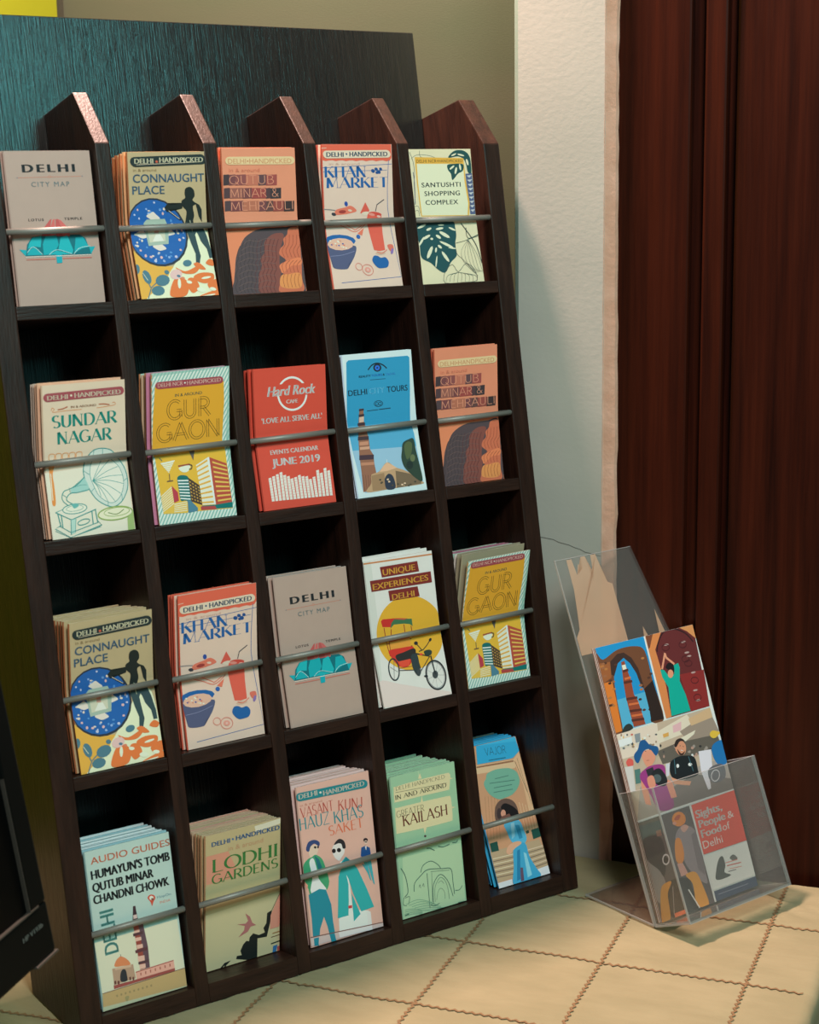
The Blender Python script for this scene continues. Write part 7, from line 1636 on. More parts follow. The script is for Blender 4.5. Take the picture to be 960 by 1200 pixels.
('cover_artwork','p','c8a860',[22.6,187.3,20.7,186.7,18.2,187.6,18.5,188.7,21.3,188.5]),
('cover_artwork','p','6a7470',[12.6,192.1,11.6,191.4,10.6,192.0,10.9,193.0,12.2,193.1]),
('cover_artwork','p','6a7470',[47.4,181.7,45.3,180.8,42.8,181.8,43.3,183.3,46.1,183.2]),
('cover_artwork','p','e0dccc',[53.6,179.2,51.8,178.7,49.5,179.5,49.9,180.6,52.4,180.4]),
('cover_artwork','p','c8a860',[36.7,189.9,35.5,188.7,34.5,189.4,35.1,191.1,36.4,191.4]),
('cover_artwork','p','c8a860',[4.2,190.0,0.1,189.2,0.1,190.1,0.1,191.5,3.1,191.4]),
('cover_artwork','p','e0dccc',[20.1,189.5,19.1,188.9,18.0,189.5,18.3,190.4,19.6,190.5]),
('cover_artwork','p','8a7a60',[55.4,183.2,54.1,182.1,52.8,182.9,53.3,184.5,55.0,184.7]),
('cover_artwork','p','b06050',[23.9,197.7,22.2,197.0,20.2,197.8,20.6,199.1,23.0,199.1]),
('cover_artwork','p','8a7a60',[47.7,190.9,46.7,190.2,45.6,190.8,45.9,191.9,47.3,191.9]),
('cover_artwork','p','6a7470',[14.9,188.4,13.3,187.6,11.5,188.4,12.0,189.7,14.1,189.7]),
('cover_artwork','p','4a5050',[21.2,188.1,19.4,186.7,17.7,187.8,18.3,189.8,20.5,190.0]),
('cover_artwork','p','6a7470',[18.2,194.0,16.6,193.1,14.8,193.9,15.3,195.4,17.4,195.5]),
('cover_artwork','p','d8d8d4',[104.4,157.5,102.5,156.0,100.6,157.1,101.4,159.4,103.8,159.6]),
('cover_artwork','p','2a2c2c',[132.9,154.7,130.7,153.8,128.0,154.9,128.6,156.5,131.6,156.3]),
('cover_artwork','p','8a8a80',[110.5,166.5,108.2,165.0,105.8,166.2,106.7,168.5,109.5,168.7]),
('cover_artwork','p','2a2c2c',[120.1,164.5,118.0,163.6,115.6,164.6,116.1,166.2,118.9,166.1]),
('cover_artwork','p','8a8a80',[81.8,172.5,79.8,170.9,78.0,172.1,78.8,174.4,81.1,174.7]),
('cover_artwork','p','8a8a80',[111.0,157.3,109.0,155.8,107.1,157.0,107.8,159.1,110.3,159.4]),
('cover_artwork','p','2a2c2c',[133.9,158.4,132.3,157.6,130.4,158.4,130.9,159.8,133.1,159.8]),
('cover_artwork','p','a08878',[106.8,156.2,105.1,155.2,103.3,156.1,103.9,157.7,106.0,157.8]),
('cover_artwork','p','2a2c2c',[123.8,154.2,122.4,153.1,121.1,153.9,121.6,155.5,123.3,155.7]),
('cover_artwork','p','8a8a80',[128.9,160.6,126.5,159.1,124.0,160.4,124.9,162.8,127.9,162.9]),
('cover_artwork','p','2a2c2c',[60.7,177.7,59.1,176.4,57.5,177.3,58.2,179.3,60.2,179.5]),
('cover_artwork','p','4a4a48',[63.2,170.6,61.6,169.6,59.9,170.5,60.4,172.0,62.5,172.1]),
('cover_artwork','p','8a8a80',[100.9,162.2,99.0,161.3,96.7,162.3,97.2,163.7,99.8,163.7]),
('cover_artwork','p','4a4a48',[138.6,149.6,136.3,148.4,133.6,149.7,134.4,151.6,137.4,151.6]),
('cover_artwork','p','a08878',[87.4,168.5,85.6,167.6,83.5,168.5,84.1,170.1,86.5,170.0]),
('cover_artwork','p','a08878',[61.6,165.5,60.0,163.9,58.7,165.0,59.4,167.1,61.3,167.5]),
('cover_artwork','p','a08878',[111.1,157.1,109.0,155.4,107.0,156.7,107.8,159.1,110.4,159.3]),
('cover_artwork','p','8a8a80',[101.5,162.2,99.9,160.8,98.3,161.8,99.0,163.8,101.0,164.1]),
('cover_artwork','p','8a8a80',[139.1,148.1,137.3,147.3,135.1,148.2,135.7,149.7,138.1,149.6]),
('cover_artwork','p','a08878',[107.8,165.2,105.4,163.9,102.9,165.1,103.6,167.3,106.6,167.3]),
('cover_artwork','p','a08878',[138.9,155.2,137.2,154.1,135.5,155.1,136.1,156.8,138.2,156.9]),
('cover_artwork','p','d8d8d4',[137.9,150.3,135.8,149.1,133.6,150.2,134.3,152.2,137.0,152.2]),
('cover_artwork','p','a08878',[83.1,168.3,81.2,167.2,79.1,168.2,79.7,169.9,82.2,170.0]),
('cover_artwork','p','8a8a80',[126.5,159.5,124.4,158.6,121.9,159.6,122.5,161.2,125.3,161.1]),
('cover_artwork','p','2a2c2c',[141.5,156.5,139.7,155.6,137.7,156.6,138.2,158.0,140.6,158.0]),
('cover_artwork','p','2a2c2c',[130.9,154.0,129.2,152.3,127.7,153.4,128.6,155.8,130.5,156.1]),
('cover_artwork','p','d8d8d4',[140.1,155.7,138.5,154.5,136.9,155.4,137.5,157.3,139.6,157.5]),
('cover_artwork','p','4a4a48',[84.4,171.6,82.4,170.7,80.0,171.7,80.5,173.2,83.2,173.1]),
('cover_artwork','p','2a2c2c',[92.0,166.1,90.4,164.6,89.0,165.6,89.7,167.7,91.6,168.0]),
('cover_artwork','p','2a2c2c',[102.6,156.4,100.9,155.2,99.2,156.1,99.8,157.9,101.9,158.0]),
('cover_artwork','p','96968c',[15.3,142.4,152.3,145.5,152.3,109.4,0.1,108.8]),
('cover_artwork','p','6a6862',[31.5,126.3,98.1,137.9,152.3,121.0,152.3,109.2,39.1,110.2]),
('cover_artwork','s','c05a50',[4.0,171.2,9.1,174.8,14.6,172.0,13.0,166.1,6.9,165.2]),
('cover_artwork','p','b8c0b8',[0.1,167.2,12.6,166.2,7.8,139.5,0.1,139.8]),
('cover_artwork','p','48746c',[13.2,161.5,21.7,161.1,18.8,146.3,10.3,146.6]),
('cover_artwork','s','c88e72',[29.6,176.6,44.4,176.5,47.6,168.0,43.0,162.7,35.4,159.7,30.3,163.9]),
('cover_artwork','s','1e5484',[17.9,176.7,25.4,181.4,31.1,188.7,38.7,188.7,44.1,182.0,53.9,178.4,54.4,173.6,48.6,169.3,42.6,177.7,32.7,177.4,21.7,167.4,17.4,170.6]),
('cover_artwork','s','8a3a78',[18.8,154.0,29.8,159.3,38.9,160.5,51.7,159.2,57.9,154.7,55.4,141.1,57.6,112.4,35.4,112.2,26.9,132.0,20.8,139.6]),
('cover_artwork','p','2c3034',[29.3,157.9,40.4,158.6,41.5,148.9,30.4,148.3]),
('cover_artwork','p','c48a70',[18.8,149.4,25.9,135.3,25.0,120.0,17.4,123.3,16.8,137.4]),
('cover_artwork','p','c48a70',[52.8,143.3,63.1,137.8,64.7,120.2,56.0,120.6]),
('cover_artwork','s','22282a',[38.9,154.2,50.2,154.8,56.9,142.4,52.3,135.6,42.1,137.9,34.4,147.4]),
('cover_artwork','p','4a5c5c',[48.7,144.2,47.1,142.2,44.3,141.1,41.1,141.2,38.2,142.5,36.5,144.6,36.4,146.9,38.0,148.9,40.8,150.0,44.1,149.9,46.9,148.7,48.6,146.6]),
('cover_artwork','s','c48a70',[28.3,148.8,37.4,149.8,38.0,138.8,28.9,137.8]),
('cover_artwork','s','bc8a6a',[80.1,173.6,89.6,178.3,96.0,171.8,94.2,164.2,87.0,161.0,80.7,165.6]),
('cover_artwork','s','2c2624',[79.1,173.8,84.3,179.1,92.3,179.3,96.4,174.9,89.0,176.5,81.7,171.7]),
('cover_artwork','s','1c2426',[65.7,156.1,76.8,160.8,90.1,160.3,104.4,155.7,105.5,142.6,101.8,135.5,75.0,136.7,63.9,143.2]),
('cover_artwork','p','c09070',[62.6,142.7,74.8,136.0,91.3,131.5,87.6,127.6,65.2,134.2]),
('cover_artwork','p','d8dcd8',[79.0,151.3,78.4,150.4,77.4,149.8,76.2,149.7,75.3,150.2,74.8,151.2,74.9,152.2,75.5,153.2,76.5,153.8,77.7,153.8,78.6,153.3,79.1,152.4]),
('cover_artwork','p','d8dcd8',[98.7,148.6,98.0,147.8,96.7,147.4,95.1,147.5,93.7,148.0,92.9,148.9,92.8,149.9,93.5,150.7,94.8,151.1,96.4,151.0,97.8,150.5,98.6,149.6]),
('cover_artwork','p','c4ced4',[112.9,160.2,133.0,158.3,127.5,137.8,116.2,130.7,109.7,138.5]),
('cover_artwork','p','c4ced4',[109.7,138.5,121.0,137.6,118.3,117.4,113.5,116.9]),
('cover_artwork','s','1e6ca4',[136.1,161.7,152.3,164.8,152.3,155.3,152.3,139.6,139.8,138.3,133.3,149.4]),
('cover_artwork','p','c8b040',[152.3,172.0,147.1,170.0,144.4,169.0,141.1,169.0,138.3,170.2,136.6,172.3,136.5,174.5,138.1,176.5,140.9,177.5,144.1,177.5,147.0,176.3,152.3,174.3]),
('cover_artwork','s','5a6064',[121.0,137.6,136.0,140.7,146.3,136.9,144.2,124.4,129.0,121.4,119.4,126.8]),
('cover_artwork','o','b8c0c0',1,[135.2,127.2,132.0,124.4,127.9,123.4,124.4,124.7,122.9,127.7,123.9,131.3,127.1,134.2,131.2,135.2,134.8,133.9,136.3,130.9]),
('cover_artwork','c','2a2420',0.7,[35.0,177.7,36.2,176.7]),
('cover_artwork','c','2a2420',0.7,[41.6,177.9,43.1,177.1]),
('cover_artwork','c','a05a48',0.6,[33.5,167.1,37.8,166.7]),
('cover_artwork','c','2a2420',0.5,[86.9,171.8,88.7,171.8]),
('cover_artwork','c','2a2420',0.5,[91.5,170.6,92.9,169.6]),
('cover_artwork','c','f0e4d8',0.5,[86.8,167.1,90.3,166.0]),
('cover_artwork','s','3a2c28',[82.4,169.2,86.7,163.5,93.1,164.8,88.1,161.1,83.4,163.1]),
('cover_artwork','p','b8c4c8',[59.9,157.4,66.6,157.5,61.0,144.6,56.4,144.1]),
('cover_artwork','l','3c6a72',1,[74.2,159.8,70.8,144.0]),
('cover_artwork','l','3c6a72',1,[96.2,158.2,98.1,141.1]),
('cover_artwork','p','e4e0d4',[0.1,196.3,20.7,196.4,19.5,189.6,0.1,188.8]),
('cover_artwork','p','7a8a8c',[25.5,197.7,34.1,197.5,31.5,188.6,24.5,188.6]),
('cover_artwork','p','c09a50',[66.5,189.2,75.6,189.6,74.6,185.6,66.3,185.3]),
('cover_artwork','p','504c4a',[0.1,106.9,79.0,107.1,82.7,0.1,6.8,0.1,0.1,0.1]),
('cover_artwork','p','84827c',[0.1,67.6,14.4,64.0,18.5,38.4,3.3,19.5,0.1,23.2]),
('cover_artwork','p','3a4a50',[0.1,103.4,34.2,102.4,30.7,86.1,0.1,88.3]),
('cover_artwork','s','26282c',[0.1,86.8,17.2,91.0,28.8,80.4,25.9,59.6,18.5,44.6,12.9,53.6,0.1,67.5]),
('cover_artwork','p','7a5a4c',[22.2,92.9,29.7,92.6,29.7,86.4,22.2,86.7]),
('cover_artwork','o','b8b8b4',1.6,[31.2,59.8,29.4,57.2,26.6,56.0,23.8,56.7,22.2,59.0,22.4,62.0,24.2,64.6,27.0,65.8,29.8,65.1,31.4,62.8]),
('cover_artwork','p','16181a',[29.8,59.4,28.7,57.8,27.1,56.8,25.4,56.8,23.9,57.6,23.2,59.2,23.3,61.0,24.3,62.6,26.0,63.5,27.7,63.6,29.2,62.7,29.9,61.2]),
('cover_artwork','s','807c7e',[47.4,78.2,55.4,87.2,66.6,88.7,79.4,79.0,80.0,55.3,79.0,32.1,77.0,21.7,61.5,35.0,52.6,52.8,55.2,67.7]),
('cover_artwork','p','6a6668',[71.6,76.2,79.4,79.0,80.0,49.0,78.0,30.8,69.7,39.1]),
('cover_artwork','s','e07c28',[49.2,98.8,54.6,104.0,63.5,104.0,69.3,98.7,67.8,92.0,59.5,89.3,51.5,92.0]),
('cover_artwork','s','a04a28',[52.5,98.0,57.7,101.4,63.4,100.4,58.6,96.2]),
('cover_artwork','p','c08a70',[54.5,93.5,53.8,92.7,52.5,92.3,51.0,92.4,49.7,93.0,48.8,93.9,48.7,94.8,49.4,95.6,50.7,96.0,52.2,95.9,53.6,95.3,54.4,94.4]),
('cover_artwork','s','b89484',[58.7,87.1,65.1,89.5,70.6,85.8,62.3,81.6]),
('cover_artwork','s','e2812c',[46.2,76.2,54.1,77.0,55.4,64.6,52.3,54.5,46.0,51.1,40.9,57.3]),
('cover_artwork','p','b89080',[41.1,52.7,49.4,51.3,53.8,38.5,42.7,38.3]),
('cover_artwork','s','26221f',[20.0,36.5,52.3,34.3,54.4,21.3,63.7,3.4,45.9,0.1,12.8,3.3]),
('cover_artwork','s','dc9028',[49.3,38.2,64.7,37.6,70.3,21.8,73.0,0.1,61.6,0.1,54.5,5.9,56.4,27.0]),
('cover_artwork','s','d08a30',[8.9,32.5,20.5,37.9,26.5,36.3,17.6,26.4,14.8,8.8,11.9,0.1,0.1,0.1]),
('cover_artwork','p','c8643c',[19.8,4.4,37.3,4.3,36.8,0.1,19.8,0.1]),
('cover_artwork','l','d8d4cc',1.6,[48.3,22.9,58.1,0.1]),
('cover_artwork','l','84827c',1,[27.1,31.6,19.3,3.0]),
('cover_artwork','l','dcdad4',1.4,[0.1,108.5,79.8,108.8,152.3,108.5]),
('cover_artwork','l','dcdad4',1.4,[80.1,107.8,82.7,0.1]),
('title_panel','p','c84a38',[82.5,106.9,152.3,107.7,152.3,50.9,82.9,52.1]),
('title_lettering','t','e4dcd4','bold','Sights,',85.2,91.2,42.1,8.9,0,{}),
('title_lettering','t','e4dcd4','bold','People',86.4,80.4,42.6,8.6,0,{}),
('title_lettering','t','e0ccc4','sans','&',132.7,80.1,9.8,7.8,0,{}),
('title_lettering','t','e4dcd4','bold','Food',86.3,69.5,32.2,8.6,0,{}),
('title_lettering','t','e0ccc4','sans','of',120.5,69.2,12.0,8.4,0,{}),
('title_lettering','t','e0ccc4','sans','Delhi',85.2,57.7,31.0,8.5,0,{}),
('title_panel','p','dcd8d0',[82.8,50.5,152.3,50.0,152.3,11.5,83.8,12.7]),
('title_panel','s','46504c',[92.9,21.4,95.2,31.1,103.0,41.7,110.1,43.4,111.0,33.3,107.3,26.4,115.8,21.0]),
('title_panel','s','5a605c',[120.0,39.0,126.7,41.3,131.8,36.0,125.4,34.5]),
('title_panel','l','c07868',0.9,[111.8,35.5,131.3,34.6]),
('title_panel','l','b86a60',1.2,[112.9,32.1,135.6,30.3]),
('title_panel','l','6a7070',1,[112.9,25.7,125.4,24.9]),
('title_panel','l','c07868',0.7,[116.1,28.1,135.1,25.9]),
('title_panel','p','34465c',[84.6,11.2,152.3,10.4,152.3,0.1,84.4,0.1]),
('title_panel','l','7a8a98',0.7,[89.8,6.6,138.3,5.7])]}
# ------------------------------------------------------------------ the leaflets in the slots
# slot: offset at foot, offset at top, width, depth at foot, depth at top, height, skew, height fraction of the rod
POSE = {
    '11': (0.0044, 0.0044, 0.0862, -0.0127, -0.0091, 0.1439, 0.0064, 0.478),
    '12': (0.0069, 0.0071, 0.0838, -0.001, 0.0022, 0.1406, 0.0075, 0.49),
    '13': (-0.0046, -0.0047, 0.0854, -0.0062, 0.0019, 0.1446, 0.0033, 0.476),
    '14': (-0.0017, -0.0016, 0.0871, -0.005, 0.0023, 0.1481, 0.0012, 0.465),
    '15': (-0.0059, -0.0072, 0.0838, -0.0061, -0.0043, 0.1443, 0.0054, 0.477),
    '21': (0.0057, 0.0075, 0.0843, -0.0066, 0.0047, 0.1432, -0.0029, 0.5),
    '22': (0.002, 0.0046, 0.0852, -0.0085, 0.0065, 0.147, 0.0156, 0.488),
    '23': (0.0027, 0.0026, 0.0856, -0.0069, 0.0017, 0.1421, -0.0047, 0.504),
    '24': (-0.0005, -0.0025, 0.0881, -0.0043, -0.003, 0.1498, 0.008, 0.478),
    '25': (-0.0059, -0.0057, 0.0854, -0.0102, 0.003, 0.1477, 0.0055, 0.485),
    '31': (0.0051, 0.0069, 0.0858, -0.0033, 0.0042, 0.1431, 0.0139, 0.503),
    '32': (0.0045, 0.0062, 0.0868, -0.0092, 0.0057, 0.1525, 0.0081, 0.472),
    '33': (0.005, 0.0049, 0.0873, -0.005, -0.0077, 0.1537, 0.0014, 0.468),
    '34': (0.0008, -0.0022, 0.0874, -0.0016, -0.0059, 0.1554, 0.01, 0.463),
    '35': (-0.0013, 0.0022, 0.0853, -0.0073, 0.0124, 0.1402, 0.0191, 0.513),
    '41': (0.002, 0.0013, 0.0887, -0.0097, -0.0087, 0.1531, -0.0017, 0.499),
    '42': (0.0055, 0.0068, 0.0857, -0.0328, 0.0, 0.1419, -0.0001, 0.538),
    '43': (0.0025, 0.003, 0.0884, -0.0108, -0.0068, 0.166, -0.0033, 0.46),
    '44': (-0.0013, -0.0008, 0.0842, -0.0118, -0.0071, 0.1532, 0.0011, 0.498),
    '45': (0.011, 0.0087, 0.0722, -0.0177, -0.0518, 0.1538, 0.0, 0.496)}
FOOT = {1: .6665, 2: .4482, 3: .2269, 4: .0001}
def profile(v, p):
    wb, wt, vr = p[3], p[4], p[7]
    l = wb+(wt-wb)*v; wr = min(wb+(wt-wb)*vr, -.0085); b = wr-(wb+(wt-wb)*vr)
    x = v/vr if v < vr else (1-v)/(1-vr)
    t = x if x < .8 else .8+.2*((x-.8)/.2-.5*((x-.8)/.2)**2)
    return l+b*t/.9
NS = 13                                                # straight strips the bent sheet is made of
def sheet_fn(p):
    sb, st, W, wb, wt, H, sp, vr = p
    kn = [profile(q/NS, p)-wb for q in range(NS+1)]
    def fn(u, v, lift=0.0):
        k = v/H; q = max(0, min(NS-1, int(k*NS+1e-6))); f = k*NS-q
        return V(((st-sb)*k+u-W/2, -(kn[q]*(1-f)+kn[q+1]*f)-lift, v+sp*(u-W/2)*k))
    return fn
def leaflet_mesh(name, p, thick, cover, edge, spine):
    fn = sheet_fn(p); W, H = p[2], p[5]; n = NS
    bm = bmesh.new(); F = []; B = []
    us = (0, .0012, W-.0004, W)
    for i in range(n+1):
        v = H*i/n
        F.append([bm.verts.new(fn(u, v, -(.0009 if k == 0 else 0))) for k, u in enumerate(us)])
        B.append([bm.verts.new(fn(u, v, -thick+(.0009 if k == 0 else 0)*(thick > .002))) for k, u in enumerate(us)])
    def face(q, mi):
        f = bm.faces.new(q); f.material_index = mi
    for i in range(n):
        for k in range(3):
            face((F[i][k], F[i][k+1], F[i+1][k+1], F[i+1][k]), 0 if k else 2); face((B[i][k+1], B[i][k], B[i+1][k], B[i+1][k+1]), 0)
        face((F[i+1][0], B[i+1][0], B[i][0], F[i][0]), 2); face((F[i][3], B[i][3], B[i+1][3], F[i+1][3]), 1)
    for k in range(3):
        face((F[0][k+1], F[0][k], B[0][k], B[0][k+1]), 1); face((F[n][k], F[n][k+1], B[n][k+1], B[n][k]), 1)
    me = bpy.data.meshes.new(name); bm.to_mesh(me); bm.free()
    for m in (paper(cover), paper(edge), paper(spine)): me.materials.append(m)
    return me
ROWN = {1: 'top row', 2: 'second row', 3: 'third row', 4: 'bottom row'}
SLOTN = {1: 'first', 2: 'second', 3: 'third', 4: 'fourth', 5: 'fifth'}
BACKTINT = {(1, 2): ['c8a070'], (2, 1): ['c8a888', 'b8b09c'], (2, 2): ['c89a3c', 'b07890', 'b8a888'], (3, 5): ['c8903c', '9a4a70', 'c8ccc0', '8a8a70'],
    (4, 1): ['b8d0cc', '80b0b4'], (4, 2): ['c0907c', 'b8a888'], (4, 3): ['c8b8b0'], (4, 5): ['2e9cc4'], (1, 4): ['b85440'], (3, 2): ['c06048']}
# row, slot: object name, category, art, cover, edge, spine, copies behind, spacing, label of the front one, label of those behind, group
SLOTS = {
    (1, 1): ('city_map', 'map', 'city_map', '9c8f80', '9a8e80', '9a8e80', 1, .004, 'beige folded city map with lotus temple drawing, top row first slot', 'beige city map hidden behind the front one, top row first slot', 'city maps in the top row'),
    (1, 2): ('guide_booklet', 'guide booklet', 'connaught_place_guide', 'a59d76', 'c8bc98', '8f5e3a', 5, .006, 'cream guide with woman and blue plate, front of the top row second slot', 'spare guide with orange-brown edge stacked behind the blue plate guide, top row', 'blue plate guides in the top row'),
    (1, 3): ('guide_booklet', 'guide booklet', 'qutub_guide', 'd08868', 'c8b8a8', 'a0583c', 2, .0045, 'terracotta guide with stone columns, front of the top row middle slot', 'spare terracotta guide stacked behind the stone columns guide, top row', 'terracotta guides in the top row'),
    (1, 4): ('guide_booklet', 'guide booklet', 'khan_market_guide', 'd8b8a4', 'c8a898', 'b85440', 2, .0048, 'pink guide with red banner and bowl, front of the top row fourth slot', 'spare red-edged guide stacked behind the bowl guide, top row', 'food market guides in the top row'),
    (1, 5): ('guide_booklet', 'guide booklet', 'santushti_guide', 'ccc9a4', 'c8c0a0', 'c09a3c', 2, .0048, 'pale guide with dark green monstera leaves, top row last slot', 'spare yellow-edged guide stacked behind the monstera leaf guide', 'leaf guides in the top row'),
    (2, 1): ('guide_booklet', 'guide booklet', 'sundar_nagar_guide', 'c4bda2', 'cdc4ac', 'b8a88c', 4, .0052, 'cream guide with teal gramophone drawing, second row first slot', 'spare cream guide stacked behind the gramophone guide', 'gramophone guides in the second row'),
    (2, 2): ('guide_booklet', 'guide booklet', 'gurgaon_guide', '96bcac', 'b0b8a4', 'a87a50', 4, .0056, 'mustard guide with striped teal border and towers, second row second slot', 'spare multicoloured guide stacked behind the second row tower guide', 'tower guides in the second row'),
    (2, 3): ('events_calendar', 'calendar', 'events_calendar', 'bc4a38', 'a84030', 'a03c2c', 3, .0052, 'red June 2019 events calendar leaflet, second row middle slot', 'spare red events leaflet stacked behind the front calendar', 'red events calendars'),
    (2, 4): ('tour_brochure', 'brochure', 'city_tour_brochure', 'b8d4de', 'b8ccd4', 'a8c0cc', 2, .004, 'blue city tour brochure with brick tower photo, second row fourth slot', 'spare pale blue brochure behind the front city tour brochure', 'blue city tour brochures'),
    (2, 5): ('guide_booklet', 'guide booklet', 'qutub_guide', 'cc8464', 'c8b8a8', '9c5038', 2, .0048, 'terracotta guide with stone columns, second row last slot', 'spare terracotta guide stacked behind the front one, second row last slot', 'terracotta guides in the second row'),
    (3, 1): ('guide_booklet', 'guide booklet', 'connaught_place_guide', 'a59d76', 'd0c4a0', '8a5836', 10, .0072, 'cream guide with woman and blue plate, front of the third row first slot', 'spare cream guide in the thick stack behind the third row plate guide', 'blue plate guides in the third row'),
    (3, 2): ('guide_booklet', 'guide booklet', 'khan_market_guide', 'd8b8a4', 'c86850', 'b04c38', 3, .0058, 'pink guide with red banner and bowl, front of the third row second slot', 'spare red-edged guide stacked behind the third row bowl guide', 'food market guides in the third row'),
    (3, 3): ('city_map', 'map', 'city_map', '9c8f80', '7a9c9c', '9a8e80', 3, .0062, 'beige folded city map with lotus temple drawing, third row middle slot', 'spare teal-topped map stacked behind the third row city map', 'city maps in the third row'),
    (3, 4): ('tour_brochure', 'brochure', 'experiences_brochure', 'cfd0c6', 'b8bcb0', 'b0bcb0', 4, .0066, 'white brochure with cycle rickshaw on an orange sun, third row', 'spare white brochure stacked behind the rickshaw brochure', 'rickshaw brochures'),
    (3, 5): ('guide_booklet', 'guide booklet', 'gurgaon_guide', '96bcac', 'c0bca8', 'a08858', 8, .0072, 'mustard guide with striped teal border and towers, third row last slot', 'spare mixed guide stacked behind the third row tower guide', 'tower guides in the third row'),
    (4, 1): ('audio_guide_leaflet', 'leaflet', 'audio_guide_leaflet', 'a0c0b5', '8cb4b4', '7aa09c', 10, .0056, 'pale teal audio guide leaflet with minaret, bottom row first slot', 'spare teal leaflet in the stack behind the audio guide', 'audio guide leaflets'),
    (4, 2): ('guide_booklet', 'guide booklet', 'lodhi_gardens_guide', 'a8a57c', 'b8a890', '987a58', 12, .0054, 'olive green gardens guide with flying bird, bottom row second slot', 'spare guide in the thick stack behind the gardens guide', 'gardens guides'),
    (4, 3): ('guide_booklet', 'guide booklet', 'vasant_kunj_guide', 'c4a594', 'b8b0a8', 'b09888', 8, .0070, 'pink guide with figures in teal and green coats, bottom row middle slot', 'spare pink guide stacked behind the coat figures guide', 'coat figure guides'),
    (4, 4): ('guide_booklet', 'guide booklet', 'greater_kailash_guide', '8ab894', '98b8a0', '7ca488', 10, .0072, 'mint green guide with domed tomb line drawing, bottom row fourth slot', 'spare mint green guide stacked behind the tomb drawing guide', 'mint green guides'),
    (4, 5): ('clothing_brochure', 'brochure', 'clothing_brochure', 'b8906c', '3a90b8', '3a90b8', 6, .0068, 'narrow brochure with woman in blue dress, bottom row last slot', 'spare blue-topped brochure stacked behind the blue dress brochure', 'blue dress brochures')}
BACKTALL = {(3, 5): 1.05, (2, 1): 1.012, (3, 1): 1.01, (3, 4): 1.015}     # some spare copies are a taller print
R3 = MR.to_3x3().to_4x4()
rnd = random.Random(11)
for (j, i), (name, cat, art, cover, edgec, spine, nb, gap, lab, lab_b, grp) in SLOTS.items():
    p = POSE['%d%d' % (j, i)]; sb, st, W, wb, wt, H, sp, vr = p
    x0 = (i-3.5)*PITCHX
    th = min(.0024, gap*.62) if nb else .0022
    me = leaflet_mesh(name, p, th, cover, edgec, spine)
    o = bpy.data.objects.new(name, me); COL.objects.link(o)
    o.matrix_world = Matrix.Translation(MR @ V((x0+sb, -wb, FOOT[j]))) @ R3
    tag(o, lab, cat, grp if nb else None)
    print_art(art, W, H, sheet_fn(p), o)
    tints = [cover] + BACKTINT.get((j, i), [])
    var = {}
    for k in range(1, nb+1):
        hx = tints[rnd.randrange(len(tints))] if len(tints) > 1 else cover
        if hx not in var:
            m2 = me.copy(); m2.name = name; var[hx] = m2
            m2.materials[0] = paper(hx); m2.materials[2] = paper(hx if hx != cover else spine)
        c = bpy.data.objects.new(name, var[hx]); COL.objects.link(c); tall = BACKTALL.get((j, i), 1)
        hi = min(.0482-(max(sb, st)+W/2), .003); lo = -.0482-(min(sb, st)-W/2)
        dx = max(lo, min(hi, rnd.uniform(-.0022, .0008)))
        c.matrix_world = Matrix.Translation(MR @ V((x0+sb+dx, -wb+k*gap, FOOT[j]+rnd.uniform(0, .0016)))) @ R3 @ Matrix.Diagonal((1, 1, tall, 1))
        tag(c, lab_b, cat, grp)

# ------------------------------------------------------------------ clear acrylic leaflet holder with tour leaflets
HA = V((.255, 1.6971, .7508)); HYAW, HLEAN = .6612, .3995
MH = Matrix.Translation(HA) @ Matrix.Rotation(HYAW, 4, 'Z')
MHL = MH @ Matrix.Rotation(-HLEAN, 4, 'X')                 # local: x across, y backwards, z up the sheet
m_acr = clear_sheet('clear_acrylic', (.90, .90, .89), .085, (.62, .60, .57), .05)
m_acr_edge = clear_sheet('acrylic_cut_edge', (.72, .74, .74), .45, (.62, .64, .64), .2)
m_foot = clear_sheet('acrylic_foot_reflection', (.74, .71, .68), .06, (.5, .46, .42), .05)  # reflection of the dark door in the clear foot, put into the tint
m_patch = clear_sheet('jagged_tan_patch', (.98, .93, .88), .62, (.70, .44, .29), .5)
holder = empty('leaflet_holder', MH)
tag(holder, 'clear acrylic leaflet stand with a front pocket, right of the rack', 'leaflet holder')
ML = Matrix.Rotation(-HLEAN, 4, 'X')
HW, HS, HK, HD, HF = .160, .4054, .1455, .0523, .107
T_ = .0026
def plate(name, fs, edge_pts=None):
    bm = bmesh.new()
    for (x0, x1, y0, y1, z0, z1) in fs: add_box(bm, x0, x1, y0, y1, z0, z1, .0005)
    for f in bm.faces:
        # narrow faces are the cut edges
        if f.calc_area() < .0012 and min(e.calc_length() for e in f.edges) < .004: f.material_index = 1
    bmesh.ops.transform(bm, matrix=ML, verts=bm.verts[:])
    return link_mesh(name, bm, [m_acr, m_acr_edge], holder)
plate('back_sheet', [(0, HW, 0, T_, .002, HS)])
plate('pocket_side', [(0, T_, -HD, -.0002, .003, HK)]); plate('pocket_side', [(HW-T_, HW, -HD, -.0002, .003, HK)])
plate('pocket_front', [(0, HW, -HD-T_, -HD-.0002, .0, HK)])
plate('pocket_floor', [(0, HW, -HD, -.0002, 0, T_)])
bm = bmesh.new(); add_box(bm, 0, HW, .0015, HF, .0002, T_+.0002, .0004)
for f in bm.faces:
    if f.calc_area() < .0012 and min(e.calc_length() for e in f.edges) < .004: f.material_index = 1
link_mesh('foot', bm, [m_foot, m_acr_edge], holder)
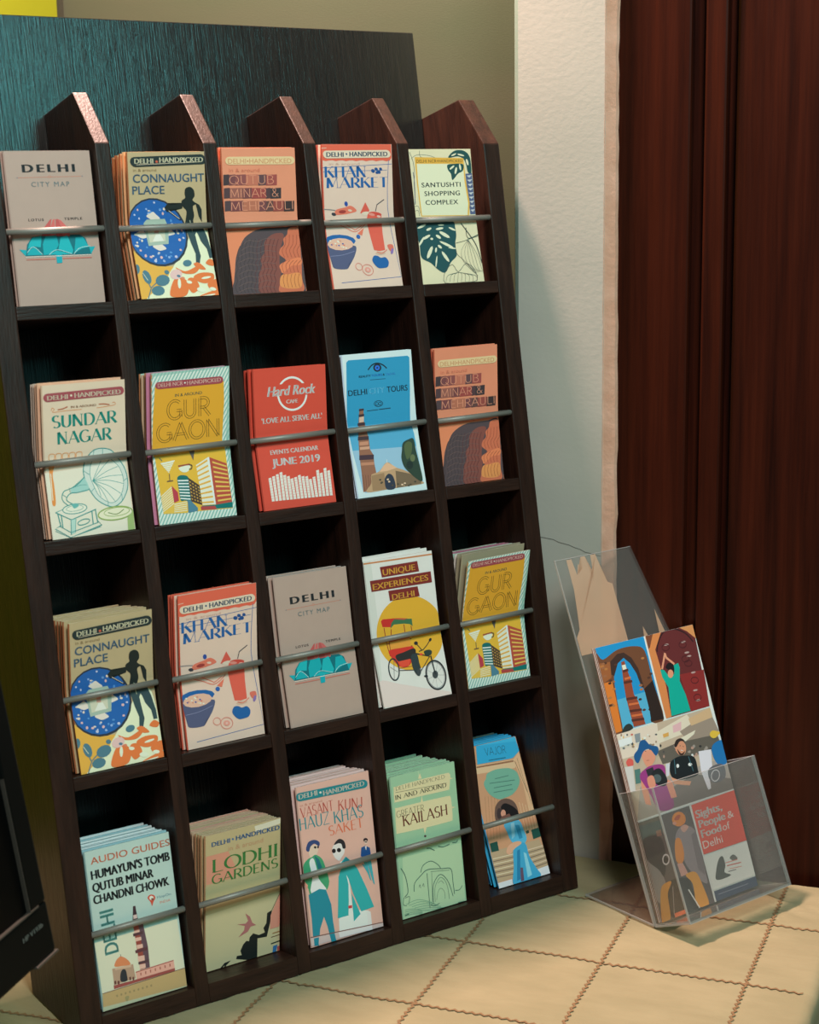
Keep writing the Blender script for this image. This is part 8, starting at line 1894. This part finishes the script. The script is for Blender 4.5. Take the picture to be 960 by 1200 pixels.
# jagged see-through tan film on the back sheet
bm = bmesh.new()
patch = [(.016, .4035), (.0235, .4035), (.026, .385), (.031, .397), (.036, .391), (.0375, .404), (.044, .404), (.047, .376), (.050, .384), (.0525, .404), (.060, .4042), (.063, .384), (.067, .371), (.0735, .368), (.0735, .298), (.001, .298), (.001, .318), (.008, .326), (.0115, .345), (.0155, .37)]
vs = [bm.verts.new((x, -.0004, z_)) for x, z_ in patch]; bm.faces.new(vs)
for q in ([(.098, .300), (.101, .314), (.106, .300)], [(.123, .300), (.1255, .330), (.133, .300)]): bm.faces.new([bm.verts.new((x, -.0004, z_)) for x, z_ in q])
bmesh.ops.triangulate(bm, faces=bm.faces[:], ngon_method='EAR_CLIP'); bmesh.ops.transform(bm, matrix=ML, verts=bm.verts[:])
link_mesh('tan_patch', bm, m_patch, holder)
# leaflets standing in the pocket
BW, BH = .1525, .2975
def leaf_fn(u, v, lift=0.0):
    k = v/BH
    return V((.0018+.0012*k+u, -(.0105+.0115*k)-lift, .0045+v))
def flat_leaf(th):
    bm = bmesh.new(); F = []; B = []
    for v in (0, BH):
        F.append([bm.verts.new(leaf_fn(u, v, 0)) for u in (.001, BW)]); B.append([bm.verts.new(leaf_fn(u, v, -th)) for u in (.001, BW)])
    for q, mi in (((F[0][0], F[0][1], F[1][1], F[1][0]), 0), ((B[0][1], B[0][0], B[1][0], B[1][1]), 0), ((F[1][0], F[1][1], B[1][1], B[1][0]), 1), ((F[0][1], F[0][0], B[0][0], B[0][1]), 1), ((F[0][1], B[0][1], B[1][1], F[1][1]), 1), ((B[0][0], F[0][0], F[1][0], B[1][0]), 2)):
        f = bm.faces.new(q); f.material_index = mi
    me = bpy.data.meshes.new('tour_leaflet'); bm.to_mesh(me); bm.free()
    for m in (paper('d8d6ce'), paper('c8c0b0'), paper('6a4a34')): me.materials.append(m)
    return me
lm_ = flat_leaf(.0012)
lo = bpy.data.objects.new('tour_leaflet', lm_); COL.objects.link(lo); lo.matrix_world = MHL
GL_ = 'tour leaflets in the clear stand'
tag(lo, 'photo-covered city tour leaflet with red title panel, foremost in the clear stand', 'leaflet', GL_)
print_art('tour_leaflet', BW, BH, leaf_fn, lo)
for k in (1, 2, 3):
    c = bpy.data.objects.new('tour_leaflet', lm_); COL.objects.link(c)
    c.matrix_world = MHL @ Matrix.Translation((-.0003*k, .0016*k, 0))
    tag(c, 'spare tour leaflet standing behind the foremost one in the clear stand', 'leaflet', GL_)

# ------------------------------------------------------------------ monitor at the left edge
ME = V((.27, .963, 0)).normalized(); MN = V((ME.y, -ME.x, 0)); TILT = math.radians(8.86)
MP = V((-.3040, 1.3485, .9))
MU = V((0, 0, 1))*math.cos(TILT)-MN*math.sin(TILT); MO = MN*math.cos(TILT)+V((0, 0, 1))*math.sin(TILT)
MM = Matrix(((ME.x, MU.x, MO.x, MP.x), (ME.y, MU.y, MO.y, MP.y), (ME.z, MU.z, MO.z, MP.z), (0, 0, 0, 1)))   # local x far, y up, z out of the screen
mon = empty('computer_monitor', MM)
tag(mon, 'black tilted computer monitor at the left edge in front of the rack', 'monitor')
m_blk = plain('black_plastic', (.0018, .0028, .0027), .55, 0, .08); m_scr = plain('dark_screen', (.0010, .0014, .0015), .3, 0, .08)
m_sil = plain('silver_trim_highlight', (.075, .07, .06), .4, .4)
SW, SHH = .44, .31
bm = bmesh.new()
for x0, x1, y0, y1 in ((-SW, 0, 0, .0441), (-SW, 0, SHH-.026, SHH), (-.0275, 0, .0441, SHH-.026), (-SW, -SW+.0275, .0441, SHH-.026)): add_box(bm, x0, x1, y0, y1, -.018, 0, .003)
link_mesh('bezel', bm, m_blk, mon)
bm = bmesh.new(); add_box(bm, -SW+.006, -.006, .006, SHH-.006, -.05, -.018, .012); link_mesh('back_shell', bm, m_blk, mon)
bm = bmesh.new(); add_box(bm, -SW+.0275, -.0275, .0441, SHH-.026, -.017, -.0035); link_mesh('screen', bm, m_scr, mon)
bm = bmesh.new()
add_box(bm, -SW+.0275, -.0262, .0434, .0447, -.0034, .0004); add_box(bm, -.0278, -.0271, .0434, .16, -.0034, .0002)
add_box(bm, -.0268, -.0140, .0436, .0452, -.0004, .0005)
link_mesh('inner_trim', bm, m_sil, mon)
bm = bmesh.new(); add_box(bm, -.036, .0012, -.0024, .0000, -.006, .0016, .0008); link_mesh('edge_highlight', bm, m_sil, mon)  # pale strip stands for the highlight along the bottom edge
bm = bmesh.new()
for q in text_polys('bold', 'HP V193b', -.0475, .0262, .034, .0042, 0, {}):
    bm.faces.new([bm.verts.new((x, y, .0003)) for x, y in q])
link_mesh('model_lettering', bm, plain('pale_lettering', (.16, .2, .19), .5), mon)
bm = bmesh.new(); zb = TABLE_Z+.0005
inv = MM.inverted()
Mflat = Matrix(((ME.x, MN.x, 0, MP.x-ME.x*.24-MN.x*.06), (ME.y, MN.y, 0, MP.y-ME.y*.24-MN.y*.06), (0, 0, 1, 0), (0, 0, 0, 1)))
add_box(bm, -.04, .04, -.012, .012, zb+.01, zb+.24, .003, M=inv @ Mflat); link_mesh('stand_neck', bm, m_blk, mon)
bm = bmesh.new(); add_box(bm, -.1, .1, -.06, .08, zb, zb+.012, .005, M=inv @ Mflat); link_mesh('stand_base', bm, m_blk, mon)
